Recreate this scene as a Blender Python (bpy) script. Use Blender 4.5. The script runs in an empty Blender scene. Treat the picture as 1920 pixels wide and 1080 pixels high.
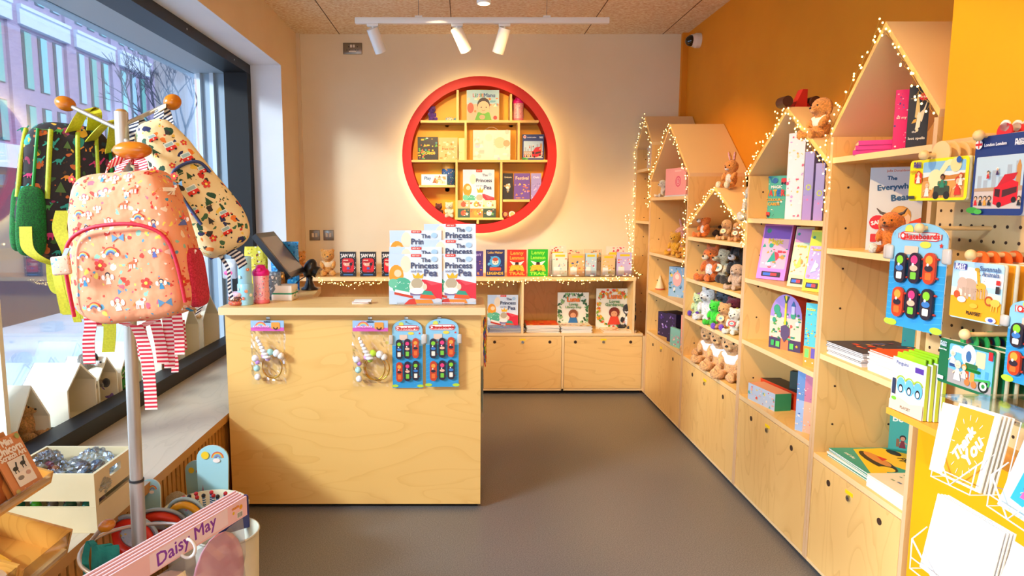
import bpy, bmesh, math, random
from mathutils import Vector, Matrix, Euler, noise
SC = bpy.context.scene
COL = SC.collection
rnd = random.Random(7)
PI = math.pi
R = math.radians

# ---------------------------------------------------------------- colours
def lin(h):
    if isinstance(h, (tuple, list)): return tuple(h)[:3]
    h = h.lstrip('#')
    return tuple(((c/12.92) if c <= .04045 else ((c+.055)/1.055)**2.4) for c in (int(h[i:i+2], 16)/255 for i in (0, 2, 4)))

# ---------------------------------------------------------------- camera (shop seen from the door, eye height 1.5 m)
TH = math.atan(150/1250)
EYE = Vector((0, 0, 1.5))
cam_d = bpy.data.cameras.new('camera'); cam = bpy.data.objects.new('camera', cam_d); COL.objects.link(cam)
cam.location = EYE; cam.rotation_euler = (PI/2 - TH, 0, 0)
cam_d.sensor_width = 36; cam_d.lens = 1250/1920*36; cam_d.shift_x = 90/1920; cam_d.clip_start = .02; cam_d.clip_end = 300
SC.camera = cam
def P(px, py, X=None, Y=None, Z=None):
    dx = (px-870)/1250; dy = (540-py)/1250
    d = Vector((dx, math.cos(TH)+dy*math.sin(TH), -math.sin(TH)+dy*math.cos(TH)))
    if X is not None: t = (X-EYE.x)/d.x
    elif Y is not None: t = (Y-EYE.y)/d.y
    else: t = (Z-EYE.z)/d.z
    return EYE + d*t

# ---------------------------------------------------------------- render look, world, sun, lamps
SC.view_settings.view_transform = 'Standard'; SC.view_settings.look = 'None'
SC.view_settings.gamma = 1; SC.view_settings.use_curve_mapping = False
SC.view_settings.exposure = -0.08
SC.cycles.max_bounces = 7; SC.cycles.diffuse_bounces = 4; SC.cycles.glossy_bounces = 3
SC.cycles.transmission_bounces = 6; SC.cycles.transparent_max_bounces = 12
SC.cycles.caustics_reflective = False; SC.cycles.caustics_refractive = False
SC.cycles.sample_clamp_indirect = 6; SC.cycles.use_denoising = True
w = bpy.data.worlds.new('sky'); SC.world = w; w.use_nodes = True
nt = w.node_tree; bg = nt.nodes['Background']
bg.inputs[0].default_value = (*lin('#dfe9ff'), 1); bg.inputs[1].default_value = 2.7
def lamp(kind, name, loc, energy, color, **kw):
    d = bpy.data.lights.new(name, kind); o = bpy.data.objects.new(name, d); COL.objects.link(o)
    o.location = loc; d.energy = energy; d.color = lin(color)
    tgt = kw.pop('aim', None)
    for k, v in kw.items(): setattr(d, k, v)
    if tgt is not None: o.rotation_euler = (Vector(tgt)-Vector(loc)).to_track_quat('-Z', 'Y').to_euler()
    return o
sun = lamp('SUN', 'sunlight', (8, -4, 8), 4.2, '#fff4e4', angle=R(3))
sun.rotation_euler = Vector((-.8, .30, -.55)).to_track_quat('-Z', 'Y').to_euler()
# added fill for shopfront daylight behind the viewer, set close to brighten the card rack
lamp('AREA', 'shopfront_fill', (.6, -1.3, 1.5), 17, '#fff8f0', aim=(.5, 4, .7), shape='RECTANGLE', size=2.2, size_y=2.0)
# daylight through the side window
lamp('AREA', 'window_daylight', (-5.0, -.6, 3.55), 1050, '#fbf3ea', aim=(-.4, 3.0, .5), shape='RECTANGLE', size=1.3, size_y=.45)
lamp('AREA', 'display_fill', (-3.4, .9, 2.7), 110, '#dbe8ff', aim=(-1.85, 3.0, .7), shape='RECTANGLE', size=2.0, size_y=1.0)  # added area lamp outside the glass, whitens the display houses
WARM = '#ffcc88'
# ceiling spotlights (the three of the visible track get theirs in their own builder)
for (x, y, tx, ty, tz, e) in ((.15, 1.8, 1.5, 2.35, .95, 88), (.15, 2.7, 1.5, 3.1, .95, 92), (.2, 3.8, 1.6, 4.7, .95, 95),
                              (-.1, 2.0, -.5, 3.3, .8, 42), (-.3, .7, -.9, 1.7, 1.2, 22), (.3, 3.3, .2, 5.5, 1.0, 75), (.5, .7, 1.45, 1.8, 1.2, 34)):
    lamp('SPOT', 'ceiling_spot', (x, y, 2.62), e, WARM, aim=(tx, ty, tz), spot_size=R(70), spot_blend=.45, shadow_soft_size=.025)

lamp('SPOT', 'ceiling_spot', (-.25, 3.75, 2.62), 150, '#ffd9a0', aim=(.12, 5.4, 1.93), spot_size=R(42), spot_blend=.6, shadow_soft_size=.02)

# ---------------------------------------------------------------- materials
_M = {}
def newmat(name):
    m = bpy.data.materials.new(name); m.use_nodes = True
    return m, m.node_tree, m.node_tree.nodes['Principled BSDF']
def mat(h, rough=.55, metal=0., emit=0., coat=0., alpha=1., trans=0.):
    key = (h, rough, metal, emit, coat, alpha, trans)
    if key in _M: return _M[key]
    m, nt, b = newmat('paint')
    b.inputs['Base Color'].default_value = (*lin(h), 1); b.inputs['Roughness'].default_value = rough
    b.inputs['Metallic'].default_value = metal
    if emit: b.inputs['Emission Color'].default_value = (*lin(h), 1); b.inputs['Emission Strength'].default_value = emit
    if coat: b.inputs['Coat Weight'].default_value = coat
    if alpha < 1: b.inputs['Alpha'].default_value = alpha
    if trans: b.inputs['Transmission Weight'].default_value = trans; b.inputs['IOR'].default_value = 1.3
    _M[key] = m; return m
def noisy(name, c1, c2, scale=20., rough=.7, bump=.0, detail=4, stretch=(1, 1, 1), lo=.35, hi=.65, bscale=None, sheen=0., coord='Object', metal=0, bdist=.01):
    key = ('n', name)
    if key in _M: return _M[key]
    m, nt, b = newmat(name); N = nt.nodes; L = nt.links
    tc = N.new('ShaderNodeTexCoord'); mp = N.new('ShaderNodeMapping'); mp.inputs['Scale'].default_value = stretch
    L.new(tc.outputs[coord], mp.inputs[0])
    n = N.new('ShaderNodeTexNoise'); n.inputs['Scale'].default_value = scale; n.inputs['Detail'].default_value = detail
    L.new(mp.outputs[0], n.inputs['Vector'])
    r = N.new('ShaderNodeValToRGB'); r.color_ramp.elements[0].position = lo; r.color_ramp.elements[1].position = hi
    r.color_ramp.elements[0].color = (*lin(c1), 1); r.color_ramp.elements[1].color = (*lin(c2), 1)
    L.new(n.outputs[0], r.inputs[0]); L.new(r.outputs[0], b.inputs['Base Color'])
    b.inputs['Roughness'].default_value = rough; b.inputs['Metallic'].default_value = metal
    if sheen: b.inputs['Sheen Weight'].default_value = sheen; b.inputs['Sheen Roughness'].default_value = .5
    if bump:
        bn = N.new('ShaderNodeBump'); bn.inputs['Strength'].default_value = bump; bn.inputs['Distance'].default_value = bdist
        n2 = N.new('ShaderNodeTexNoise'); n2.inputs['Scale'].default_value = bscale or scale*3; n2.inputs['Detail'].default_value = 3
        L.new(tc.outputs[coord], n2.inputs['Vector']); L.new(n2.outputs[0], bn.inputs['Height']); L.new(bn.outputs[0], b.inputs['Normal'])
    _M[key] = m; return m
def plywood(name, c1, c2, c3, axis='z', scale=1., rough=.42):
    """birch plywood face: long cathedral figure made from strongly stretched, banded noise"""
    key = ('w', name)
    if key in _M: return _M[key]
    m, nt, b = newmat(name); N = nt.nodes; L = nt.links
    tc = N.new('ShaderNodeTexCoord'); mp = N.new('ShaderNodeMapping')
    s = {'x': (.9, 3.2, 3.2), 'y': (3.2, .9, 3.2), 'z': (3.2, 3.2, .9)}[axis]
    mp.inputs['Scale'].default_value = tuple(k*scale for k in s)
    oi = N.new('ShaderNodeObjectInfo'); ad = N.new('ShaderNodeVectorMath'); ad.operation = 'ADD'
    sc = N.new('ShaderNodeVectorMath'); sc.operation = 'SCALE'; sc.inputs['Scale'].default_value = 37.
    cx = N.new('ShaderNodeCombineXYZ')
    for i in range(3): L.new(oi.outputs['Random'], cx.inputs[i])
    L.new(cx.outputs[0], sc.inputs[0]); L.new(tc.outputs['Object'], mp.inputs[0]); L.new(mp.outputs[0], ad.inputs[0]); L.new(sc.outputs[0], ad.inputs[1])
    n = N.new('ShaderNodeTexNoise'); n.inputs['Scale'].default_value = 1.3; n.inputs['Detail'].default_value = 2.5; n.inputs['Distortion'].default_value = .6
    L.new(ad.outputs[0], n.inputs['Vector'])
    mu = N.new('ShaderNodeMath'); mu.operation = 'MULTIPLY'; mu.inputs[1].default_value = 11.
    fr = N.new('ShaderNodeMath'); fr.operation = 'FRACT'
    L.new(n.outputs[0], mu.inputs[0]); L.new(mu.outputs[0], fr.inputs[0])
    r = N.new('ShaderNodeValToRGB'); e = r.color_ramp.elements
    e[0].position = 0; e[0].color = (*lin(c2), 1); e[1].position = 1; e[1].color = (*lin(c1), 1)
    k = e.new(.12); k.color = (*lin(c3), 1); k = e.new(.30); k.color = (*lin(c1), 1); k = e.new(.75); k.color = (*lin(c1), 1)
    L.new(fr.outputs[0], r.inputs[0])
    n2 = N.new('ShaderNodeTexNoise'); n2.inputs['Scale'].default_value = 1.; n2.inputs['Detail'].default_value = 3
    L.new(ad.outputs[0], n2.inputs['Vector'])
    mx = N.new('ShaderNodeMix'); mx.data_type = 'RGBA'; mx.inputs[0].default_value = .62
    r2 = N.new('ShaderNodeValToRGB'); r2.color_ramp.elements[0].position = .3; r2.color_ramp.elements[1].position = .7
    r2.color_ramp.elements[0].color = (*lin(c3), 1); r2.color_ramp.elements[1].color = (*lin(c1), 1)
    L.new(n2.outputs[0], r2.inputs[0]); L.new(r.outputs[0], mx.inputs[6]); L.new(r2.outputs[0], mx.inputs[7])
    L.new(mx.outputs[2], b.inputs['Base Color']); b.inputs['Roughness'].default_value = rough
    _M[key] = m; return m
def stripes(name, c1, c2, freq, axis=2, rough=.7, frac=.5, coord='UV'):
    key = ('s', name)
    if key in _M: return _M[key]
    m, nt, b = newmat(name); N = nt.nodes; L = nt.links
    tc = N.new('ShaderNodeTexCoord'); sp = N.new('ShaderNodeSeparateXYZ'); L.new(tc.outputs[coord], sp.inputs[0])
    mu = N.new('ShaderNodeMath'); mu.operation = 'MULTIPLY'; mu.inputs[1].default_value = freq
    fr = N.new('ShaderNodeMath'); fr.operation = 'FRACT'; gt = N.new('ShaderNodeMath'); gt.operation = 'GREATER_THAN'; gt.inputs[1].default_value = frac
    L.new(sp.outputs[axis], mu.inputs[0]); L.new(mu.outputs[0], fr.inputs[0]); L.new(fr.outputs[0], gt.inputs[0])
    mx = N.new('ShaderNodeMix'); mx.data_type = 'RGBA'; mx.inputs[6].default_value = (*lin(c1), 1); mx.inputs[7].default_value = (*lin(c2), 1)
    L.new(gt.outputs[0], mx.inputs[0]); L.new(mx.outputs[2], b.inputs['Base Color']); b.inputs['Roughness'].default_value = rough
    _M[key] = m; return m
def blobs(name, base, cols, scale=40., rough=.75, thr=.30, bump=.15):
    """printed cloth: many small odd shapes in several colours on a plain ground"""
    key = ('b', name)
    if key in _M: return _M[key]
    m, nt, b = newmat(name); N = nt.nodes; L = nt.links
    tc = N.new('ShaderNodeTexCoord')
    nz = N.new('ShaderNodeTexNoise'); nz.inputs['Scale'].default_value = scale*1.3; nz.inputs['Detail'].default_value = 2
    L.new(tc.outputs['Object'], nz.inputs['Vector'])
    ms = N.new('ShaderNodeVectorMath'); ms.operation = 'SCALE'; ms.inputs['Scale'].default_value = .9/scale
    L.new(nz.outputs['Color'], ms.inputs[0]); ad = N.new('ShaderNodeVectorMath'); L.new(tc.outputs['Object'], ad.inputs[0]); L.new(ms.outputs[0], ad.inputs[1])
    prev = None
    for i, (sc_, th) in enumerate(((scale, thr), (scale*1.7, thr*.75))):
        v = N.new('ShaderNodeTexVoronoi'); v.inputs['Scale'].default_value = sc_; L.new(ad.outputs[0], v.inputs['Vector'])
        lt = N.new('ShaderNodeMath'); lt.operation = 'LESS_THAN'; lt.inputs[1].default_value = th; L.new(v.outputs['Distance'], lt.inputs[0])
        sp = N.new('ShaderNodeSeparateColor'); L.new(v.outputs['Color'], sp.inputs[0])
        r = N.new('ShaderNodeValToRGB'); r.color_ramp.interpolation = 'CONSTANT'; els = r.color_ramp.elements
        for k in range(len(cols)):
            if k < 2: el = els[k]; el.position = k/len(cols)
            else: el = els.new(k/len(cols))
            el.color = (*lin(cols[(k+i*2) % len(cols)]), 1)
        L.new(sp.outputs[0], r.inputs[0])
        mx = N.new('ShaderNodeMix'); mx.data_type = 'RGBA'; L.new(lt.outputs[0], mx.inputs[0])
        if prev is None: mx.inputs[6].default_value = (*lin(base), 1)
        else: L.new(prev.outputs[2], mx.inputs[6])
        L.new(r.outputs[0], mx.inputs[7]); prev = mx
    L.new(prev.outputs[2], b.inputs['Base Color']); b.inputs['Roughness'].default_value = rough
    bn = N.new('ShaderNodeBump'); bn.inputs['Strength'].default_value = bump; bn.inputs['Distance'].default_value = .01
    n2 = N.new('ShaderNodeTexNoise'); n2.inputs['Scale'].default_value = 25; L.new(tc.outputs['Object'], n2.inputs['Vector'])
    L.new(n2.outputs[0], bn.inputs['Height']); L.new(bn.outputs[0], b.inputs['Normal'])
    _M[key] = m; return m
def clearfilm(name='clear film', tint='#ffffff', a=.12, rough=.08):
    key = ('c', name)
    if key in _M: return _M[key]
    m, nt, b = newmat(name); N = nt.nodes; L = nt.links
    g = N.new('ShaderNodeBsdfGlossy'); g.inputs['Roughness'].default_value = rough; g.inputs['Color'].default_value = (1, 1, 1, 1)
    t = N.new('ShaderNodeBsdfTransparent'); t.inputs[0].default_value = (*lin(tint), 1)
    mx = N.new('ShaderNodeMixShader'); lw = N.new('ShaderNodeLayerWeight'); lw.inputs[0].default_value = .35
    ma = N.new('ShaderNodeMath'); ma.operation = 'MULTIPLY_ADD'; ma.inputs[1].default_value = .45; ma.inputs[2].default_value = a
    L.new(lw.outputs['Fresnel'], ma.inputs[0]); L.new(ma.outputs[0], mx.inputs[0])
    L.new(t.outputs[0], mx.inputs[1]); L.new(g.outputs[0], mx.inputs[2]); L.new(mx.outputs[0], N['Material Output'].inputs[0])
    _M[key] = m; return m

PLY = plywood('birch plywood', '#efc67e', '#d2a05a', '#e5b870', 'z', 1.)
PLYX = plywood('birch plywood lengthwise', '#f0c880', '#d6a55e', '#e8bc74', 'x', .8)
PLYY = plywood('birch shelf plywood', '#f2cb7c', '#dcab5c', '#eabf70', 'y', 1.)
EDGE = stripes('plywood edge', '#f0d3a2', '#c99a63', 180, 0, .5, .55, 'Object')
EDGEL = mat('#f0cf98', .45); EDGED = mat('#dcb68a', .5)

# ---------------------------------------------------------------- geometry collector
class G:
    def __init__(s): s.v = []; s.f = []; s.mi = []; s.sm = []; s.mats = []; s.uv = {}
    def _m(s, m):
        if m not in s.mats: s.mats.append(m)
        return s.mats.index(m)
    def add(s, vs, fs, m, smooth=False, M=None, uvs=None):
        o = len(s.v)
        if M is not None: vs = [M @ Vector(v) for v in vs]
        s.v.extend([tuple(v) for v in vs]); k = s._m(m)
        for i, f in enumerate(fs):
            if uvs: s.uv[len(s.f)] = uvs[i]
            s.f.append(tuple(a+o for a in f)); s.mi.append(k); s.sm.append(smooth)
        return s
    def box(s, x0, x1, y0, y1, z0, z1, m, M=None, fm=None):
        vs = [(x0, y0, z0), (x1, y0, z0), (x1, y1, z0), (x0, y1, z0), (x0, y0, z1), (x1, y0, z1), (x1, y1, z1), (x0, y1, z1)]
        fs = [(0, 3, 2, 1), (4, 5, 6, 7), (0, 1, 5, 4), (1, 2, 6, 5), (2, 3, 7, 6), (3, 0, 4, 7)]  # -z +z -y +x +y -x
        if not fm: return s.add(vs, fs, m, False, M)
        for f, key in zip(fs, ('-z', '+z', '-y', '+x', '+y', '-x')): s.add(vs, [f], fm.get(key, m), False, M)
        return s
    def rbox(s, x0, x1, y0, y1, z0, z1, m, r=.005, M=None, seg=2, smooth=True):
        bm = bmesh.new(); bmesh.ops.create_cube(bm, size=1)
        for v in bm.verts: v.co = Vector(((x0+x1)/2+v.co.x*(x1-x0), (y0+y1)/2+v.co.y*(y1-y0), (z0+z1)/2+v.co.z*(z1-z0)))
        bmesh.ops.bevel(bm, geom=bm.edges[:], offset=min(r, .49*min(x1-x0, y1-y0, z1-z0)), segments=seg, affect='EDGES', profile=.5)
        bm.verts.index_update()
        s.add([v.co.copy() for v in bm.verts], [[v.index for v in f.verts] for f in bm.faces], m, smooth, M); bm.free(); return s
    def cyl(s, p0, p1, r0, m, r1=None, n=16, caps=True, smooth=True, M=None):
        p0 = Vector(p0); p1 = Vector(p1); r1 = r0 if r1 is None else r1
        q = (p1-p0).to_track_quat('Z', 'X').to_matrix()
        vs = []
        for p, r in ((p0, r0), (p1, r1)):
            for i in range(n): a = 2*PI*i/n; vs.append(p+q@Vector((r*math.cos(a), r*math.sin(a), 0)))
        fs = [(i, (i+1) % n, n+(i+1) % n, n+i) for i in range(n)]
        s.add(vs, fs, m, smooth, M)
        if caps: s.add(vs, [tuple(range(n))[::-1], tuple(range(n, 2*n))], m, False, M)
        return s
    def lathe(s, prof, m, n=24, M=None, smooth=True, c=(0, 0)):
        vs = []; fs = []
        for r, z in prof:
            for i in range(n): a = 2*PI*i/n; vs.append((c[0]+r*math.cos(a), c[1]+r*math.sin(a), z))
        for j in range(len(prof)-1):
            for i in range(n): fs.append((j*n+i, j*n+(i+1) % n, (j+1)*n+(i+1) % n, (j+1)*n+i))
        return s.add(vs, fs, m, smooth, M)
    def ell(s, c, r, m, M=None, nu=16, nv=10, rot=None, e=1.):
        if not isinstance(r, (tuple, list)): r = (r, r, r)
        c = Vector(c); vs = []; fs = []
        q = Euler(rot).to_matrix() if rot else Matrix.Identity(3)
        pw = lambda t: math.copysign(abs(t)**e, t)
        for j in range(nv+1):
            ph = -PI/2+PI*j/nv
            for i in range(nu):
                a = 2*PI*i/nu
                vs.append(c+q@Vector((r[0]*pw(math.cos(ph))*pw(math.cos(a)), r[1]*pw(math.cos(ph))*pw(math.sin(a)), r[2]*pw(math.sin(ph)))))
        for j in range(nv):
            for i in range(nu): fs.append((j*nu+i, j*nu+(i+1) % nu, (j+1)*nu+(i+1) % nu, (j+1)*nu+i))
        return s.add(vs, fs, m, True, M)
    def prism(s, poly, z0, z1, m, M=None, side=None, smooth=False):
        n = len(poly); vs = [(x, y, z0) for x, y in poly]+[(x, y, z1) for x, y in poly]
        s.add(vs, [tuple(range(n))[::-1], tuple(range(n, 2*n))], m, False, M)
        s.add(vs, [(i, (i+1) % n, n+(i+1) % n, n+i) for i in range(n)], side or m, smooth, M); return s
    def tube(s, pts, r, m, n=8, closed=False, M=None):
        pts = [Vector(p) for p in pts]; N_ = len(pts); vs = []; fs = []; up = None
        for i, p in enumerate(pts):
            a = pts[(i-1) % N_] if (closed or i) else p; b = pts[(i+1) % N_] if (closed or i < N_-1) else p
            t = (b-a).normalized() if (b-a).length > 1e-9 else Vector((0, 0, 1))
            if up is None: up = t.orthogonal().normalized()
            up = (up - t*up.dot(t)); up = up.normalized() if up.length > 1e-6 else t.orthogonal().normalized()
            sd = t.cross(up); rr = r[i] if isinstance(r, (list, tuple)) else r
            for k in range(n): an = 2*PI*k/n; vs.append(p+(up*math.cos(an)+sd*math.sin(an))*rr)
        for i in range(N_ if closed else N_-1):
            j = (i+1) % N_
            for k in range(n): fs.append((i*n+k, i*n+(k+1) % n, j*n+(k+1) % n, j*n+k))
        s.add(vs, fs, m, True, M)
        if not closed: s.add(vs, [tuple(range(n))[::-1], tuple(range((N_-1)*n, N_*n))], m, False, M)
        return s
    def ribbon(s, pts, width, m, side, th=.0015, M=None):
        """flat strap along pts; side = width direction (vector or list). U along the length in metres"""
        pts = [Vector(p) for p in pts]; vs = []; fs = []; uv = []; L_ = 0; d = [0]
        for a, b in zip(pts, pts[1:]): L_ += (b-a).length; d.append(L_)
        for i, p in enumerate(pts):
            sd = Vector(side[i] if isinstance(side, list) else side).normalized()
            t = (pts[min(i+1, len(pts)-1)]-pts[max(i-1, 0)]).normalized(); nn = t.cross(sd).normalized()
            w_ = width[i] if isinstance(width, (list, tuple)) else width
            for q in (sd*w_/2+nn*th, -sd*w_/2+nn*th, -sd*w_/2-nn*th, sd*w_/2-nn*th): vs.append(p+q)
        for i in range(len(pts)-1):
            for k in range(4):
                a, b = i*4+k, i*4+(k+1) % 4
                fs.append((a, b, b+4, a+4)); uv.append(((d[i], 0), (d[i], 1), (d[i+1], 1), (d[i+1], 0)))
        s.add(vs, fs, m, False, M, uv)
        e_ = (len(pts)-1)*4
        s.add(vs, [(3, 2, 1, 0), (e_, e_+1, e_+2, e_+3)], m, False, M, [((0, 0),)*4, ((L_, 0),)*4]); return s
    def mesh(s, name):
        me = bpy.data.meshes.new(name); me.from_pydata(s.v, [], s.f)
        for m in s.mats: me.materials.append(m)
        me.polygons.foreach_set('material_index', s.mi); me.polygons.foreach_set('use_smooth', s.sm)
        if s.uv:
            ul = me.uv_layers.new(name='UVMap')
            for fi, uvs in s.uv.items():
                p = me.polygons[fi]
                for li, q in zip(p.loop_indices, uvs): ul.data[li].uv = q
        me.update(); return me
    def build(s, name, parent=None, loc=(0, 0, 0), rot=(0, 0, 0), bevel=0):
        o = bpy.data.objects.new(name, s.mesh(name)); COL.objects.link(o); o.location = loc; o.rotation_euler = rot
        if parent is not None: o.parent = parent
        if bevel:
            b = o.modifiers.new('bevel', 'BEVEL'); b.width = bevel; b.segments = 2; b.limit_method = 'ANGLE'; b.harden_normals = False
        return o

def tag(o, label=None, cat=None, group=None, kind=None):
    if label: o['label'] = label
    if cat: o['category'] = cat
    if group: o['group'] = group
    if kind: o['kind'] = kind
    return o
def thing(name, label, cat, loc=(0, 0, 0), rot=(0, 0, 0), group=None):
    o = bpy.data.objects.new(name, None); COL.objects.link(o); o.empty_display_size = .05
    o.location = loc; o.rotation_euler = rot if isinstance(rot, (tuple, list, Euler)) else (0, 0, rot)
    return tag(o, label, cat, group)
_kids = {}
def copy_tree(o, parent=None, loc=None, rot=None, label=None, group=None, scale=None):
    kids = [c for c in bpy.data.objects if c.parent == o] if o not in _kids else _kids[o]
    _kids[o] = kids
    c = o.copy(); COL.objects.link(c)
    if parent is not None: c.parent = parent
    if loc is not None: c.location = loc
    if rot is not None: c.rotation_euler = rot if isinstance(rot, (tuple, list)) else (0, 0, rot)
    if scale is not None: c.scale = (scale,)*3 if not isinstance(scale, tuple) else scale
    if label: c['label'] = label
    if group: c['group'] = group
    for k in kids: copy_tree(k, c)
    return c
def struct(g, name, **kw):
    o = g.build(name, **kw); o['kind'] = 'structure'; return o

# ---------------------------------------------------------------- lettering and printed artwork
_T = {}
def glyphs(txt):
    if txt in _T: return _T[txt]
    cu = bpy.data.curves.new('t', 'FONT'); cu.body = txt; cu.resolution_u = 2; cu.fill_mode = 'FRONT'
    ob = bpy.data.objects.new('t', cu); COL.objects.link(ob); bpy.context.view_layer.update()
    me = bpy.data.meshes.new_from_object(ob.evaluated_get(bpy.context.evaluated_depsgraph_get()))
    vs = [(v.co.x, v.co.y) for v in me.vertices]; fs = [tuple(p.vertices) for p in me.polygons]
    bpy.data.objects.remove(ob); bpy.data.curves.remove(cu); bpy.data.meshes.remove(me)
    xs = [v[0] for v in vs] or [0, 1]; ys = [v[1] for v in vs] or [0, 1]
    x0, x1, y0, y1 = min(xs), max(xs), min(ys), max(ys); W = max(x1-x0, 1e-6); H = max(y1-y0, 1e-6)
    _T[txt] = ([((x-x0)/W, (y-y0)/H) for x, y in vs], fs, W/H); return _T[txt]
class Art:
    """flat print, size w x h metres, coordinates 0..1 from the lower left; later shapes lie on top"""
    def __init__(s, w, h): s.w = w; s.h = h; s.items = []; s.asp = w/h
    def poly(s, pts, c): s.items.append(([(x*s.w, y*s.h) for x, y in pts], [tuple(range(len(pts)))], c)); return s
    def rect(s, x0, y0, x1, y1, c, r=0):
        if not r: return s.poly([(x0, y0), (x1, y0), (x1, y1), (x0, y1)], c)
        ry = r*s.asp; pts = []
        for cx, cy, a0 in ((x1-r, y1-ry, 0), (x0+r, y1-ry, 90), (x0+r, y0+ry, 180), (x1-r, y0+ry, 270)):
            for k in range(4): a = R(a0+k*30); pts.append((cx+r*math.cos(a), cy+ry*math.sin(a)))
        return s.poly(pts, c)
    def circ(s, cx, cy, r, c, ry=None, n=14, a0=0., a1=360.):
        ry = (ry if ry is not None else r)*s.asp
        if a1-a0 >= 360: return s.poly([(cx+r*math.cos(2*PI*i/n), cy+ry*math.sin(2*PI*i/n)) for i in range(n)], c)
        return s.poly([(cx, cy)]+[(cx+r*math.cos(R(a0+(a1-a0)*i/n)), cy+ry*math.sin(R(a0+(a1-a0)*i/n))) for i in range(n+1)], c)
    def star(s, cx, cy, r, c, n=5, q=.45):
        return s.poly([(cx+(r if i % 2 == 0 else r*q)*math.sin(PI*i/n), cy+(r if i % 2 == 0 else r*q)*s.asp*math.cos(PI*i/n)) for i in range(2*n)], c)
    def line(s, pts, wd, c):
        for (xa, ya), (xb, yb) in zip(pts, pts[1:]):
            ax, ay, bx, by = xa*s.w, ya*s.h, xb*s.w, yb*s.h; l = math.hypot(bx-ax, by-ay) or 1; nx, ny = -(by-ay)/l*wd*s.w/2, (bx-ax)/l*wd*s.w/2
            s.items.append(([(ax+nx, ay+ny), (ax-nx, ay-ny), (bx-nx, by-ny), (bx+nx, by+ny)], [(0, 1, 2, 3)], c))
        return s
    def arc(s, cx, cy, r, wd, c, a0=0, a1=180, n=10):
        return s.line([(cx+r*math.cos(R(a0+(a1-a0)*i/n)), cy+r*s.asp*math.sin(R(a0+(a1-a0)*i/n))) for i in range(n+1)], wd, c)
    def rainbow(s, cx, cy, r, cols=('#e0553c', '#f2b63c', '#5fb7c9', '#5b6fae')):
        for i, c in enumerate(cols): s.arc(cx, cy, r*(1-.2*i), r*.2, c)
        return s
    def text(s, t, cx, cy, wd, c, h=None, rot=0., shear=0., bold=0, fit=None):
        v, f, asp = glyphs(t); W = wd*s.w; H = (h*s.h) if h else W/asp
        ca, sa = math.cos(R(rot)), math.sin(R(rot)); out = []
        for dx, dy in (((0, 0),) if not bold else ((-bold, 0), (bold, 0), (0, bold), (0, -bold))):
            pts = []
            for x, y in v:
                X = (x-.5)*W+(y-.5)*H*shear; Y = (y-.5)*H
                pts.append((cx*s.w+X*ca-Y*sa+dx*s.w, cy*s.h+X*sa+Y*ca+dy*s.w))
            s.items.append((pts, f, c))
        return s
    def put(s, g, M, off=.0004, step=.00007, rough=.45, fn=None):
        for i, (pts, fs, c) in enumerate(s.items):
            z = off+step*i
            vs = [(x, y, z) for x, y in pts] if fn is None else [fn(x, y, z) for x, y in pts]
            g.add(vs, fs, mat(c, rough) if isinstance(c, (str, tuple)) else c, False, M)
def face_front(w, h, y=0., x0=None, z0=0.):
    """matrix that lays an Art on a face looking to -Y, lower left at (-w/2, y, z0)"""
    return Matrix(((1, 0, 0, -w/2 if x0 is None else x0), (0, 0, -1, y), (0, 1, 0, z0), (0, 0, 0, 1)))
# ================================================================ the room
WL, WR, YB, CZ = -1.37, 1.82, 5.65, 2.91        # left wall, right wall, back wall, ceiling
UX = 1.44                                       # front plane of the shelf units on the right
wall_back_m = noisy('cream emulsion', '#f0deba', '#f3e2c0', 3, .8, .05, bscale=120, bdist=.002)
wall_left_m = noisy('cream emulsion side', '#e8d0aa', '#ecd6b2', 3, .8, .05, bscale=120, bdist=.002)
wall_right_m = noisy('marigold emulsion', '#e28d08', '#e8940e', 3, .65, .05, bscale=120, bdist=.002)
white_m = noisy('white emulsion', '#e6e9ee', '#eceef2', 3, .7)
yellow_m = noisy('bright yellow paint', '#f2a600', '#f5ab04', 3, .5)
g = G(); g.box(-2.2, 2.2, -3.2, YB+.1, -.1, 0, noisy('grey brown linoleum', '#65625f', '#7e7976', 200, .36, .04, detail=2, lo=.4, hi=.6)); struct(g, 'floor')
osb = noisy('wood wool ceiling board', '#dfba84', '#fff2d6', 48, .85, .5, detail=6, stretch=(1, 2.2, 1), bscale=150)
gap = mat('#5a3d1e', .8)
g = G(); g.box(-1.8, 2.2, -3.2, YB+.1, CZ, CZ+.1, osb)
for x in (-1.02, -.1, .98, 1.62): g.box(x, x+.006, -1, YB, CZ-.0015, CZ, gap)
g.box(WL, WR, 4.62, 4.626, CZ-.0015, CZ, gap)
struct(g, 'ceiling')
g = G(); g.box(-1.8, 2.1, YB, YB+.1, 0, CZ, wall_back_m); struct(g, 'wall_back')
# left wall: full-height pier by the corner, lintel over the window, bench return under it
g = G()
g.box(-1.77, WL, 5.15, YB, 0, CZ, wall_left_m, fm={'-y': white_m})
g.box(-1.77, WL, -3.2, 5.15, 2.56, CZ, wall_left_m, fm={'-z': white_m})
struct(g, 'wall_left')
g = G(); g.box(WR, WR+.1, -3.2, YB, 0, CZ, wall_right_m); struct(g, 'wall_right')
g = G(); g.box(WR-.045, WR, YB-.045, YB, 0, CZ, wall_right_m); struct(g, 'trim_1')
g = G(); g.box(WL, WL+.03, YB-.02, YB, 0, CZ, wall_left_m); struct(g, 'trim_2')
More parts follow.
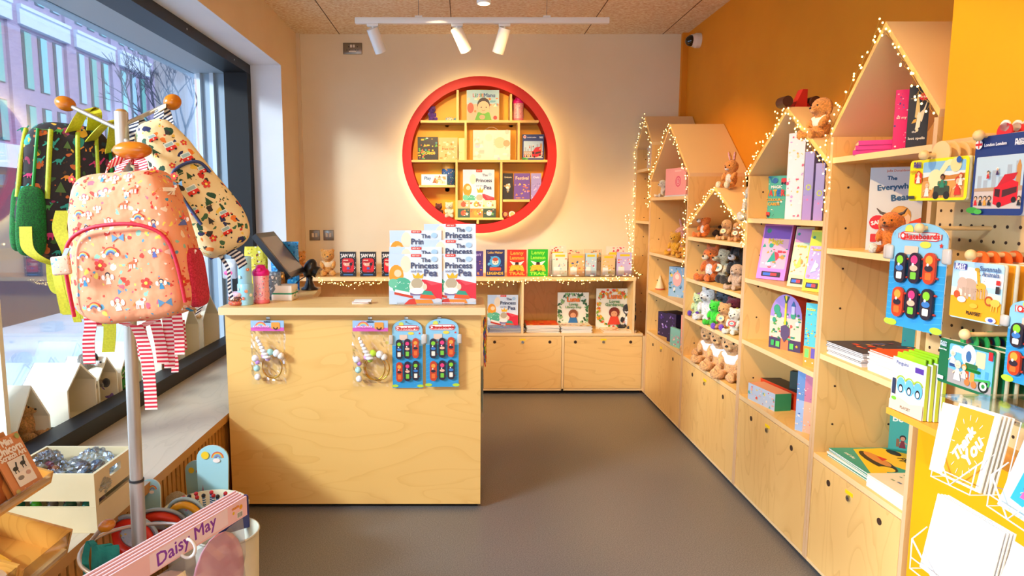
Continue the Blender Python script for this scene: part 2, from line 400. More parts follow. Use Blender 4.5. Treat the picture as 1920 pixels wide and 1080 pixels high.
# yellow pier and panel in line with the shelf fronts, nearer than the last unit; the pegboard sits between
g = G(); g.box(UX, WR, .2, 2.045, 1.70, CZ, yellow_m); struct(g, 'trim_7')
g = G(); g.box(-1.8, -1.25, -3.3, -3.2, 0, CZ, white_m); g.box(1.25, WR+.1, -3.3, -3.2, 0, CZ, white_m); g.box(-1.25, 1.25, -3.3, -3.2, 2.5, CZ, white_m); struct(g, 'wall_front')
g = G(); g.box(UX, WR, .2, 2.045, 0, .874, yellow_m); struct(g, 'trim_3')

# window frame, bay ledge, outer glass
black = mat('#0e1014', .5)
g = G()
g.box(-1.77, -1.66, -2, 5.15, .486, .560, black)
g.box(-1.77, -1.60, -2, 5.15, 2.492, 2.56, black)
g.box(-1.77, -1.60, 5.06, 5.15, .560, 2.492, mat('#0b0b0d', .7))
for y in (1.6, 2.4, 3.2, 4.0, 4.8): g.cyl((-1.60, y, 2.526), (-1.5985, y, 2.526), .006, mat('#c8c8c8', .3, 1.), n=8)
win = struct(g, 'window_1')
g = G(); g.box(-2.03, -1.775, -2, 5.15, .44, .50, mat('#dfe8ee', .5)); struct(g, 'trim_4')
post = mat('#9fb3c2', .5)
g = G(); g.box(-2.01, -1.775, 5.16, 5.22, .44, 2.5, post); g.box(-1.90, -1.87, 5.12, 5.16, .5, 2.5, mat('#c9d6df', .4)); g.box(-1.995, -1.97, 5.12, 5.16, .5, 2.5, mat('#c9d6df', .4)); struct(g, 'trim_5')
g = G(); g.box(-2.03, -2.02, -2, 5.15, .5, 2.5, clearfilm('window glass', '#eaf6ff', .05, .02)); struct(g, 'window_2')
# street side: soffit of the own building
g = G(); g.box(-2.1, -1.775, -3, 6.2, 2.5, 2.62, mat('#a9b4bb', .7)); struct(g, 'trim_6')

# bench under the window
benchtop = plywood('limed bench top', '#c9b79c', '#b09d80', '#bfae93', 'y', .9, .35)
slat = plywood('slatted oak', '#c98d3f', '#9a6526', '#b87c34', 'z', 1.)
t = thing('window_bench', 'long built-in bench with pale top and vertical slatted wooden front, under the shop window', 'bench', (-1.4, 2, 0))
g = G(); g.box(-.345, .225, -3.2, 3.14, .446, .484, benchtop, fm={'+x': mat('#c08a45', .5)}); g.build('bench_top', t)
g = G(); g.box(-.36, .18, -3.2, 3.14, .0, .445, mat('#3a2208', .8))
for i in range(158):
    y = -3.18+i*.04
    g.box(.18, .205, y, y+.028, .02, .432, slat)
g.box(.18, .212, -3.2, 3.14, 0, .02, slat)
g.build('slatted_front', t)

# ================================================================ street outside
g = G(); g.box(-60, -2.4, -30, 90, -.2, -.1, noisy('pale paving', '#b9c0cc', '#c9d0db', 1.2, .8)); tag(struct(g, 'ground'), kind='structure')
brick = noisy('lilac grey brick', '#9585a0', '#a997b0', 3, .8, .3, stretch=(1, 1, 6))
stone = mat('#cdd4e2', .7); glassb = mat('#5f93a6', .15, coat=.5); glassd = mat('#2f4250', .2)
bx = -20
t = thing('office_building', 'lilac brick office building with tall windows and white stone bands across the street', 'building', (bx, 35, -.1))
g = G(); g.box(-6, 0, -18, 9.2, 4.2, 22, brick); g.box(-6, -.6, -18, 9.2, 0, 4.2, mat('#8d97ab', .4)); g.build('wall', t)
bay = 4.35; y0 = 8.6
g1 = G(); g2 = G()
for i in range(7):
    yy = y0-bay*i
    g1.box(0, .16, yy-.42, yy+.42, 4.2, 22, brick)
g1.build('pilaster', t)
for z in (3.5, 9.75, 16.0):
    for i in range(6):
        yy = y0-bay*i
        g2.box(0, .30, yy-bay+.26, yy-.26, z, z+.85, stone); g2.box(.30, .38, yy-bay+.26, yy-.26, z+.7, z+.85, stone)
g2.box(0, .55, -18, 9.2, 3.3, 4.2, stone); g2.build('stone_band', t)
for i in range(6):
    yy = y0-bay*i
    for (z0, z1) in ((4.5, 6.3), (7.0, 9.6), (11.0, 13.2), (13.8, 15.8)):
        for k in range(3):
            yc = yy-bay/2+(k-1)*1.18
            gg = G(); gg.box(0, .03, yc-.34, yc+.34, z0, z1, glassd); gg.box(.03, .05, yc-.14, yc+.32, z0+.05, z1-.05, mat(('#7fc3c9', '#9fc6dd', '#6fb0a8')[(i+k) % 3], .2))
            gg.build('window', t)
g = G()
for i in range(12):
    g.box(-.6, -.55, -17+i*2.1, -15.3+i*2.1, .3, 3.2, mat('#6d86a3', .25))
g.build('shopfront', t)
t = thing('brick_house', 'paler building beyond the office block with a bare tree against it', 'building', (-22, 60, -.1))
g = G(); g.box(-6, 6, -10, 14, 0, 17, mat('#c5b9b4', .8)); g.box(6, 6.3, -10, 14, 4, 5, stone); g.box(6, 6.3, -10, 14, 9.2, 10, stone); g.build('wall', t)
for i in range(4):
    gg = G(); gg.box(6, 6.05, -8+i*4, -6+i*4, 5.8, 8.6, glassd); gg.build('window', t)
# bare tree in front of it
def tree(loc, h, seed):
    r = random.Random(seed)
    t = thing('street_tree', 'bare winter street tree in front of the pale house', 'tree', loc)
    g = G(); tw = mat('#5b5a66', .9)
    def branch(p, d, l, rad, dep):
        q = p+d*l; g.tube([p, p+d*l*.5+Vector((r.uniform(-.03, .03),)*3)*l, q], [rad, rad*.8, rad*.6], tw, 5)
        if dep:
            for _ in range(3 if dep > 1 else 4):
                nd = (d+Vector((r.uniform(-.8, .8), r.uniform(-.8, .8), r.uniform(-.2, .7)))).normalized()
                branch(q, nd, l*r.uniform(.55, .8), rad*.6, dep-1)
    branch(Vector((0, 0, 0)), Vector((0, 0, 1)), h*.3, .16, 5); g.build('branches', t)
tree((-14.3, 34.2, -.1), 10.5, 3)
# dark shop canopy opposite and parked van
t = thing('street_kiosk', 'dark blue kiosk with a lit counter standing on the pavement outside', 'kiosk', (-7.2, 9.2, -.1))
g = G(); g.box(-1, 1, -1.5, 1.35, 0, 2.15, mat('#16243a', .4)); g.build('body', t)
g = G(); g.box(1, 1.02, -1.4, 1.0, .9, 1.06, mat('#3b2c24', .5)); g.build('counter', t)
for i in range(14):
    gg = G(); gg.ell((1.05, -1.3+i*.17, 1.12+.03*(i % 2)), .014, mat('#ffc070', emit=6.), nu=6, nv=4); gg.build('bulb', t)
# ================================================================ house shelf units along the right wall
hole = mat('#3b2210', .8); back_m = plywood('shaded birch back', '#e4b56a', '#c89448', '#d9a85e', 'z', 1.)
steel = mat('#b9b9b4', .25, 1.); TAG_Y = mat('#ffd800', .5)
PT = .018
def lock(t, parent, x, y, z, n):
    """cam lock on a door whose face looks along n ('-x' or '-y')"""
    g = G(); d = Vector((-1, 0, 0)) if n == '-x' else Vector((0, -1, 0)); p = Vector((x, y, z))
    g.cyl(p, p+d*.006, .011, steel, n=16); g.cyl(p+d*.006, p+d*.0065, .004, mat('#333333', .5), n=8); lk = g.build('lock', parent)
    g = G()
    if n == '-x': g.box(x-.0015, x-.0002, y-.024, y+.024, z+.013, z+.027, TAG_Y)
    else: g.box(x-.024, x+.024, y-.0015, y-.0002, z+.013, z+.027, TAG_Y)
    g.build('label_strip', parent)
def unit(name, label, y0, y1, eave, apex, shelves, door=None, lip=1):
    """y0 far end, y1 near end; shelves = heights of the top faces"""
    t = thing(name, label, 'shelf unit', (UX, (y0+y1)/2, 0), 0, 'house-shaped plywood shelf units on the right wall')
    a, b = (y1-y0)/2, -(y1-y0)/2    # a = near(-) ...
    ya, yb = min(a, b), max(a, b); D = WR-UX-.004
    for yy, dots in ((ya, False), (yb-PT, True)):
        g = G(); g.box(0, D, yy, yy+PT, .03, eave, PLY, fm={'-x': EDGED})
        if dots:
            z = .62
            while z < eave-.05:
                for x in (.07, .30): g.cyl((x, yy, z), (x, yy-.0012, z), .0045, hole, n=8)
                z += .16
        g.build('side_panel', t)
    g = G(); M = Matrix(((0, 0, 1, 0), (1, 0, 0, 0), (0, 1, 0, 0), (0, 0, 0, 1)))
    g.prism([(ya, .03), (yb, .03), (yb, eave), (0, apex-.01), (ya, eave)], D-.012, D, back_m, M); g.build('back_panel', t)
    for s in (-1, 1):
        g = G(); e = ya if s < 0 else yb; n = Vector((0, s*(apex-eave), abs(e))).normalized()*PT
        g.prism([(e, eave-.004), (0, apex-.004), (n.y, apex+n.z*1.0), (e+n.y, eave+n.z)] if 0 else
                [(e, eave), (0, apex), (0, apex+PT*1.25), (e+s*PT*.2, eave+PT*1.25)], 0, D+.0, PLY, M, side=EDGEL)
        g.build('roof_panel', t)
    for z in shelves:
        g = G(); g.box(.002, D-.012, ya+PT, yb-PT, z-.022, z, PLYY, fm={'-x': EDGEL}); g.build('shelf', t)
    g = G(); g.box(.05, D-.012, ya+PT, yb-PT, 0, .03, mat('#1a1512', .9)); g.build('plinth', t)
    if door:
        zt = shelves[-1]-.026
        g = G(); g.box(.001, .019, ya+PT+.003, yb-PT-.003, .045, zt, PLY, fm={'+z': EDGEL}); d = g.build('door', t, bevel=.001)
        for f in (.22, .80):
            yy = yb-PT-(yb-ya-2*PT)*f
            g = G(); g.cyl((.001, yy, zt-.055), (-.0006, yy, zt-.055), .0125, hole, n=18); g.build('finger_hole', d)
        lock(t, d, .001, yb-PT-(yb-ya-2*PT)*.47, zt-.055, '-x')
    g = G(); g.box(.0, .012, ya+PT, yb-PT, .03, .044, EDGEL); g.build('bottom_rail', t)
    return t
Z = lambda px, py: P(px, py, X=UX).z
UNITS = {
 'A': dict(y=(5.26-.06, 5.645), eave=1.98, apex=2.20, sh=[Z(1200, 318), Z(1200, 414)], lab='narrow corner house shelf with pointed roof where the right wall meets the back wall'),
 'B': dict(y=(4.32, 5.198), eave=1.70, apex=2.06, sh=[Z(1250, 369), Z(1250, 480), Z(1250, 559), Z(1245, 640)], lab='tall house shelf holding the pink gift box, second from the back wall'),
 'C': dict(y=(3.42, 4.318), eave=1.375, apex=1.60, sh=[Z(1340, 450), Z(1340, 537), Z(1335, 615), Z(1335, 703)], lab='lowest house shelf, filled with soft toys'),
 'D': dict(y=(2.668, 3.418), eave=1.66, apex=1.925, sh=[Z(1475, 412), Z(1465, 538), Z(1460, 668), Z(1455, 786)], lab='house shelf with the puzzle boxes and colouring sets, left of the tallest one'),
 'E': dict(y=(2.07, 2.666), eave=1.775, apex=2.11, sh=[Z(1640, 285), Z(1620, 473), Z(1610, 692), Z(1600, 900)], lab='tallest nearest house shelf holding large picture books'),
}
UO = {}
for k, u in UNITS.items():
    UO[k] = unit('house_shelf_unit', u['lab'], u['y'][0], u['y'][1], u['eave'], u['apex'], u['sh'], door=(k != 'A'))

# ================================================================ low cabinet and shelf along the back wall
CY = 5.27; DZ = .500; SZ = .954
t = thing('back_cabinet', 'low plywood cabinet with lift-off doors and an open display shelf along the back wall', 'cabinet', (0, CY, 0))
D = YB-CY-.004
x0c, x1c = WL+.032, UX-.004
g = G(); g.box(x0c, x1c, 0, D, DZ-.02, DZ, PLYX, fm={'-y': EDGEL}); g.build('deck', t)
g = G(); g.box(x0c, UX-.07, 0, D, SZ-.03, SZ, PLYX, fm={'-y': EDGEL}); g.build('display_shelf', t)
g = G(); g.box(x0c, x1c, D-.01, D, .03, SZ-.03, back_m); g.build('back_panel', t)
g = G(); g.box(x0c, x1c, .05, D-.01, 0, .03, mat('#1a1512', .9)); g.build('plinth', t)
def bx_(px, y=560): return P(px, y, Y=CY).x
for px in (980, 1189):
    x = bx_(px); g = G(); g.box(x-.009, x+.009, .004, D-.01, DZ, SZ-.03, PLY, fm={'-y': EDGEL}); g.build('divider', t)
edges = [x0c+.01, -.52, bx_(904, 680), bx_(1055, 680), bx_(1206, 680)]
for i, x in enumerate(edges):
    g = G(); g.box(x-.009, x+.009, 0, D-.01, .03, DZ-.02, PLY, fm={'-y': EDGEL}); g.build('upright', t)
g = G(); g.box(x0c, x1c, 0, .012, .03, .045, EDGEL); g.build('bottom_rail', t)
for a, b in zip(edges, edges[1:]):
    g = G(); g.box(a+.012, b-.012, .001, .019, .048, DZ-.025, PLYX, fm={'+z': EDGEL}); d = g.build('door', t, bevel=.001)
    for f in (.14, .85):
        x = a+.012+(b-a-.024)*f; g = G(); g.cyl((x, .001, DZ-.07), (x, -.0006, DZ-.07), .0125, hole, n=18); g.build('finger_hole', d)
    lock(t, d, a+.012+(b-a-.024)*.5, .001, DZ-.07, '-y')

# ================================================================ till counter
deskm = plywood('till counter plywood', '#f2c474', '#dfaa58', '#ecba68', 'x', .8, .38)
TZ = 1.0275
t = thing('till_counter', 'large plain plywood till counter with a thick plywood top', 'counter', (-.54, 3.2, 0))
g = G(); g.box(-.622, .622, 0, .30, .022, TZ-.036, deskm); g.build('front_panel', t)
g = G(); g.box(-.61, .61, .03, .28, 0, .022, mat('#14100d', .9)); g.build('plinth', t)
g = G(); g.box(-.635, .642, -.05, .34, TZ-.036, TZ, PLYX, fm={'-y': EDGEL, '+x': EDGEL}); g.build('counter_top', t, bevel=.002)
g = G(); zz = TZ-.036
g.prism([(-.635, .34), (-.27, .34), (-.325, .80), (-.635, .80)], zz, TZ, PLYX, side=EDGEL); g.build('side_top', t)
g = G(); g.box(-.62, -.40, .301, .76, .02, zz, deskm); g.build('side_cupboard', t)

# ================================================================ pegboard
t = thing('pegboard', 'plywood pegboard with rows of dark holes on the right wall', 'pegboard', (UX, 1.12, .874))
g = G(); PB = noisy('pegboard ply', '#dcb67c', '#e6c28a', 8, .5)
g.box(.0, .018, -.92, .925, .0, 1.70-.874, PB)
for i in range(42):
    for j in range(19):
        y = .905-i*.042; z = .03+j*.042
        g.cyl((0, y, z), (-.0008, y, z), .0048, hole, n=8)
g.build('board', t)
g = G(); g.box(-.10, .0, -.9, .935, -.02, .0, mat('#f2a83a', .45)); g.build('ledge', t)

# ================================================================ round red shelf
RC = P(899, 292, Y=5.40); zc = 5.40*math.cos(TH)+(1.5-RC.z)*math.sin(TH); RR = 145/1250*zc
t = thing('round_shelf', 'large round red-rimmed shelf with yellow back glowing on the cream wall', 'shelf', (RC.x, 5.40, RC.z))
red = mat('#e31206', .5); yel = noisy('deep yellow board', '#fbb00c', '#fdb816', 4, .5)
ri = RR*.885; Dp = .175
g = G(); n = 96; M = Matrix(((1, 0, 0, 0), (0, 0, 1, 0), (0, 1, 0, 0), (0, 0, 0, 1)))
ring = lambda r, y: [(r*math.cos(2*PI*i/n), y, r*math.sin(2*PI*i/n)) for i in range(n)]
vs = ring(RR, 0)+ring(ri, 0)+ring(RR, Dp)+ring(ri, Dp)
for a, b in ((0, n), (2*n, 0), (n, 3*n)):
    g.add(vs, [(a+i, a+(i+1) % n, b+(i+1) % n, b+i) for i in range(n)], red, a != 0)
g.build('rim', t)
g = G(); vs = ring(RR-.002, Dp); g.add(vs, [tuple(range(n))], yel); g.build('back_board', t)
g = G(); vs = ring(RR-.002, Dp+.0015); g.add(vs, [tuple(range(n))], mat('#f6f2ea', .7)); g.build('halo_reflector', t)  # unseen white reflector added so the strip's halo on the wall stays cream
g = G(); g.tube([(RR*.94*math.cos(2*PI*i/n), Dp+.016, RR*.94*math.sin(2*PI*i/n)) for i in range(n)], .006, mat('#ffe2b0', emit=15.), 6, True); g.build('light_strip', t)
g = G()
for k in range(4): a = PI/4+k*PI/2; g.cyl((RR*.6*math.cos(a), Dp, RR*.6*math.sin(a)), (RR*.6*math.cos(a), YB-5.40, RR*.6*math.sin(a)), .02, mat('#888888'), n=10)
g.build('wall_spacer', t)
def rp(px, py): p = P(px, py, Y=5.42); return p.x-RC.x, p.z-RC.z
CHW = lambda z: math.sqrt(max(ri*ri-z*z, 0))
RSH = {}
def hboard(nm, py, xa=None, xb=None):
    z = rp(900, py)[1]; w = min(CHW(z), CHW(z-.018))-.001; a = -w if xa is None else rp(xa, py)[0]; b = w if xb is None else rp(xb, py)[0]
    g = G(); g.box(a, b, .004, Dp-.002, z-.018, z, PLYX, fm={'-y': mat('#eec06a', .45)}); g.build('shelf_board', t); RSH[nm] = RC.z+z; return z
h1 = hboard('top', 226); h2 = hboard('mid', 300); h5 = hboard('low', 408)
h3 = hboard('left', 347, None, 853); h4 = hboard('right', 374, 943, None)
def vboard(px, za, zb):
    x = rp(px, 300)[0]; c = math.sqrt(ri*ri-x*x)-.006
    za = max(za, -c); zb = min(zb, c); g = G(); g.box(x-.009, x+.009, .006, Dp-.002, za, zb, PLY, fm={'-y': mat('#eec06a', .45)}); g.build('upright', t)
vboard(858, h1, 9); vboard(957, h1, 9); vboard(873, h2, h1-.018); vboard(972, h2, h1-.018)
vboard(856, h5, h2-.018); vboard(940, h5, h2-.018); vboard(896, -9, h5-.018)

# ================================================================ track light, camera, sockets
wm = mat('#f3f1ec', .35, coat=.3); TY = 4.18; TZ_ = 2.62
a = P(666, 40, Y=TY); b = P(1142, 40, Y=TY)
t = thing('track_light', 'white ceiling track with three cylinder spotlights hanging over the counter', 'track light', ((a.x+b.x)/2, TY, TZ_))
hl = (b.x-a.x)/2
g = G(); g.rbox(-hl, hl, -.018, .018, -.017, .017, wm, .003); g.build('rail', t)
for px in (785, 1025):
    x = P(px, 40, Y=TY).x-t.location.x
    g = G(); g.cyl((x, 0, .017), (x, 0, CZ-TZ_), .0015, mat('#777777', .4), n=6); g.build('suspension_wire', t)
    g = G(); g.box(x-.022, x+.022, -.012, .012, .017, .028, wm); g.build('clip', t)
def head(parent, x, tilt, power, aim, y=0, l=.135):
    """cylinder lamp hung from the rail, tilt in degrees about Y"""
    g = G(); g.rbox(x-.035, x+.035, y-.014, y+.014, -.034, -.017, wm, .003); g.cyl((x, y, -.034), (x, y, -.058), .007, wm, n=10); g.build('adapter', parent)
    d = Vector(aim).normalized(); c = Vector((x, y, -.055)); p0 = c-d*.012; p1 = c+d*l
    g = G(); g.cyl(p0, p1, .036, wm, n=28); h = g.build('lamp_head', parent)
    g = G(); g.cyl(p1, p1+d*.001, .030, mat('#ffe2b4', emit=8.), n=24); g.build('lamp_lens', h)
    L_ = lamp('SPOT', 'track_spot', Vector(parent.location)+p1+d*.02, power, WARM, aim=Vector(parent.location)+p1+d*2, spot_size=R(62), spot_blend=.5, shadow_soft_size=.03)
for px, aim in ((699, (.35, .5, -1)), (857, (.42, .55, -.8)), (946, (-.3, .35, -1))):
    head(t, P(px, 45, Y=TY).x-t.location.x, 0, 42, aim)
t = thing('track_spotlight', 'white cylinder spotlight pointing down in front of the ceiling track', 'spotlight', (P(907, 20, Y=3.5).x, 3.5, 2.62))
g = G(); g.cyl((0, 0, .02), (0, 0, -.10), .036, wm, n=28); g.build('lamp_head', t)
g = G(); g.cyl((0, 0, .02), (0, -.01, CZ-2.62), .012, wm, n=10); g.build('stem', t)
g = G(); g.lathe([(.0, .024), (.037, .024), (.037, .014)], mat('#555a5c', .4), 20); g.build('vent_ring', t)
g = G(); g.cyl((0, 0, -.10), (0, 0, -.101), .030, mat('#ffe2b4', emit=5.), n=24); g.build('lamp_lens', t)

p = P(1300, 76, X=WR-.05)
t = thing('security_camera', 'white dome security camera high on the orange wall by the corner', 'camera', (WR, p.y, p.z))
g = G(); g.cyl((0, 0, 0), (-.035, 0, 0), .055, mat('#efe6d8', .4), n=24); g.cyl((-.035, 0, 0), (-.07, -.005, 0), .052, mat('#efe6d8', .4), r1=.044, n=24); g.build('housing', t)
g = G(); g.ell((-.072, -.006, -.003), .042, mat('#0b0b0d', .12, coat=.6)); g.build('dome', t)
nick = mat('#8d8478', .3, .8)
def plate(px, py, w, h, kind, label):
    p = P(px, py, Y=YB-.006)
    t = thing('wall_socket' if kind == 's' else 'light_switch', label, 'socket' if kind == 's' else 'switch', (p.x, YB-.0002, p.z))
    g = G(); g.rbox(-w/2, w/2, -.008, 0, -h/2, h/2, nick, .004); g.build('face_plate', t)
    if kind == 's':
        for x in (-.035, .035):
            gg = G(); gg.box(x-.004+.004, x+.010, -.0085, -.008, .010, .016, mat('#222222')); gg.box(x-.014, x-.008, -.0085, -.008, -.016, -.008, mat('#222222')); gg.box(x+.006, x+.012, -.0085, -.008, -.016, -.008, mat('#222222')); gg.build('pin_hole', t)
        for x in (-.011, .011): gg = G(); gg.rbox(x-.008, x+.008, -.012, -.007, .008, .030, mat('#e8e2d6'), .002); gg.build('rocker', t)
        gg = G(); gg.box(-.03, .03, -.0088, -.008, -.030, -.018, mat('#e8e2d6')); gg.build('label_strip', t)
    else:
        for x in (-.014, .014): gg = G(); gg.rbox(x-.010, x+.010, -.013, -.007, -.016, .018, mat('#d8c9b4'), .002); gg.build('rocker', t)
plate(661, 91, .155, .09, 's', 'metal double wall socket high on the cream wall')
plate(590, 441, .088, .088, 'w', 'metal double light switch, left one of the pair near the counter')
plate(616, 441, .088, .088, 'w', 'metal double light switch, right one of the pair near the counter')
# ================================================================ makers for the goods
def zcam(p): return p.y*math.cos(TH)+(1.5-p.z)*math.sin(TH)
def S(px, py, Z=None, **k):
    """point under a pixel on a known level, and metres per pixel there"""
    p = P(px, py, Z=Z) if Z is not None else P(px, py, **k)
    return p, zcam(p)/1250
PAGES = stripes('page edges', '#f3ead6', '#ddd0b6', 700, 1, .8, .5, 'Object')
def book(label, w, h, t, cover, art, loc, rot=0, group=None, name='picture_book', back=None, soft=True, cat='book', pages=PAGES, kidpages=True):
    """stands upright on loc, front looks to -Y, thickness runs to +Y"""
    r_ = thing(name, label, cat, loc, rot, group)
    cm = mat(cover, .38); bt = .0012 if soft else .0022
    g = G(); g.box(-w/2, w/2, 0, bt, 0, h, cm); g.box(-w/2, w/2, t-bt, t, 0, h, mat(back or cover, .38)); g.box(-w/2, -w/2+bt, bt, t-bt, 0, h, cm)
    if art: art(w, h).put(g, face_front(w, h))
    g.build('cover', r_)
    g = G(); e = .001 if soft else .003
    g.box(-w/2+bt, w/2-e, bt+.0001, t-bt-.0001, e, h-e, pages); g.build('pages', r_)
    return r_
def carton(label, w, h, t, col, art, loc, rot=0, group=None, name='toy_box', side=None, top=None, cat='box', edge=None, art_side=None, r=.0015):
    r_ = thing(name, label, cat, loc, rot, group)
    g = G(); g.box(-w/2, w/2, 0, t, 0, h, mat(col, .42), fm={'-x': mat(side or col, .45), '+x': mat(side or col, .45), '+z': mat(top or side or col, .45)})
    if art: art(w, h).put(g, face_front(w, h))
    if art_side: art_side(t, h).put(g, Matrix(((0, 0, -1, -w/2), (-1, 0, 0, t), (0, 1, 0, 0), (0, 0, 0, 1))))
    g.build('carton', r_); return r_
def flat(o, z=None):
    """lay a standing book or box on its back"""
    o.rotation_euler = (-PI/2, 0, o.rotation_euler[2]); return o

def confetti(a, seed, cols, n=26, x0=.04, x1=.96, y0=.04, y1=.96, s0=.02, s1=.06):
    r = random.Random(seed)
    for i in range(n):
        x, y, q, c = r.uniform(x0, x1), r.uniform(y0, y1), r.uniform(s0, s1), r.choice(cols); k = r.randrange(5)
        if k == 0: a.circ(x, y, q, c, n=10)
        elif k == 1: a.star(x, y, q, c)
        elif k == 2: a.rect(x-q, y-q*.5*a.asp, x+q, y+q*.5*a.asp, c)
        elif k == 3: a.poly([(x-q, y-q*a.asp), (x+q, y-q*.6*a.asp), (x, y+q*a.asp)], c)
        else: a.circ(x, y, q, c, ry=q*.5, n=10)
    return a
def person(a, x, y, s, hair, skin, dress, n=12):
    """small printed figure, feet at y, height s (fraction of the width)"""
    k = a.asp
    a.poly([(x-s*.22, y), (x+s*.22, y), (x+s*.10, y+s*.55*k), (x-s*.10, y+s*.55*k)], dress)
    a.circ(x, y+s*.76*k, s*.21, hair, n=n); a.circ(x, y+s*.70*k, s*.15, skin, n=n)
    a.circ(x-s*.05, y+s*.70*k, s*.018, '#333333', n=5); a.circ(x+s*.05, y+s*.70*k, s*.018, '#333333', n=5)
    a.line([(x-s*.12, y+s*.45*k), (x-s*.28, y+s*.3*k)], s*.07, skin); a.line([(x+s*.12, y+s*.45*k), (x+s*.28, y+s*.3*k)], s*.07, skin)
def art_princess(w, h):
    a = Art(w, h); a.rect(0, 0, 1, 1, '#dbe4ee'); a.rect(0, .75, .3, 1, '#c3d6ea'); a.circ(.32, .80, .10, '#f3dfc0', ry=.16)
    a.poly([(0, 0), (1, 0), (1, .12), (0, .28)], '#bcd0e4')
    a.poly([(.62, .50), (1, .42), (1, .10), (.62, .16)], '#d8283c'); a.poly([(.66, .5), (.98, .42), (.8, .38)], '#e64a55')
    a.circ(.14, .58, .14, '#ee9a22', ry=.20); a.circ(.17, .62, .07, '#f6cfa6'); a.circ(.25, .36, .19, '#4fb08c', ry=.17); a.circ(.08, .42, .09, '#6cc09a')
    confetti(a, 5, ['#c9ecd9', '#e7f5ea'], 12, .12, .38, .27, .48, .008, .014)
    a.poly([(.1, .22), (.4, .16), (.4, .24), (.12, .30)], '#f3efe4'); a.poly([(.1, .20), (.45, .12), (.45, .17), (.1, .25)], '#c43b22')
    a.circ(.53, .36, .15, '#efe3cf', ry=.14); a.circ(.53, .42, .11, '#b9a98a', ry=.10); a.rect(.40, .18, .66, .30, '#7b6a94', .03); a.circ(.53, .27, .15, '#f4efe8', ry=.06)
    a.poly([(.47, .52), (.63, .52), (.66, .62), (.59, .57), (.55, .64), (.51, .57), (.44, .62)], '#f2b41c'); a.circ(.68, .35, .04, '#f0cdb0', ry=.06)
    a.poly([(.62, .20), (.86, .16), (.80, .26), (.66, .28)], '#2f9a80'); a.poly([(.58, .12), (.92, .10), (.86, .18), (.6, .20)], '#dd5726')
    a.poly([(.36, .02), (.84, .02), (.80, .10), (.42, .10)], '#e6862a'); a.poly([(.28, .0), (.52, .0), (.48, .12), (.38, .10)], '#c8362a'); a.circ(.92, .08, .08, '#c8ccd4', ry=.04)
    a.rect(.42, .945, .61, 1, '#e02a1c', .01); a.text('BEST BUY', .515, .972, .14, '#ffe8d8', bold=.001)
    a.circ(.86, .90, .06, '#a9cbe2', ry=.05)
    a.text('The', .70, .885, .17, '#4a5470', bold=.003); a.text('Princess', .67, .775, .50, '#414a68', bold=.005); a.text('and the', .52, .665, .20, '#8a90a6', bold=.002); a.text('Pea', .79, .63, .24, '#4a5274', bold=.006)
    return a
def art_title(bg, lines, cols, seed=1, n=22, panel=None, zone=(.04, .96, .04, .6), extra=None, s=(.03, .08)):
    def f(w, h):
        a = Art(w, h); a.rect(0, 0, 1, 1, bg)
        if panel: a.rect(panel[0], panel[1], panel[2], panel[3], panel[4], .03)
        confetti(a, seed, cols, n, zone[0], zone[1], zone[2], zone[3], s[0], s[1])
        if extra: extra(a)
        for (tx, x, y, wd, c) in lines: a.text(tx, x, y, wd, c, bold=.006)
        return a
    return f

# ---------------------------------------------------------------- soft toys
_PL = {}
def blob(key, ells, vox=.024, fuzz=.010):
    if key in _PL: return _PL[key]
    g = G(); m0 = mat('#888888')
    for c, r, *q in ells: g.ell(c, r, m0, rot=q[0] if q else None, nu=20, nv=14)
    me = g.mesh('body'); ob = bpy.data.objects.new('b', me); COL.objects.link(ob)
    md = ob.modifiers.new('r', 'REMESH'); md.mode = 'VOXEL'; md.voxel_size = vox
    sm = ob.modifiers.new('s', 'SMOOTH'); sm.iterations = 2; sm.factor = .5
    bpy.context.view_layer.update()
    out = bpy.data.meshes.new_from_object(ob.evaluated_get(bpy.context.evaluated_depsgraph_get()))
    bpy.data.objects.remove(ob)
    nr = [v.normal.copy() for v in out.vertices]
    for v, n in zip(out.vertices, nr):
        k = noise.noise(v.co*26)+.8*noise.noise(v.co*55); v.co += n*k*fuzz*.8
    for p in out.polygons: p.use_smooth = True
    out.materials.clear(); _PL[key] = out; return out
def fur(c, c2=None):
    v = [int(c.lstrip('#')[i:i+2], 16) for i in (0, 2, 4)]
    hexd = c2 or '#%02x%02x%02x' % tuple(int(k*.86) for k in v); hexl = '#%02x%02x%02x' % tuple(int(min(255, k*1.08+14)) for k in v)
    return noisy('plush '+c, hexd, hexl, 30, 1., .55, lo=.3, hi=.62, bscale=70, sheen=.25, bdist=.02)
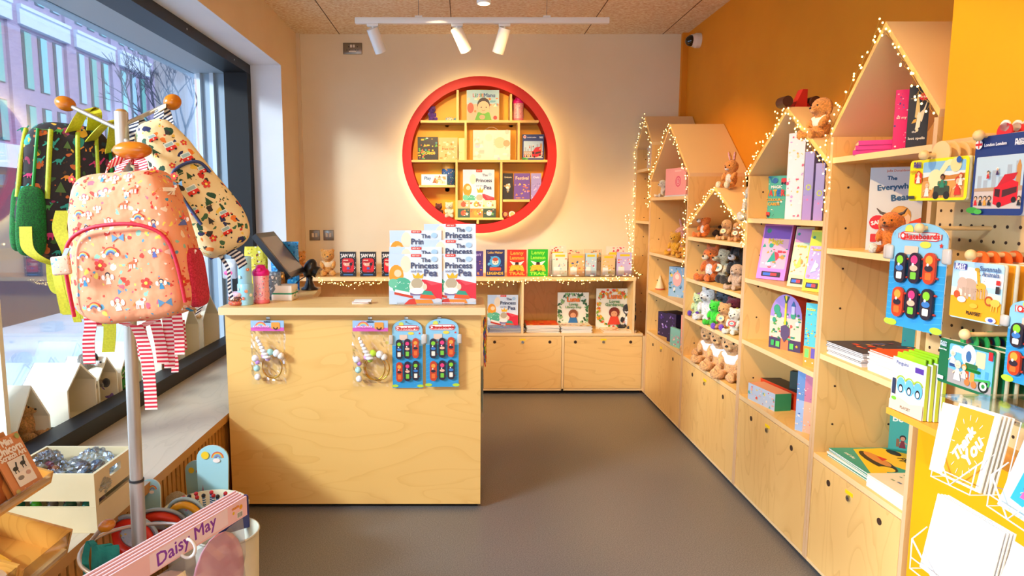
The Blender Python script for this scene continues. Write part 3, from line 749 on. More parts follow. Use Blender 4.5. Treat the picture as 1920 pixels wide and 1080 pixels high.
def plush(label, loc, rot, size, body='#c98a4a', ear='round', belly=None, muzzle=None, shirt=None, tagc=None, mane=None, group=None, name='soft_toy', mask=None, lean=0., horns=False, tail=None, earin=None, legs=None, tilt=0.):
    t = thing(name, label, 'soft toy', loc, (lean, tilt, rot), group); t.scale = (size,)*3
    hz = .70
    E = [((0, .02, .30), (.20, .17, .27)), ((0, -.01, hz), (.24, .21, .212)), ((0, -.01, .50), (.13, .12, .12)),
         ((-.20, -.10, .38), (.07, .085, .17), (R(-38), 0, R(14))), ((.20, -.10, .38), (.07, .085, .17), (R(-38), 0, R(-14))),
         ((-.14, -.22, .09), (.10, .20, .09), (0, 0, R(14))), ((.14, -.22, .09), (.10, .20, .09), (0, 0, R(-14))),
         ((-.18, -.38, .11), (.085, .06, .11)), ((.18, -.38, .11), (.085, .06, .11))]
    mz = (0, -.19, hz-.05)
    if ear == 'round': E += [((-.17, .0, hz+.17), (.075, .045, .075)), ((.17, .0, hz+.17), (.075, .045, .075)), (mz, (.10, .09, .08))]
    elif ear == 'long': E += [((-.09, .03, hz+.32), (.05, .035, .19), (R(8), R(-10), 0)), ((.09, .03, hz+.32), (.05, .035, .19), (R(8), R(14), 0)), (mz, (.10, .08, .075))]
    elif ear == 'point': E += [((-.14, .0, hz+.19), (.065, .035, .12), (0, R(-18), 0)), ((.14, .0, hz+.19), (.065, .035, .12), (0, R(18), 0)), ((0, -.23, hz-.05), (.075, .14, .06))]
    elif ear == 'snout': E += [((-.17, .02, hz+.12), (.06, .03, .06)), ((.17, .02, hz+.12), (.06, .03, .06)), ((0, -.26, hz-.06), (.085, .17, .07))]
    elif ear == 'big': E += [((-.29, .03, hz), (.14, .03, .16)), ((.29, .03, hz), (.14, .03, .16)), ((0, -.27, hz-.16), (.05, .06, .17), (R(20), 0, 0))]
    elif ear == 'floppy': E += [((-.23, .0, hz-.02), (.05, .06, .16), (0, R(12), 0)), ((.23, .0, hz-.02), (.05, .06, .16), (0, R(-12), 0)), (mz, (.115, .11, .085))]
    if tail: E += [((.22, .20, .22), (.08, .10, .24), (R(-20), R(20), 0)), ((.24, .22, .45), (.09, .09, .12))]
    key = (ear, bool(tail))
    me = blob(key, E).copy(); me.materials.append(fur(body)); o = bpy.data.objects.new('body', me); COL.objects.link(o); o.parent = t
    eye = mat('#0c0806', .12, coat=.5)
    for s in (-1, 1):
        g = G(); g.ell((s*.085, -.185, hz+.03), .026, eye, nu=10, nv=8); g.build('eye', t)
    ny = {'point': -.37, 'snout': -.43, 'round': -.285, 'long': -.27, 'floppy': -.30, 'big': -.21}[ear]
    if ear != 'big': g = G(); g.ell((0, ny, hz-.025), (.032, .022, .024), eye, nu=10, nv=8); g.build('nose', t)
    def patch(nm, c, r, col, rot=None):
        me2 = blob((nm, tuple(c), tuple(r)), [(c, r, rot) if rot else (c, r)], .02, .005).copy(); me2.materials.append(fur(col)); q = bpy.data.objects.new(nm, me2); COL.objects.link(q); q.parent = t
    if belly: patch('belly', (0, -.075, .30), (.13, .10, .19), belly)
    if muzzle: patch('muzzle', (0, ny+.085, hz-.06), (.095, .085, .07), muzzle)
    if mask: # dark stripes of a badger face
        for s in (-1, 1): patch('face_stripe', (s*.10, -.12, hz+.05), (.05, .12, .13), mask)
    if mane: patch('mane', (0, .04, hz+.17), (.08, .14, .08), mane)
    if legs:
        for s in (-1, 1): patch('foot', (s*.17, -.37, .11), (.10, .085, .12), legs)
    if earin and ear in ('round', 'long'):
        for s in (-1, 1):
            g = G(); (g.ell((s*.17, -.045, hz+.17), (.045, .012, .045), fur(earin)) if ear == 'round' else g.ell((s*.10, -.01, hz+.33), (.028, .012, .15), fur(earin), rot=(R(8), R(12*s), 0))); g.build('inner_ear', t)
    if horns:
        for s in (-1, 1): g = G(); g.tube([(s*.12, 0, hz+.15), (s*.24, -.02, hz+.19), (s*.32, -.05, hz+.29)], [.035, .03, .01], mat('#4a4440', .6), 8); g.build('horn', t)
    if shirt:
        me3 = blob(('shirt',), [((0, .015, .37), (.215, .188, .155)), ((-.16, -.04, .44), (.095, .095, .085)), ((.16, -.04, .44), (.095, .095, .085))], .02, .002).copy()
        me3.materials.append(noisy('toy shirt '+shirt, shirt, shirt, 20, .85, .2)); q = bpy.data.objects.new('shirt', me3); COL.objects.link(q); q.parent = t
    if tagc:
        g = G(); M = Matrix.Translation((.05, -.27, .40)) @ Euler((R(70), 0, R(12))).to_matrix().to_4x4()
        g.prism([(.13*math.cos(2*PI*i/16), .11*math.sin(2*PI*i/16)) for i in range(16)], 0, .008, mat(tagc, .5), M)
        a = Art(.2, .16); a.circ(.5, .5, .38, '#e8d7b0', ry=.30); a.circ(.5, .5, .28, '#5a8c96', ry=.2); a.put(g, M @ Matrix.Translation((-.1, -.08, .008)), .002, .001)
        g.build('hang_tag', t)
    return t

# ---------------------------------------------------------------- string lights
WIRE = mat('#c9a24a', .4, .6); BULB = mat('#ffd67a', emit=9.)
_bulb = None
def garland(label, pts, n, seed, spread=.022, down=0., xoff=-.006, axis=0):
    """wire with small drop bulbs wandering around the polyline pts"""
    global _bulb
    r = random.Random(seed); pts = [Vector(p) for p in pts]
    t = thing('string_lights', label, 'string lights', pts[0], 0, 'warm fairy light strings on the shelves')
    seg = []; tot = 0
    for a, b in zip(pts, pts[1:]): seg.append((tot, a, b)); tot += (b-a).length
    def at(d):
        for s0, a, b in reversed(seg):
            if d >= s0: return a.lerp(b, min(1, (d-s0)/((b-a).length or 1)))
    N_ = max(12, int(tot/.022)); w1 = []
    for i in range(N_+1):
        p = at(tot*i/N_); j = [r.uniform(-1, 1)*.007 for _ in range(3)]
        j[axis] = -abs(j[axis])
        w1.append(p+Vector(j)-pts[0])
    g = G(); g.tube(w1, .0011, WIRE, 4)
    if _bulb is None:
        gb = G(); gb.ell((0, 0, 0), (.0031, .0031, .0038), BULB, nu=8, nv=6); _bulb = gb.mesh('bulb')
    bp = []
    for i in range(n):
        p = at(tot*(i+r.random())/n); d = Vector((r.gauss(0, 1), r.gauss(0, 1), r.gauss(0, 1)-down)); d[axis] = -abs(d[axis])*.5
        q = p+d*spread*.6; bp.append(q-pts[0]); g.tube([w1[min(N_, int((i+.5)/n*N_))], q-pts[0]], .0006, WIRE, 3)
    g.build('wire', t)
    for i, q in enumerate(bp):
        if i >= 100: break
        o = bpy.data.objects.new('bulb', _bulb); COL.objects.link(o); o.parent = t; o.location = q
    return t
# ================================================================ stacked picture books on the counter in a clear stepped stand
TX = -.54; film = clearfilm()
t0 = thing('book_stand', 'clear stepped acrylic stand carrying the princess picture books on the counter', 'stand', (P(808, 572, Z=TZ).x, 3.27, TZ))
g = G()
for y, z in ((0, .004), (.052, .046), (.104, .11)): g.box(-.165, .165, y-.045, y+.006, z-.003, z, film); g.box(-.165, .165, y-.047, y-.045, z-.003, z+.012, film)
g.box(-.165, .165, .11, .113, 0, .10, film); g.build('steps', t0)
W_, H_ = .258, .246
spots = [(778.5, 480, 'L', 0), (843, 480, 'R', 0), (779, 463, 'L', 1), (843.5, 450, 'R', 1), (779, 432, 'L', 2), (843.5, 420, 'R', 2)]
lab = ['picture book with a crowned cake figure, front left copy on the counter stand', 'picture book with a crowned cake figure, front right copy on the counter stand',
       'princess picture book in the middle row of the counter stand, left copy', 'princess picture book in the middle row of the counter stand, right copy',
       'princess picture book in the back row of the counter stand, left copy', 'princess picture book in the back row of the counter stand, right copy, topmost of all']
first = None
for (px, pt, sd, row), lb in zip(spots, lab):
    Y = 3.225+row*.052+(.006 if sd == 'R' else 0); top = P(px, pt, Y=Y); z = top.z-H_; 
    if row == 0: z = TZ+.005
    if first is None: first = book(lb, W_, H_, .006, '#dbe4ee', art_princess, (top.x, Y, z), 0, 'princess picture books on the counter'); o = first
    else: o = copy_tree(first, loc=(top.x, Y, z), label=lb)
# ================================================================ goods on the back shelf (top level)
def standing(px0, px1, pt, pb, Y, Zb, label, t, cover, art, group=None, rot=0, name='picture_book', cat='book', fn=book, **k):
    p, s = S((px0+px1)/2, pb, Y=Y); w = (px1-px0)*s; h = (pb-pt)*s
    return fn(label, w, h, t, cover, art, (p.x, Y, Zb), rot, group, name=name, cat=cat, **k)
def art_samwu(w, h):
    a = Art(w, h); a.rect(0, 0, 1, 1, '#15121a'); a.rect(.14, .17, .86, .74, '#d81c28', .14); a.circ(.42, .52, .22, '#f2b49a', ry=.16); a.circ(.42, .60, .20, '#b8121c', ry=.08)
    a.circ(.68, .5, .10, '#2b1a22'); a.line([(.6, .3), (.78, .6)], .05, '#2b1a22'); a.circ(.34, .5, .03, '#fff'.replace('#fff', '#ffffff')); a.rect(.42, .18, .58, .38, '#5a6cae', .04); a.poly([(.2, .2), (.8, .2), (.5, .3)], '#b51420')
    confetti(a, 3, ['#e9e2da', '#cfd0d8'], 12, .02, .12, .1, .9, .015, .03); confetti(a, 4, ['#e9e2da'], 10, .88, .98, .1, .9, .015, .03)
    a.text('SAM WU', .5, .85, .84, '#f4ece2', h=.14, bold=.012); a.rect(.2, .05, .8, .1, '#3c6ea8', .02); a.text('AFRAID', .36, .66, .3, '#ffe9c8', bold=.006)
    return a
f = standing(638, 668, 471, 517, 5.33, SZ, 'black paperback with a red face panel, left copy beside the teddy bear', .030, '#15121a', art_samwu, 'black red paperbacks on the back shelf', name='paperback', soft=True)
for px, lb in ((690.5, 'black paperback with a red face panel, middle copy on the back shelf'), (731, 'black paperback with a red face panel, half hidden behind the counter book display')):
    copy_tree(f, loc=(S(px, 517, Y=5.33)[0].x, 5.33, SZ), label=lb)
standing(880, 906, 468, 515, 5.35, SZ, 'purple and orange paperback at the right of the counter display', .028, '#43306e', art_title('#4a3580', [('NIGHT', .5, .85, .7, '#c8b6e8')], ['#e87a2a', '#7c4aa8', '#2b1c52', '#f2a04a'], 3, 24), name='paperback')
standing(911, 946, 466, 516, 5.33, SZ, 'dark blue paperback with an adventurer and yellow lettering', .032, '#2a2c5c', art_title('#2a2e62', [('Luke Maker', .5, .90, .8, '#d9b05a'), ('LEGENDS', .5, .12, .86, '#f6c22a')], ['#3b8fd0', '#6cc3ea', '#2f6cb0'], 5, 22, zone=(.15, .85, .25, .75), extra=lambda a: (a.circ(.5, .56, .3, '#4aa6dc'), a.circ(.5, .56, .18, '#f4e2d0'), a.circ(.5, .64, .15, '#c0502a', ry=.10), a.circ(.45, .54, .03, '#222222'), a.circ(.56, .54, .03, '#222222'), a.rect(.2, .22, .8, .34, '#e2592a', .03))), name='paperback')
def lemmon(bg, d, hi):
    def f(w, h):
        a = Art(w, h); a.rect(0, 0, 1, 1, bg); a.text('Lenny', .5, .86, .66, hi, h=.17, bold=.008); a.text('Lemmon', .5, .70, .72, hi, h=.13, bold=.008)
        a.poly([(.12, .58), (.45, .52), (.5, .44), (.3, .42)], '#f7f2e6'); a.poly([(.88, .58), (.55, .52), (.5, .44), (.7, .42)], '#f7f2e6')
        a.circ(.5, .46, .10, '#8a4a26'); a.circ(.5, .50, .10, '#1c1410', ry=.05); a.poly([(.1, .2), (.9, .2), (.8, .42), (.2, .42)], '#f4c430'); confetti(a, 6, [d, '#f8e06a', '#e8a020'], 16, .12, .88, .2, .42, .02, .05)
        a.text('AND THE', .5, .22, .4, d, bold=.004); a.text('TRAIL', .5, .11, .8, hi, h=.10, bold=.012); return a
    return f
standing(951, 987, 465, 515, 5.33, SZ, 'bright red paperback with a winged child on its cover', .034, '#d9280f', lemmon('#e2300f', '#8a1206', '#ffb23a'), name='paperback')
standing(990, 1027, 464, 515, 5.33, SZ, 'bright green paperback with a winged child on its cover', .034, '#17a51a', lemmon('#1fb81c', '#0a6a10', '#a6f03a'), name='paperback')
# clear rack with two rows of small packs
p0 = S(1033, 515, Y=5.31)[0].x; p1 = S(1187, 515, Y=5.31)[0].x
t = thing('acrylic_rack', 'clear acrylic rack holding two rows of small gift packs on the back shelf', 'rack', ((p0+p1)/2, 5.31, SZ))
g = G(); hw = (p1-p0)/2
g.box(-hw, hw, 0, .003, .004, .05, film); g.box(-hw, hw, 0, .12, 0, .004, film); g.box(-hw, hw, .06, .063, .004, .14, film); g.box(-hw, -hw+.003, 0, .12, .004, .14, film); g.box(hw-.003, hw, 0, .12, .004, .14, film)
g.build('rack', t)
for px in (1048, 1082, 1110, 1138, 1171):
    x = S(px, 515, Y=5.31)[0].x-t.location.x; gg = G(); gg.box(x-.014, x+.014, -.002, -.0002, .004, .014, mat('#f6efe4')); gg.build('price_label', t)
packs = [(1035, 1063, 470, 'mint green pack with a yellow label, first in the front row of the rack', '#d5e6d2', ['#f2b6a0', '#f6f6f0', '#e98a6a', '#7aa6c4']),
         (1066, 1097, 472, 'orange patterned gift pack, second in the front row of the rack', '#f2b878', ['#4a6c8c', '#f6d23a', '#f4efe6', '#d65a4a']),
         (1096, 1118, 470, 'pale blue pack with pink ribbons, third in the front row of the rack', '#bcd8e0', ['#e2406a', '#f4c9b0', '#f2f2ea']),
         (1127, 1153, 473, 'pack of tiny animal charms, fourth in the front row of the rack', '#e9c48c', ['#f6c22a', '#f3ead8', '#b4683a']),
         (1156, 1184, 469, 'lilac pack with a yellow label at the right end of the rack', '#cdbfe8', ['#f2a04a', '#e8506a', '#f6f0f0'])]
for k, (a_, b_, pt, lb, bgc, cs) in enumerate(packs):
    standing(a_, b_, pt, 513, 5.33, SZ+.004, lb, .012, bgc, art_title(bgc, [], cs, k+11, 26, zone=(.08, .92, .05, .75), extra=lambda a: (a.rect(.2, .84, .85, .93, '#f8cf1c'), a.rect(.1, .06, .5, .4, '#f8f4ea', .04))), 'front row packs in the clear rack', name='gift_pack', cat='gift pack', fn=carton)
for k, (a_, b_, pt, lb, bgc, cs) in enumerate([(1030, 1061, 450, 'pack with a red zigzag top and yellow badge behind the mint pack', '#f1dcc4', ['#c8281c', '#e04a3a', '#f8f0e0']),
        (1064, 1093, 457, 'peach pack with big red and green dots in the back row', '#f2cfa0', ['#c8564a', '#6c9a78', '#d8a05a']), (1095, 1128, 456, 'peach pack with dots and a yellow label in the back row', '#f0cca0', ['#a87a5a', '#d88a4a', '#8a9a7a']),
        (1136, 1172, 451, 'red speckled pack with a sunny badge at the back right of the rack', '#f3e3cc', ['#d6304a', '#e85a6a', '#c83a3a'])]):
    standing(a_, b_, pt, 505, 5.385, SZ+.004, lb, .012, bgc, art_title(bgc, [], cs, k+31, 26, zone=(.05, .95, .5, .97), extra=lambda a: a.rect(.15, .70, .8, .80, '#f8cf1c')), 'back row packs in the clear rack', name='gift_pack', cat='gift pack', fn=carton)
# bears at the left end
for px, pb, sz, lb in ((562, 516, .205, 'small ginger teddy bear behind the till screen on the back shelf'), (615, 516, .222, 'ginger teddy bear with a cream scarf beside the black paperbacks')):
    p, s = S(px, pb, Y=5.42); o = plush(lb, (p.x, 5.42, SZ), R(12), sz*1.05, '#d9953f', 'round', shirt='#e8cba0' if px > 600 else None, group='ginger teddy bears on the back shelf', name='teddy_bear', muzzle='#e2a860')
# ================================================================ goods on the cabinet deck
pp = standing(914, 971, 546, 612, 5.43, DZ, 'princess picture book standing in the open cabinet left of the divider', .006, '#b9c9e0', art_princess, rot=0)
def stack(px0, px1, pb, Yf, Zb, n, w, h, th, cols, label, group, seed=0, art=None, jit=.006, cat='book', name='picture_book', ang=0, soft=True):
    """pile of n flat books, spines to the viewer; label gets the top one, the rest share theirs"""
    r = random.Random(seed); pc = S((px0+px1)/2, pb, Y=Yf)[0].x; z = Zb; fo = None
    for i in range(n):
        last = i == n-1; c = cols[i % len(cols)]
        o = book(label[0] if last else label[1], w, h, th, c, art if last else None, (pc+r.uniform(-jit, jit), Yf+r.uniform(0, jit), z+th), ang+r.uniform(-.05, .05), group, name=name, cat=cat, soft=soft)
        flat(o); z += th+.0002
    return z
z_ = stack(916, 985, 620, 5.285, DZ, 6, .285, .25, .0065, ['#4a6cae', '#3f62a8'], ('blue princess picture book topmost of its pile below the standing copy', 'blue princess picture book in the pile under the standing copy'), 'blue princess books lying in the cabinet', 1, art_title('#6a8cc4', [('Princess', .6, .75, .5, '#e8eef8')], ['#d0302a', '#f2c23a', '#9ab4dc', '#2f4f90'], 8, 30, zone=(.05, .95, .1, .9)))
stack(988, 1049, 620, 5.285, DZ, 9, .262, .24, .0068, ['#e9e4dc', '#d8d4d0'], ('orange and yellow picture book topmost of the middle pile in the cabinet', 'white spined picture book in the pile under the orange one'), 'middle pile of picture books in the cabinet', 2, art_title('#e8501c', [], ['#f6b41c', '#f8d24a', '#c8281c', '#f08a2a'], 9, 34, zone=(.05, .95, .05, .95)))
stack(1052, 1112, 619, 5.285, DZ, 7, .245, .20, .0075, ['#f0ece4', '#dfe6ea'], ('cream picture book topmost of the pile in front of the reading girl book', 'white picture book in the pile in front of the reading girl book'), 'right pile of picture books in the cabinet', 3, art_title('#efe2c4', [], ['#e8b43a', '#c8643a', '#8ab0a0'], 10, 20))
stack(1133, 1192, 617, 5.285, DZ, 3, .26, .24, .006, ['#f2e8d4', '#f2c878'], ('cream picture book topmost of three below the gardening book', 'cream picture book lying below the gardening book'), 'flat picture books below the gardening book', 4, art_title('#f3e4c0', [], ['#e8983a', '#c8b45a', '#d86a4a'], 12, 16))
def luna(bg, leaf, sub, seed, hat):
    def f(w, h):
        a = Art(w, h); a.rect(0, 0, 1, 1, bg); r = random.Random(seed)
        for i in range(120):
            an = r.uniform(0, 2*PI); q = r.uniform(.36, .5); x, y = .5+q*math.cos(an)*1.1, .5+q*math.sin(an)*1.08
            x = min(.96, max(.04, x)); y = min(.96, max(.04, y)); k = r.choice(leaf); dx, dy = r.uniform(-.06, .06), r.uniform(-.06, .06)
            a.poly([(x-dx, y-dy), (x+dy*.5, y-dx*.5), (x+dx, y+dy), (x-dy*.5, y+dx*.5)], k) if r.random() < .7 else a.circ(x, y, .035, r.choice(leaf[-2:]), n=8)
        a.text('Luna', .5, .82, .40, '#e0702a', bold=.01); a.text('Loves', .5, .69, .28, '#5a8c5a', bold=.004); a.text(sub, .5, .60, .50, '#5a8c5a', bold=.004)
        a.circ(.5, .42, .15, hat); a.circ(.5, .38, .09, '#d99a70'); a.poly([(.32, .12), (.68, .12), (.6, .32), (.4, .32)], '#2f6fa8' if seed == 1 else '#d8402a'); a.circ(.46, .385, .01, '#222222', n=5); a.circ(.54, .385, .01, '#222222', n=5)
        return a
    return f
standing(1045, 1103, 533, 602, 5.47, DZ, 'cream picture book with green leaves and a reading girl, standing in the cabinet', .01, '#e9e2cc', luna('#ece6d2', ['#3f7a42', '#6a9c5a', '#8fb478', '#2f5f3a'], 'Library Day', 1, '#8a4a26'))
standing(1117, 1184, 531, 608, 5.46, DZ, 'picture book with a flower wreath and a gardening girl, at the cabinet\'s right end', .01, '#e8e0c4', luna('#efe8d2', ['#4f8a2f', '#86ac3a', '#c8b83a', '#e0532a', '#f0a82a'], 'Gardening', 2, '#7a2a1c'))
p, s = S(1203, 610, Y=5.44); plush('black and white panda soft toy in the dark corner gap of the cabinet', (UX-.072, 5.47, DZ), R(-30), .24, '#1a1a1c', 'round', belly='#f0ece4', muzzle='#f0ece4', name='panda_toy')
t = carton('grey cardboard box standing low behind the counter', .12, .07, .12, '#8a7d76', lambda w, h: Art(w, h).rect(.1, .2, .9, .8, '#a49a94').text('GRAY', .5, .5, .5, '#3a3230', bold=.006), (S(712, 552, Y=5.33)[0].x, 5.33, DZ), name='cardboard_box')
# ================================================================ goods in the round shelf
YR = 5.44
def inr(px0, px1, pt, row, label, t, cover, art, **k):
    """stands on a board of the round shelf"""
    Zb = RSH[row]; s = S((px0+px1)/2, pt, Y=YR)[1]; p = P((px0+px1)/2, pt, Y=YR); w = (px1-px0)*s; h = max(.01, p.z-Zb)
    fn = k.pop('fn', book); return fn(label, w, h, t, cover, art, (p.x, YR, Zb+.0003), 0, k.pop('group', None), **k)
def art_boy(w, h):
    a = Art(w, h); a.rect(0, 0, 1, 1, '#9fc3c8'); a.rect(0, 0, 1, .55, '#e9b48c'); confetti(a, 2, ['#e8702a', '#f0c8a0', '#6aa6b4', '#f6e2c0'], 22, .03, .97, .3, .75, .03, .07)
    a.poly([(.24, 0), (.78, 0), (.7, .28), (.34, .28)], '#5cae2a'); a.circ(.52, .50, .20, '#2b1712', ry=.24); a.circ(.52, .44, .185, '#eeb98a', ry=.19); a.circ(.45, .44, .02, '#2b1712', n=6); a.circ(.6, .44, .02, '#2b1712', n=6); a.arc(.52, .38, .05, .012, '#a8482a', 200, 340)
    a.circ(.12, .42, .1, '#d8482a', ry=.16); a.circ(.88, .1, .06, '#d8281c'); a.circ(.48, .12, .09, '#e2a878', ry=.07)
    for ch, x, c in zip('Little', (.22, .28, .33, .39, .44, .49), ('#c8281c', '#2f7a4a', '#2a5fa8', '#c8281c', '#2f7a4a', '#c86a1c')): a.text(ch, x, .83, .03 if ch in 'itl' else .055, c, h=.11, bold=.003)
    a.text('Manu', .70, .83, .34, '#2a4a7a', bold=.006); return a
inr(875, 936, 169, 'top', 'picture book with a dark-haired child in green, at the top of the round shelf', .008, '#9fc3c8', art_boy)
inr(783, 821, 257, 'mid', 'black square book with bright jungle print, left in the round shelf', .015, '#191919', art_title('#1c1a16', [('CARDS', .6, .3, .5, '#f2d21c')], ['#5cae2a', '#e8702a', '#f2c21c', '#f2f2ea', '#3a8c8c'], 4, 34, zone=(.05, .95, .05, .95)))
inr(822, 858, 258, 'mid', 'soft orange square book beside the black jungle one', .012, '#f0b26a', art_title('#f2bc78', [('Press Out', .5, .5, .6, '#e8702a')], ['#f6d8a0', '#f8e8c8', '#e8903a'], 6, 26, zone=(.05, .95, .05, .95)))
inr(860, 871, 259, 'mid', 'thin pale book standing beside the orange square book', .02, '#f4d088', art_title('#f6d894', [], ['#f2b84a'], 7, 6))
def art_gift(w, h):
    a = Art(w, h); a.rect(0, 0, 1, 1, '#f4e6cc'); confetti(a, 9, ['#f0d2b4', '#e9dcc8', '#f2c8b0', '#dcc8d8', '#f6efe0'], 40, .04, .96, .05, .95, .03, .08)
    a.circ(.72, .58, .15, '#e9cfa0', n=20); a.circ(.90, .56, .09, '#d8a878', n=16); a.rect(.30, .1, .55, .9, '#f6ead0', .06); a.circ(.42, .75, .1, '#f0dcc0'); return a
t = inr(887, 957, 244, 'mid', 'large cream gift box with a ribbon handle in the middle of the round shelf', .09, '#f3e2c2', art_gift, fn=carton, name='gift_box')
g = G(); zt = P(920, 244, Y=YR).z-RSH['mid']; g.ribbon([(-.06+.12*i/10, .04, zt+.028*math.sin(PI*i/10)) for i in range(11)], .012, mat('#eecb96'), (0, 1, 0)); g.build('handle', t)
def art_london(w, h, navy='#1c3a7c'):
    a = Art(w, h); a.rect(0, 0, 1, 1, navy, .06); a.rect(.05, .08, .95, .74, '#bcd8e8', .02); a.rect(.05, .08, .95, .30, '#cfc4bc')
    for x, hh in ((.14, .5), (.26, .44), (.42, .56), (.55, .48), (.7, .62), (.85, .66)): a.rect(x-.04, .34, x+.04, hh, '#a8bac8')
    a.poly([(.83, .34), (.91, .34), (.91, .6), (.87, .68), (.83, .6)], '#c8904a'); a.poly([(.05, .34), (.95, .36), (.95, .30), (.05, .30)], '#b89a7c')
    a.poly([(.44, .14), (.58, .10), (.88, .18), (.88, .40), (.74, .44), (.44, .34)], '#d8182a'); a.poly([(.46, .24), (.56, .22), (.56, .32), (.46, .33)], '#3a1c20'); a.poly([(.6, .22), (.86, .28), (.86, .35), (.6, .31)], '#4a2428')
    a.poly([(.5, .36), (.8, .44), (.86, .52), (.62, .50)], '#c81c2c'); a.circ(.56, .13, .045, '#222222'); a.circ(.82, .19, .045, '#222222')
    for i, (x, c) in enumerate(((.1, '#d8202a'), (.2, '#2a2a2e'), (.29, '#e8a03a'), (.38, '#2a2a2e'))): person(a, x, .12, .16, '#1c1a1c', '#e8b890', c, 8)
    person(a, .93, .12, .15, '#1c1a1c', '#e8b890', '#20242c', 8); person(a, .5, .50, .12, '#f2f2ee', '#e8b890', '#3a2a5c', 8); person(a, .33, .46, .13, '#2a1a18', '#e8b890', '#c82a2a', 8)
    a.circ(.10, .90, .075, '#f2f2f2'); a.rect(.03, .885, .17, .915, '#d8202a'); a.rect(.088, .85, .112, .95, '#d8202a'); a.text('London London', .42, .885, .42, '#e8eef8', bold=.003); a.text('PLAY+', .87, .905, .16, '#e8eef8', bold=.004); a.text('PRESS', .87, .865, .16, '#e8eef8', bold=.004)
    a.circ(.08, .06, .12, '#3aa03a', ry=.05); a.circ(.2, .04, .08, '#4cb84a', ry=.04); return a
inr(980, 1020, 252, 'mid', 'dark blue bus playset pack in the round shelf', .02, '#1c3a7c', art_london, fn=carton, name='playset_pack')
inr(868, 927, 318, 'low', 'princess picture book in the lower middle of the round shelf', .008, '#efe6da', art_princess)
YR = 5.425
def art_friends(bg, seed):
    def f(w, h):
        a = Art(w, h); a.rect(0, 0, 1, 1, bg)
        for i, c in enumerate(('#f2b07a', '#f6d8d0', '#d8e2a8')): a.rect(i/3, 0, (i+1)/3, 1, c if seed == 1 else ('#3a5a4a', '#e88a3a', '#2f4a3a')[i]); a.circ(i/3+.16, .5, .07, ('#e85a3a', '#f0a03a', '#f6e8d8')[i]); a.star(i/3+.25, .4, .05, ('#fff2d8', '#d84a4a', '#6aa05a')[i])
        confetti(a, seed, ['#f6f0e0', '#e85a3a', '#f0b43a'], 18, .03, .97, .1, .9, .012, .03); return a
    return f
za = RSH['low']; s = S(893, 400, Y=YR)[1]
p = P(893.5, 391, Y=YR); carton('flat box of friends printed in dark green and orange, under the pink one', 72*s, p.z-za, .07, '#3a4a3a', art_friends('#3a5a4a', 2), (p.x, YR-.012, za), name='puzzle_box')
p2 = P(893.5, 375.5, Y=YR); carton('long box printed with pink and cream squares on top of the dark green one', 72*s, p2.z-p.z-.0005, .07, '#f2d0b0', art_friends('#f2d0b0', 1), (p.x, YR-.012, p.z+.0005), name='puzzle_box')
YR = 5.44
inr(943, 962, 325, 'right', 'black narrow paperback with a white unicorn in the round shelf', .02, '#1a1210', art_title('#1a1210', [('Unicorn', .5, .85, .7, '#d8c8a0')], ['#c8a04a'], 1, 4, extra=lambda a: (a.circ(.5, .5, .26, '#caa878'), a.circ(.45, .46, .16, '#f2ede4', ry=.1), a.rect(.4, .32, .46, .42, '#f2ede4'), a.rect(.55, .32, .61, .42, '#f2ede4'), a.circ(.62, .58, .09, '#f2ede4'))), name='paperback')
inr(964, 994, 325, 'right', 'purple and orange animal paperback between two others in the round shelf', .02, '#6a4a9c', art_title('#6a4a9c', [('Festival', .5, .82, .8, '#f2c8a0')], ['#e8902a', '#f2b43a', '#e8702a', '#c89ad8'], 2, 26), name='paperback')
inr(996, 1015, 325, 'right', 'lilac and blue paperback with a pale bird, rightmost in the round shelf', .02, '#8a86c8', art_title('#9a94d0', [('Owls', .5, .85, .6, '#e8e0f2')], ['#5a6ab0', '#e2ddf0', '#c8c0e8'], 3, 24), name='paperback')
inr(790, 838, 327, 'left', 'long pale blue box of wooden letters in the round shelf', .03, '#cfe2ea', art_title('#cfe2ea', [('Play', .25, .6, .25, '#3a6a9c')], ['#e8a05a', '#f2d8b0', '#b0683a'], 4, 22, zone=(.5, .95, .2, .8)), fn=carton, name='letter_box')
def jar(px0, px1, pt, Zb, Y, label, body, lid, name='jar', art=None):
    s = S((px0+px1)/2, pt, Y=Y)[1]; p = P((px0+px1)/2, pt, Y=Y); r = (px1-px0)*s/2; h = p.z-Zb
    t = thing(name, label, name.replace('_', ' '), (p.x, Y+r, Zb)); g = G(); g.lathe([(0, 0), (r*.95, 0), (r, .006), (r, h*.72), (r*.9, h*.76), (r*.9, h*.78)], body, 24); g.build('body', t)
    g = G(); g.lathe([(r*.94, h*.76), (r*.96, h*.97), (r*.88, h), (0, h)], lid, 24); g.build('lid', t); return t
jar(828, 853, 306, RSH['left'], 5.50, 'round blue printed jar with a yellow lid in the round shelf', blobs('blue jar print', '#2f5a9c', ['#5cae4a', '#f2c21c', '#e8e8e0', '#c87a3a', '#2f8c7a'], 60), mat('#f0b44a', .4))
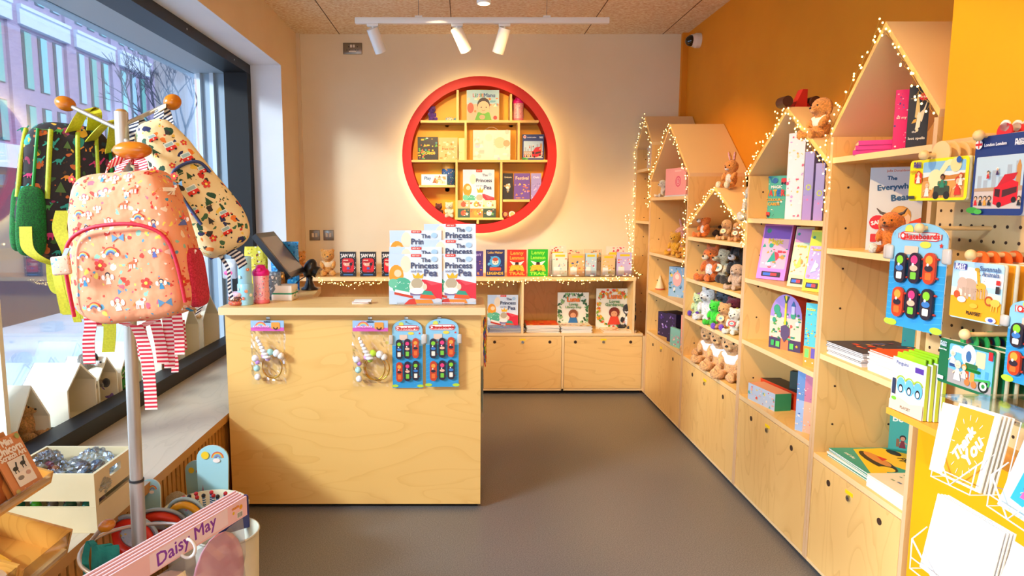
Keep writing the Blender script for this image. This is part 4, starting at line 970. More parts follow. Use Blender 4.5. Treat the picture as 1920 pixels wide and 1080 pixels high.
def bottle(label, loc, r, h, body, cap):
    t = thing('water_bottle', label, 'bottle', loc); g = G(); g.lathe([(0, 0), (r*.92, 0), (r*.95, .01*h/.15), (r*.90, h*.12), (r*.97, h*.2), (r*.9, h*.45), (r*.97, h*.72), (r*.95, h*.73)], body, 28); g.build('body', t)
    g = G(); g.lathe([(0, .001), (r*.94, .001), (r*.97, h*.03), (r*.93, h*.10)], mat('#f2737e', .35), 28); g.build('base', t)
    g = G(); g.lathe([(r*.95, h*.72), (r*1.02, h*.74), (r*1.02, h*.82), (r*.86, h*.88), (r*.62, h*.90), (r*.55, h*.97), (r*.35, h), (0, h)], cap, 28); g.rbox(-r*.3, r*.3, -r*1.02, -r*.4, h*.84, h*.93, cap, .003); g.build('cap', t); return t
pinkprint = blobs('pink bottle print', '#f3a6a8', ['#e8525a', '#5a5a8c', '#f6c8b0', '#c83a4a', '#8cb4c0', '#f6e8c8'], 70, .35, .26, 0.)
p = P(972, 182, Y=5.47); bottle('small pink flower-print drinking bottle in the round shelf', (p.x, 5.47, RSH['top']), .045, p.z-RSH['top'], pinkprint, mat('#e0127c', .3))
def at_r(px, row, Y=5.47): return (P(px, 300, Y=Y).x, Y, RSH[row])
plush('purple soft toy at the top left of the round shelf', at_r(810, 'top'), R(20), .13, '#5a2a9c', 'round', name='soft_toy')
plush('small dark brown bear at the lower left of the round shelf', at_r(822, 'low'), R(30), .125, '#5a1c10', 'round', name='teddy_bear')
plush('small white soft toy beside the brown bear in the round shelf', at_r(842, 'low', 5.45), R(0), .135, '#f0dcb8', 'round', name='soft_toy')
t = thing('toy_fish', 'little patterned wooden fish lying on the top board of the round shelf', 'toy', at_r(843, 'top'))
g = G(); g.ell((0, 0, .017), (.034, .012, .016), blobs('fish print', '#d8e0c8', ['#3a8ca0', '#e8a03a', '#2f5a3a'], 90)); g.prism([(.03, .017), (.05, .03), (.05, .004)], -.004, .004, mat('#3a8ca0'), Matrix(((1, 0, 0, 0), (0, 0, -1, 0), (0, 1, 0, 0), (0, 0, 0, 1)))); g.build('body', t)
for px, c, lb in ((948, '#8a2a4a', 'small round purple-rimmed badge toy at the lower right of the round shelf'), (961, '#f2e8d8', 'small white figure at the lower right of the round shelf')):
    t = thing('small_toy', lb, 'toy', at_r(px, 'low')); g = G(); g.cyl((0, 0, .026), (0, .012, .026), .026, mat(c, .5), n=20); g.cyl((0, -.002, .026), (0, 0, .026), .018, mat('#f0c070', .5), n=20); g.build('body', t)
# ================================================================ goods in the house-shaped units
def pxof(v): return 870+1250*v.x/zcam(v)
def face(px0, px1, ptop, Xl, Zs, th=-60):
    """stand a front between two pixel columns, left corner at depth Xl, turned by th"""
    L = P(px0, 400, X=Xl); L.z = Zs
    Lz = [L.copy()]
    for _ in range(3):                       # the column depends slightly on height
        q = P(px0, 540-1250*math.tan(math.atan((Zs-1.5)/L.y)+TH), X=Xl); L = Vector((Xl, q.y, Zs))
    d = Vector((math.cos(R(th)), math.sin(R(th)), 0)); lo, hi = .01, .8
    for _ in range(30):
        m = (lo+hi)/2
        if pxof(L+d*m) < px1: lo = m
        else: hi = m
    c = L+d*lo/2; top = P((px0+px1)/2, ptop, X=c.x)
    dist = zcam(c)/1250
    h = P((px0+px1)/2, ptop, Y=c.y).z-Zs
    return c, lo, max(h, .01)
def fit(px0, px1, ptop, Xl, Zs, label, t, col, art, th=-60, fn=carton, **k):
    c, w, h = face(px0, px1, ptop, Xl, Zs, th); return fn(label, w, h, t, col, art, tuple(c), R(th), **k)
def toy(px, pt, pb, X, Zs, label, rot=-55, **k):
    p = P(px, 400, X=X)
    for _ in range(3): p = P(px, 540-1250*math.tan(math.atan((Zs-1.5)/p.y)+TH), X=X)
    k0 = dict(round=.95, floppy=.92, snout=.92, point=.98, long=1.2, big=.93)[k.get('ear', 'round')]
    size = 1.13*(pb-pt)*zcam(Vector((X, p.y, Zs)))/1250/k0
    return plush(label, (X, p.y, Zs), R(rot), size, **k)
uA, uB, uC, uD, uE = (UNITS[k]['sh'] for k in 'ABCDE')
# --- A
fit(1200, 1222, 264, UX+.05, uA[0], 'pale patterned gift box in the top of the narrow corner house', .08, '#e6dcd2', art_title('#e6dcd0', [], ['#b8c8c8', '#e2b4b8', '#8aa0a0', '#f2ece2'], 4, 40, zone=(.05, .95, .05, .95)), th=-70, name='gift_box')
p = P(1203, 400, X=UX+.10); t = thing('bowl', 'green patterned bowl on the middle shelf of the narrow corner house', 'bowl', (UX+.10, p.y, uA[1]))
g = G(); g.lathe([(0, .001), (.03, .001), (.05, .02), (.075, .055), (.071, .055), (.045, .02), (0, .008)], blobs('bowl print', '#c8d2a8', ['#6a9c6a', '#e8b4a0', '#f2ecd8'], 60), 28); g.build('body', t)
toy(1205, 430, 470, UX+.12, SZ+.14, 'orange and white soft toy on a blue box in the narrow corner house', body='#f0a040', ear='round', belly='#f4e4cc', muzzle='#f4e4cc')
p = P(1206, 400, X=UX+.10); carton('blue and white printed carton under the orange soft toy in the corner house', .09, .139, .16, '#c8dce2', art_title('#c8dce2', [], ['#3a8ca8', '#f0c04a', '#f6f2e8'], 3, 14), (UX+.05, p.y, SZ+.0005), R(-80), name='toy_box')
# --- B
fit(1247, 1286, 315, UX+.03, uB[0]+.012, 'large pink gift box with a round emblem in the tall house', .22, '#f0a0a0', lambda w, h: Art(w, h).rect(0, 0, 1, 1, '#f2a4a4').circ(.62, .5, .13, '#e0507a', n=24).circ(.62, .5, .10, '#f2a4a4', n=24).circ(.62, .5, .07, '#e0507a', n=20).text('B', .62, .5, .06, '#f8dcdc').rect(.45, .86, .75, .92, '#f8c4c0'), th=-78, name='gift_box')
c = P(1232, 369, X=UX+.05)
plush('white fluffy soft toy beside the pink gift box', (UX+.09, c.y, uB[0]), R(-60), .15, '#f4e6d8', 'floppy')
for k, (px, z, lb) in enumerate(((1250, 0, 'white paper pack lying under the pink gift box'),)):
    q = P(px, 369, X=UX+.012); carton(lb, .50, .011, .30, '#dfe4f0', None, (UX+.03, q.y-.12, uB[0]), R(-90), name='paper_pack', cat='paper')
toy(1265, 442, 481, UX+.09, uB[1], 'yellow bear soft toy with a red bow on the second shelf of the tall house', body='#f0a41e', ear='round', muzzle='#f4b03a', rot=-50)
toy(1284, 452, 486, UX+.07, uB[1], 'yellow bear soft toy pressed against the right side of the tall house', body='#ee9c1a', ear='round', muzzle='#f4b03a', rot=-50)
toy(1277, 414, 470, UX+.22, uB[1], 'pink and cream soft toy with a card tag behind the yellow bears', body='#e8a8a0', ear='long', tagc='#e8dcc0', rot=-60)
fit(1253, 1285, 501, UX+.05, uB[2], 'blue play box with a pink round picture in the tall house', .07, '#8ab0cc', art_title('#8fb4d0', [], ['#3a5a8c', '#f2e2d0', '#5a8cb0', '#e8c04a', '#2f6a5a'], 5, 34, zone=(.04, .96, .04, .96), extra=lambda a: (a.circ(.5, .60, .26, '#f0a8a0', ry=.32), a.circ(.5, .68, .12, '#f6d8c4'))), th=-62)
p = P(1242, 400, X=UX+.09); t = thing('cone_toy', 'small cream and gold cone toy beside the blue play box', 'toy', (UX+.09, p.y, uB[2]))
g = G(); g.lathe([(0, .001), (.034, .001), (.034, .016), (.02, .06), (.008, .10), (0, .12)], mat('#f0d8a8', .5), 20); g.lathe([(.035, .004), (.036, .014)], mat('#c84a2a', .5), 20); g.build('body', t)
dk = lambda sd: art_title('#241a4a', [], ['#5a3aa8', '#8a6ad8', '#3a2a7a', '#c8b0f0'], sd, 18, zone=(.1, .9, .1, .9))
fit(1233, 1252, 586, UX+.03, uB[3], 'dark purple boxed toy at the left on the low shelf of the tall house', .16, '#2a1f52', dk(1), th=-75, top='#16122c', group='dark purple boxes')
fit(1250, 1266, 588, UX+.025, uB[3], 'dark purple boxed toy in the middle behind the mint box', .16, '#1d1836', dk(2), th=-75, top='#16122c', group='dark purple boxes')
fit(1256, 1274, 616, UX+.004, uB[3], 'mint and pink small box in front of the dark purple boxes', .02, '#86cfc4', art_title('#86cfc4', [], ['#f09ab0', '#f6e0d8', '#e86a8a'], 3, 16), th=-80)
fit(1275, 1287, 592, UX+.006, uB[3], 'upright salmon pink box at the right on the low shelf of the tall house', .12, '#f2a08c', art_title('#f4a898', [], ['#f6d0c0', '#e86a6a', '#8ac4d8'], 4, 20), th=-78)
# --- C soft toys
toy(1321, 405, 446, UX+.08, uC[0], 'orange fox soft toy with a white bib, top of the soft toy house', body='#e8761c', ear='point', belly='#f8f0e6', muzzle='#f8f0e6', rot=-75, name='fox_toy')
toy(1342, 396, 446, UX+.20, uC[0], 'black and white badger soft toy with a card tag behind the fox', body='#4a3a36', ear='snout', mask='#151214', muzzle='#f2ece2', tagc='#d8c49a', rot=-45)
toy(1356, 405, 450, UX+.24, uC[0], 'reddish brown soft toy at the back under the low gable', body='#a85a28', ear='round', rot=-50)
toy(1362, 418, 452, UX+.075, uC[0], 'sandy soft toy with big tags on the top shelf of the soft toy house', body='#d8a468', ear='floppy', tagc='#e8d2a4', rot=-65)
toy(1383, 424, 456, UX+.07, uC[0], 'cream and tan soft toy leaning at the right of the top soft toy shelf', body='#d89a5c', ear='floppy', tagc='#f0e0c0', rot=-60, muzzle='#f2e4d0')
toy(1304, 487, 524, UX+.09, uC[1], 'grey elephant soft toy at the left of the second soft toy shelf', body='#8c8a8e', ear='big', rot=-50, name='elephant_toy')
toy(1318, 488, 528, UX+.17, uC[1], 'darker grey soft toy behind the elephant', body='#6f7680', ear='round', rot=-60)
toy(1334, 473, 534, UX+.09, uC[1], 'orange red squirrel soft toy with a white bib and bushy tail', body='#d2651a', ear='point', belly='#f6ece0', muzzle='#f2d8c0', tail=True, rot=-60, name='squirrel_toy')
toy(1352, 485, 540, UX+.14, uC[1], 'cream soft toy with black legs and a round card tag', body='#e6d6b0', ear='snout', tagc='#f0e6c8', legs='#17131a', rot=-55)
toy(1366, 474, 540, UX+.22, uC[1], 'dark brown bear soft toy at the back of the second soft toy shelf', body='#6a3a1c', ear='round', muzzle='#b8835a', rot=-60)
toy(1386, 480, 545, UX+.19, uC[1], 'black and white badger soft toy at the right of the second soft toy shelf', body='#2a2624', ear='snout', mask='#141214', muzzle='#f6f2ec', rot=-55, name='badger_toy')
toy(1381, 509, 552, UX+.065, uC[1], 'pale brown rabbit soft toy in front of the badger', body='#bfa184', ear='floppy', muzzle='#e4d4c0', rot=-60)
toy(1309, 562, 600, UX+.08, uC[2], 'rainbow soft toy with purple feet at the left of the third soft toy shelf', body='#c9e0a8', ear='round', mane='#e48ac0', legs='#5a2ab0', rot=-50)
toy(1326, 553, 608, UX+.08, uC[2], 'white zebra-faced soft toy with a black mane', body='#f0ece6', ear='point', mane='#141216', rot=-50)
toy(1340, 572, 613, UX+.06, uC[2], 'bright green soft toy on the third soft toy shelf', body='#2fd024', ear='round', legs='#2fb81e', rot=-60)
toy(1357, 560, 618, UX+.17, uC[2], 'dark grey soft toy at the back of the third soft toy shelf', body='#47505e', ear='point', rot=-55)
toy(1358, 577, 622, UX+.06, uC[2], 'tan soft toy with a square card tag and purple feet', body='#d09a5c', ear='round', tagc='#e0bc80', legs='#6a3ab8', rot=-60)
toy(1374, 575, 624, UX+.15, uC[2], 'dark red soft toy behind the cream one', body='#7a1420', ear='round', rot=-60)
toy(1377, 590, 634, UX+.06, uC[2], 'cream soft toy with a red square tag on the third soft toy shelf', body='#f4ecd0', ear='round', tagc='#e0141c', rot=-55)
toy(1387, 598, 636, UX+.13, uC[2], 'yellow soft toy squeezed at the right of the third soft toy shelf', body='#f4c41c', ear='round', rot=-60)
for i, (px, pt, pb, X) in enumerate(((1309, 610, 675, UX+.12), (1331, 620, 687, UX+.10), (1351, 628, 702, UX+.095), (1374, 640, 720, UX+.09))):
    toy(px, pt, pb, X, uC[3], ('white-shirted light brown teddy bear farthest back of the four on the bottom toy shelf', 'white-shirted light brown teddy bear, second of the four from the back wall', 'white-shirted light brown teddy bear, third of the four from the back wall', 'white-shirted light brown teddy bear nearest of the four on the bottom toy shelf')[i], body='#dba468', ear='round', shirt='#f0eef2', muzzle='#e0b074', rot=-52, name='teddy_bear', group='teddy bears in white shirts')
# on the roofs
ridge = P(1362, 345, X=UX+.22); rz = UNITS['C']['apex']+PT*1.25
o = plush('small tan bunny soft toy with pink ears sitting on the ridge of the lowest house', (1.53, 3.87, rz-.01), R(-62), .175, '#dc8f3c', 'long', belly='#f6ead8', muzzle='#f6ece0', earin='#f0a4b0', legs='#f2dcc0', name='bunny_toy')
o = plush('white soft toy tucked in the roof valley right of the lowest house', (UX+.08, 3.51, 1.435), R(-50), .21, '#f0e4d4', 'floppy', name='soft_toy')
o = plush('tan soft toy in a white shirt lying on the roof between the two tall houses', (UX+.06, 2.86, 1.785), R(-80), .19, '#d0893a', 'floppy', shirt='#ece6e0', name='soft_toy', muzzle='#dca060', tilt=R(0))
t = thing('wooden_vehicle', 'red wooden toy with dark round wheels on top of the house beside the tallest one', 'toy', (1.50, 3.07, UNITS['D']['apex']+.016), R(4))
g = G(); g.prism([(-.03, 0), (.03, 0), (.03, .085), (.008, .085)], -.02, .02, mat('#c8241a', .5), Matrix(((1, 0, 0, 0), (0, 0, -1, 0), (0, 1, 0, 0), (0, 0, 0, 1)))); g.rbox(-.065, .065, -.012, .012, 0, .025, mat('#c8241a', .5), .004); g.build('body', t)
for x in (-.065, .065):
    g = G(); g.cyl((x, -.03, .03), (x, .03, .03), .024, mat('#4a2412', .5), n=24); g.build('wheel', t)
# --- D
def art_magic(w, h):
    a = Art(w, h); a.rect(0, 0, 1, 1, '#4fb8a0'); confetti(a, 3, ['#2a7ac0', '#e04a3a', '#f0b02a', '#2f4a5a', '#f6f2e6'], 26, .03, .97, .03, .97, .012, .035)
    a.rect(.06, .76, .30, .96, '#2a7ab4', .03); a.line([(.3, .95), (.45, .98), (.52, .84)], .04, '#2a7ab4'); a.circ(.62, .89, .09, '#2f6cb0'); a.rect(.82, .82, .98, .94, '#d8302a', .03); a.circ(.86, .82, .04, '#222222'); a.circ(.95, .82, .04, '#222222')
    a.text('MAGIC', .68, .74, .36, '#f4f6f0', bold=.006)
    for ch, x, c in zip('WATER', (.36, .50, .64, .77, .90), ('#f2b01c', '#e0402a', '#f2b01c', '#2a6cc0', '#e0402a')): a.text(ch, x, .60, .14 if ch == 'W' else .11, c, h=.14, bold=.012)
    a.text('COLOUR-', .62, .44, .5, '#f0a81c', bold=.006); a.text('CARDS', .62, .34, .38, '#f0a81c', bold=.006); a.rect(.15, .06, .4, .16, '#d8d0b8', .02); a.rect(.34, .06, .5, .15, '#d83a2a', .02); a.circ(.2, .06, .04, '#222222'); a.circ(.44, .06, .04, '#222222'); a.rect(.12, .24, .19, .40, '#e86a3a'); return a
fit(1416, 1472, 330, UX+.06, uD[0], 'teal magic water colouring box on the top shelf of the second nearest house', .05, '#57c0ae', art_magic, th=-55, side='#86dcd0')
def art_wave(bgc, cs, sd):
    return art_title(bgc, [], cs, sd, 44, zone=(.05, .95, .03, .97), s=(.03, .10))
fit(1471, 1502, 249, UX+.05, uD[0], 'tall white confetti-print gift carton reaching up into the gable', .05, '#ece6ee', art_wave('#eee8f0', ['#f0c84a', '#c8a0d8', '#e85a7a', '#f2f2f6', '#f6d8a0'], 5), th=-60, name='gift_carton')
for k, (a_, b_, pt, X) in enumerate(((1503, 1520, 284, UX+.03), (1524, 1541, 306, UX+.02))):
    fit(a_, b_, pt, X, uD[0], ('lavender gift carton with a lime dot beside the tall white confetti one', 'lavender gift carton with a lime dot against the right panel')[k], .10, '#8f8cc8', lambda w, h: art_title('#9894d0', [], ['#8884c4', '#a8a4dc'], 7, 10)(w, h).circ(.55, .48, .3, '#b8d02a').circ(.55, .48, .2, '#9894d0').rect(0, .0, 1, .36, '#a890d0').circ(.5, .30, .1, '#e87ab0'), th=-62, name='gift_carton')
def art_kit(bgc, top, cs, sd, ttl):
    def f(w, h):
        a = Art(w, h); a.rect(0, 0, 1, 1, bgc); a.rect(.04, .74, .96, .97, top, .02); a.circ(.2, .88, .08, '#3a8c7a'); a.rect(.06, .20, .94, .74, cs[0], .02); confetti(a, sd, cs, 26, .08, .92, .22, .72, .03, .08)
        a.text(ttl, .5, .68, .5, '#f2d02a', bold=.01); a.circ(.55, .42, .14, cs[1]); a.poly([(.3, .3), (.5, .52), (.6, .34)], cs[2]); a.rect(.18, .05, .84, .14, '#3a2a2a', .02); a.rect(.24, .07, .5, .12, '#3a6cd0', .01); a.rect(.5, .07, .72, .12, '#e03a3a', .01); return a
    return f
def leaned(o, deg): o.rotation_euler[0] = -R(deg); return o
LEAN = 11
def lk(px0, px1, pt, X, label, col, art, th=-60, t=.02, **k):
    o = fit(px0, px1, pt, X, uD[1]+.002, label, t, col, art, th=th, name='craft_kit', cat='craft kit', **k); o.rotation_euler = Euler((-R(LEAN), 0, R(th)), 'XYZ'); return o
lk(1417, 1470, 419, UX+.045, 'pink and purple colouring kit leaning on the shelf with a pen in its window', '#c86ac8', art_kit('#d88ae0', '#8a5ac0', ['#f2b8d0', '#e83a4a', '#2fa890', '#f6e8f0', '#f09a3a'], 3, 'Magic'))
lk(1432, 1479, 421, UX+.09, 'dark purple colouring kit behind the pink one', '#4a2a7a', None)
lk(1475, 1508, 424, UX+.035, 'mint and peach colouring kit between the pink and yellow framed ones', '#d8c48a', art_kit('#dcd8a8', '#c890c0', ['#c8e0c0', '#f2a04a', '#f4e05a', '#f2b8b0'], 4, 'Colour'))
lk(1503, 1537, 430, UX+.02, 'yellow framed colouring kit with a white unicorn at the right panel', '#f2d81c', art_kit('#f4dc2a', '#c8d83a', ['#b8a8e0', '#f2eef6', '#f2f0f6', '#e88ab0'], 5, 'Unicorn'))
# arched play house box
c, w, h = face(1441, 1500, 552, UX+.05, uD[2], -62)
t = thing('play_house_box', 'arched castle play box with a shield clasp on the third shelf', 'toy box', tuple(c), R(-62))
arch = [(-w/2, 0), (w/2, 0)]+[(w/2*math.cos(R(a)), h*.58+h*.42*math.sin(R(a))) for a in range(0, 181, 15)]
MF = Matrix(((1, 0, 0, 0), (0, 0, 1, 0), (0, 1, 0, 0), (0, 0, 0, 1)))
g = G(); g.prism(arch[::-1], 0, .07, mat('#a88acc', .45), MF, side=mat('#d84a3c', .45))
a = Art(w, h); a.rect(0, .0, 1, .2, '#4a3a5c'); a.rect(.38, 0, .62, .2, '#e87a4a'); a.rect(.0, .2, 1, .58, '#f0c8b0'); confetti(a, 8, ['#3a9c5a', '#6aa83a', '#2f7a5a', '#e85a4a', '#f2e2d0', '#2f8c7a'], 40, .04, .96, .2, .66, .025, .07)
for x, y, q in ((.22, .72, .1), (.3, .62, .07), (.74, .64, .08), (.15, .52, .06)): a.circ(x, y, q, '#3f9c78', ry=q*1.3)
a.rect(.68, .66, .78, .8, '#d8c8e8'); a.poly([(.66, .8), (.8, .8), (.73, .9)], '#3a6a9c'); a.rect(.08, .05, .18, .15, '#3aa85a'); a.rect(.24, .04, .36, .14, '#5ac85a'); a.rect(.68, .04, .80, .14, '#5ac85a'); a.star(.9, .1, .05, '#f2b02a')
a.rect(.47, .38, .53, .98, '#f0d02a'); a.line([(.44, .97), (.5, .84), (.58, .97)], .03, '#1f5a3a'); a.poly([(.38, .42), (.52, .46), (.66, .40), (.66, .28), (.5, .14), (.38, .26)], '#5a4a6c'); a.put(g, face_front(w, h)); g.build('carton', t)
fit(1505, 1531, 569, UX+.02, uD[2], 'yellow and blue puzzle box with orange base at the right of the third shelf', .06, '#e8b82a', art_title('#5ac0c8', [('PUZZLE', .4, .9, .6, '#f2e22a')], ['#f0d02a', '#f2a02a', '#2f6ac0', '#6ad07a', '#222a5a'], 4, 30, zone=(.08, .92, .35, .85), extra=lambda a: (a.rect(0, 0, 1, .32, '#f09a3a'), a.rect(.1, .14, .4, .28, '#7ad06a'), a.rect(.55, .14, .9, .3, '#6a5ab0'), a.circ(.2, .08, .06, '#f8f0e0'), a.circ(.7, .07, .05, '#f8f0e0'))), th=-60, side='#f2a02a')
fit(1496, 1516, 562, UX+.20, uD[2], 'dark red printed box standing behind the castle play box', .05, '#8a2a2a', art_title('#8a2a2a', [], ['#2f6a3a', '#d84a3a', '#3a8c4a'], 3, 20), th=-60)
# D bottom: long boxes lying with their ends to the room
def lying(px0, px1, X, Zs, wid, hgt, length, col, endc, art, label, th, top=None, name='game_box'):
    c, w, h = face(px0, px1, 600, X, Zs, th); o = carton(label, w, hgt, length, col, art, tuple(c), R(th), name=name, side=endc, top=top); return o
a1 = lambda w, h: confetti(Art(w, h).rect(0, 0, 1, 1, '#b8c8dc'), 5, ['#f2e8d8', '#e85a4a', '#5aa8a0', '#f0b0a0', '#e8d07a'], 30, .02, .98, .1, .9, .015, .04)
lying(1402, 1452, UX+.012, uD[3], .1, .085, .085, '#a8bcc8', '#2f9a6a', a1, 'long picture domino box with a green end on the bottom shelf', -81, top='#f0a880')
c, w, h = face(1436, 1462, 600, UX+.11, uD[3], -80); carton('orange topped long game box behind the green ended one', .30, .088, .10, '#d8401c', None, (c.x+.01, c.y-.02, uD[3]), R(-82), name='game_box', side='#d83a1c', top='#3a2a22')
carton('dark red long game box at the back of the bottom shelf', .26, .07, .09, '#6a1c24', None, (c.x+.125, c.y-.02, uD[3]), R(-82), name='game_box', side='#8a2230', top='#7a3a2a')
fit(1490, 1519, 694, UX+.015, uD[3], 'upright box in blue and pink squares at the right of the bottom shelf', .12, '#e8b0b8', lambda w, h: confetti(Art(w, h).rect(0, 0, 1, 1, '#d8a8c0').rect(0, .5, .5, 1, '#6a90c4').rect(.5, .5, 1, 1, '#c87a94').rect(0, 0, .5, .5, '#a0b8dc').rect(.5, 0, 1, .5, '#f0b090'), 9, ['#f6e0d0', '#e85a5a', '#3a5aa0', '#f2c0b0', '#b0d0e8'], 34, .04, .96, .03, .97, .03, .07), th=-60)
fit(1478, 1492, 697, UX+.16, uD[3], 'small dark card box with a face behind the upright box', .03, '#203a36', art_title('#203a36', [], ['#3a8c5a', '#d8503a', '#e8b890'], 3, 8), th=-50)
# --- E
def art_bear(w, h):
    a = Art(w, h); a.rect(0, 0, 1, 1, '#d3dadb'); a.text('Julia Donaldson', .52, .955, .42, '#e08a6a', bold=.002)
    a.text('The', .42, .87, .18, '#2a5a80', bold=.006, rot=-3); a.text('Everywhere', .56, .76, .80, '#2a5a80', bold=.007, rot=4); a.text('Bear', .60, .64, .34, '#2a5a80', bold=.008, rot=6)
    a.poly([(.5, 0), (1, 0), (1, .30), (.8, .28), (.55, .22)], '#d8401c'); a.poly([(.6, .30), (1, .40), (1, .32), (.66, .22)], '#e0481c'); a.circ(.62, .42, .20, '#c8923a', ry=.22); a.circ(.68, .38, .13, '#f0c4a0', ry=.15); a.circ(.70, .36, .035, '#e88a6a'); a.circ(.60, .46, .16, '#d8a24a', ry=.12)
    a.circ(.20, .34, .16, '#d8141c'); a.text('SALE', .20, .34, .24, '#f8ece8', bold=.008, rot=12); a.rect(.08, .10, .20, .20, '#c8241c', .02); a.rect(.3, .08, .40, .22, '#c8241c', .02); return a
fit(1622, 1722, 313, UX+.09, uE[1], 'large pale blue picture book with a red sale sticker in the tallest house', .012, '#d3dadb', art_bear, th=-38, fn=book)
toy(1668, 402, 470, UX+.075, uE[1], 'orange highland cow soft toy with dark horns in front of the pale blue book', body='#d8741a', ear='floppy', horns=True, rot=-60, name='cow_toy', legs='#e8dccc', muzzle='#8a4a24')
def art_spell(w, h):
    a = Art(w, h); a.rect(0, 0, 1, 1, '#161a22'); a.poly([(.35, .5), (.42, .92), (.55, .7), (.62, .45)], '#d8c07a'); a.poly([(.42, .52), (.75, .62), (.95, .80), (.7, .42)], '#e6dcb8'); a.poly([(.4, .3), (.62, .34), (.66, .55), (.5, .58)], '#f0e6c8')
    a.poly([(.2, .4), (.42, .42), (.45, .48), (.3, .46)], '#d8a83a'); a.circ(.5, .30, .07, '#e8dcb4', ry=.12); a.text('the', .36, .27, .20, '#e8e4d4', bold=.005); a.text('lost spells', .50, .16, .80, '#ece8d8', bold=.005); a.text('robert', .25, .80, .3, '#c8b890', bold=.001)
    a.circ(.72, .82, .22, '#d8141c'); a.text('SALE', .72, .82, .3, '#f8ece8', bold=.008); return a
fit(1697, 1736, 160, UX+.03, uE[0], 'black book with a golden bird flying across, in the top gable', .03, '#161a22', art_spell, th=-35, fn=book, soft=False)
fit(1672, 1699, 168, UX+.07, uE[0], 'bright pink book beside the black bird book', .03, '#d81c6c', art_title('#e01e74', [('all my', .5, .55, .7, '#f2e8d8')], ['#3a7ac0', '#f2b0c8', '#3a3a8c', '#f0e0e8'], 5, 24, zone=(.05, .95, .05, .95)), th=-30, fn=book)
pgs = noisy('deckled pages', '#d8b48a', '#e8c8a0', 60, .8)
q = P(1640, 285, X=UX+.10)
for i in range(3):
    o = book(('pink paperback lying at the bottom of the small pile in the top gable', 'pink paperback in the middle of the small pile in the top gable', 'pink paperback topmost of the small pile in the top gable')[i], .15, .19, .016, '#e0288c', None, (UX+.195+.004*i, 2.47-.004*i, uE[0]+.0162*(i+1)), R(60+2*i), 'pink paperbacks in the top gable', name='paperback', pages=pgs)
    flat(o)

# piles on lower shelves of E
def pile(px, Zs, n, w, h, th, X, topc, edgec, art, labs, grp, rotd, seed=1, y=None):
    r = random.Random(seed); q = P(px, 400, X=X)
    for _ in range(3): q = P(px, 540-1250*math.tan(math.atan((Zs-1.5)/q.y)+TH), X=X)
    yy = y or q.y
    for i in range(n):
        last = i == n-1
        o = book(labs[0] if last else labs[1], w, h, th, topc if last else edgec[i % len(edgec)], art if last else None, (X+r.uniform(0, .006), yy+r.uniform(-.004, .004), Zs+(th+.0002)*(i+1)), R(rotd+r.uniform(-2, 2)), grp, pages=mat('#f2e6de', .7)); flat(o)
pile(1580, uE[2], 8, .25, .27, .0062, UX+.025, '#232436', ['#e8e0dc', '#d8d0cc', '#232436'], art_title('#262840', [], ['#e85a1c', '#f2a02a', '#7a3a5a', '#c82a1c', '#3a4a7a'], 7, 26, zone=(.3, .95, .1, .95), s=(.03, .09)), ('dark blue book with orange flames topmost of its pile in the tallest house', 'thin book in the pile under the dark blue flame book'), 'dark blue books piled in the tallest house', -90, 3, y=2.53)
pile(1660, uE[2], 12, .25, .29, .0062, UX+.022, '#f0541c', ['#f2d8d0', '#f6e4dc'], art_title('#f2561c', [], ['#2a1c1c', '#f28a4a'], 9, 4, zone=(.5, .95, .6, .95), s=(.03, .06)), ('bright orange book topmost of the taller pile in the tallest house', 'white spined book in the pile under the bright orange one'), 'orange books piled in the tallest house', -90, 4, y=2.245)
fit(1688, 1712, 612, UX+.26, uE[2], 'teal book with a face standing behind the orange pile', .012, '#2f8c8c', art_title('#2f9090', [], ['#e8a080', '#5a3a7a', '#f0c04a'], 4, 10), th=-35, fn=book)
def art_dog(w, h):
    a = Art(w, h); a.rect(0, 0, 1, 1, '#2f9a84'); a.poly([(.05, .30), (.95, .02), (.98, .20), (.55, .40), (.98, .60), (.8, .72), (.3, .95), (.02, .7)], '#f2c41c'); a.circ(.5, .36, .38, '#2a1c16', ry=.12); a.circ(.42, .40, .28, '#d88a3a', ry=.08); a.circ(.2, .75, .13, '#2a1c16', ry=.07)
    a.poly([(.3, .46), (.5, .42), (.44, .52)], '#d82a1c'); a.circ(.78, .3, .10, '#f2c41c'); a.text('Zog', .72, .84, .3, '#f0f2e0', bold=.008); a.text('and the', .3, .12, .22, '#f0f2e0', bold=.003); a.text('Flying', .55, .70, .3, '#2a1c16', bold=.004); return a
pile(1620, uE[3], 5, .29, .30, .0068, UX+.035, '#2f9a84', ['#2f9a84', '#3ab09a', '#e8e0c8'], art_dog, ('teal and yellow picture book topmost of the pile on the lowest shelf', 'teal picture book in the pile under the teal and yellow one'), 'teal books piled on the lowest shelf', -90, 5, y=2.46)
pile(1665, uE[3], 7, .22, .26, .0068, UX+.012, '#e8d8b4', ['#f0ece8', '#e4e4e8'], art_title('#e8dab8', [], ['#6a7a8c', '#8a9a6a', '#2f7a5a'], 12, 20, zone=(.1, .9, .2, .9), s=(.02, .05)), ('cream book with dark sketches topmost of the white pile on the lowest shelf', 'white spined book in the nearest pile on the lowest shelf'), 'cream books piled on the lowest shelf', -90, 6, y=2.2)
o = fit(1664, 1712, 770, UX+.27, uE[3], 'teal picture book with a girl leaning at the back of the lowest shelf', .01, '#2f9a8c', lambda w, h: (lambda a: (a.rect(0, 0, 1, 1, '#3a9c90'), a.text('Be', .32, .80, .4, '#e8e8d8', bold=.008), person(a, .55, .22, .62, '#2a1a1c', '#c88a6a', '#7a2430'), a.rect(.30, .24, .42, .4, '#8a5a3a', .02), a)[-1])(Art(w, h)), th=-30, fn=book)
o.rotation_euler[0] = -R(10)
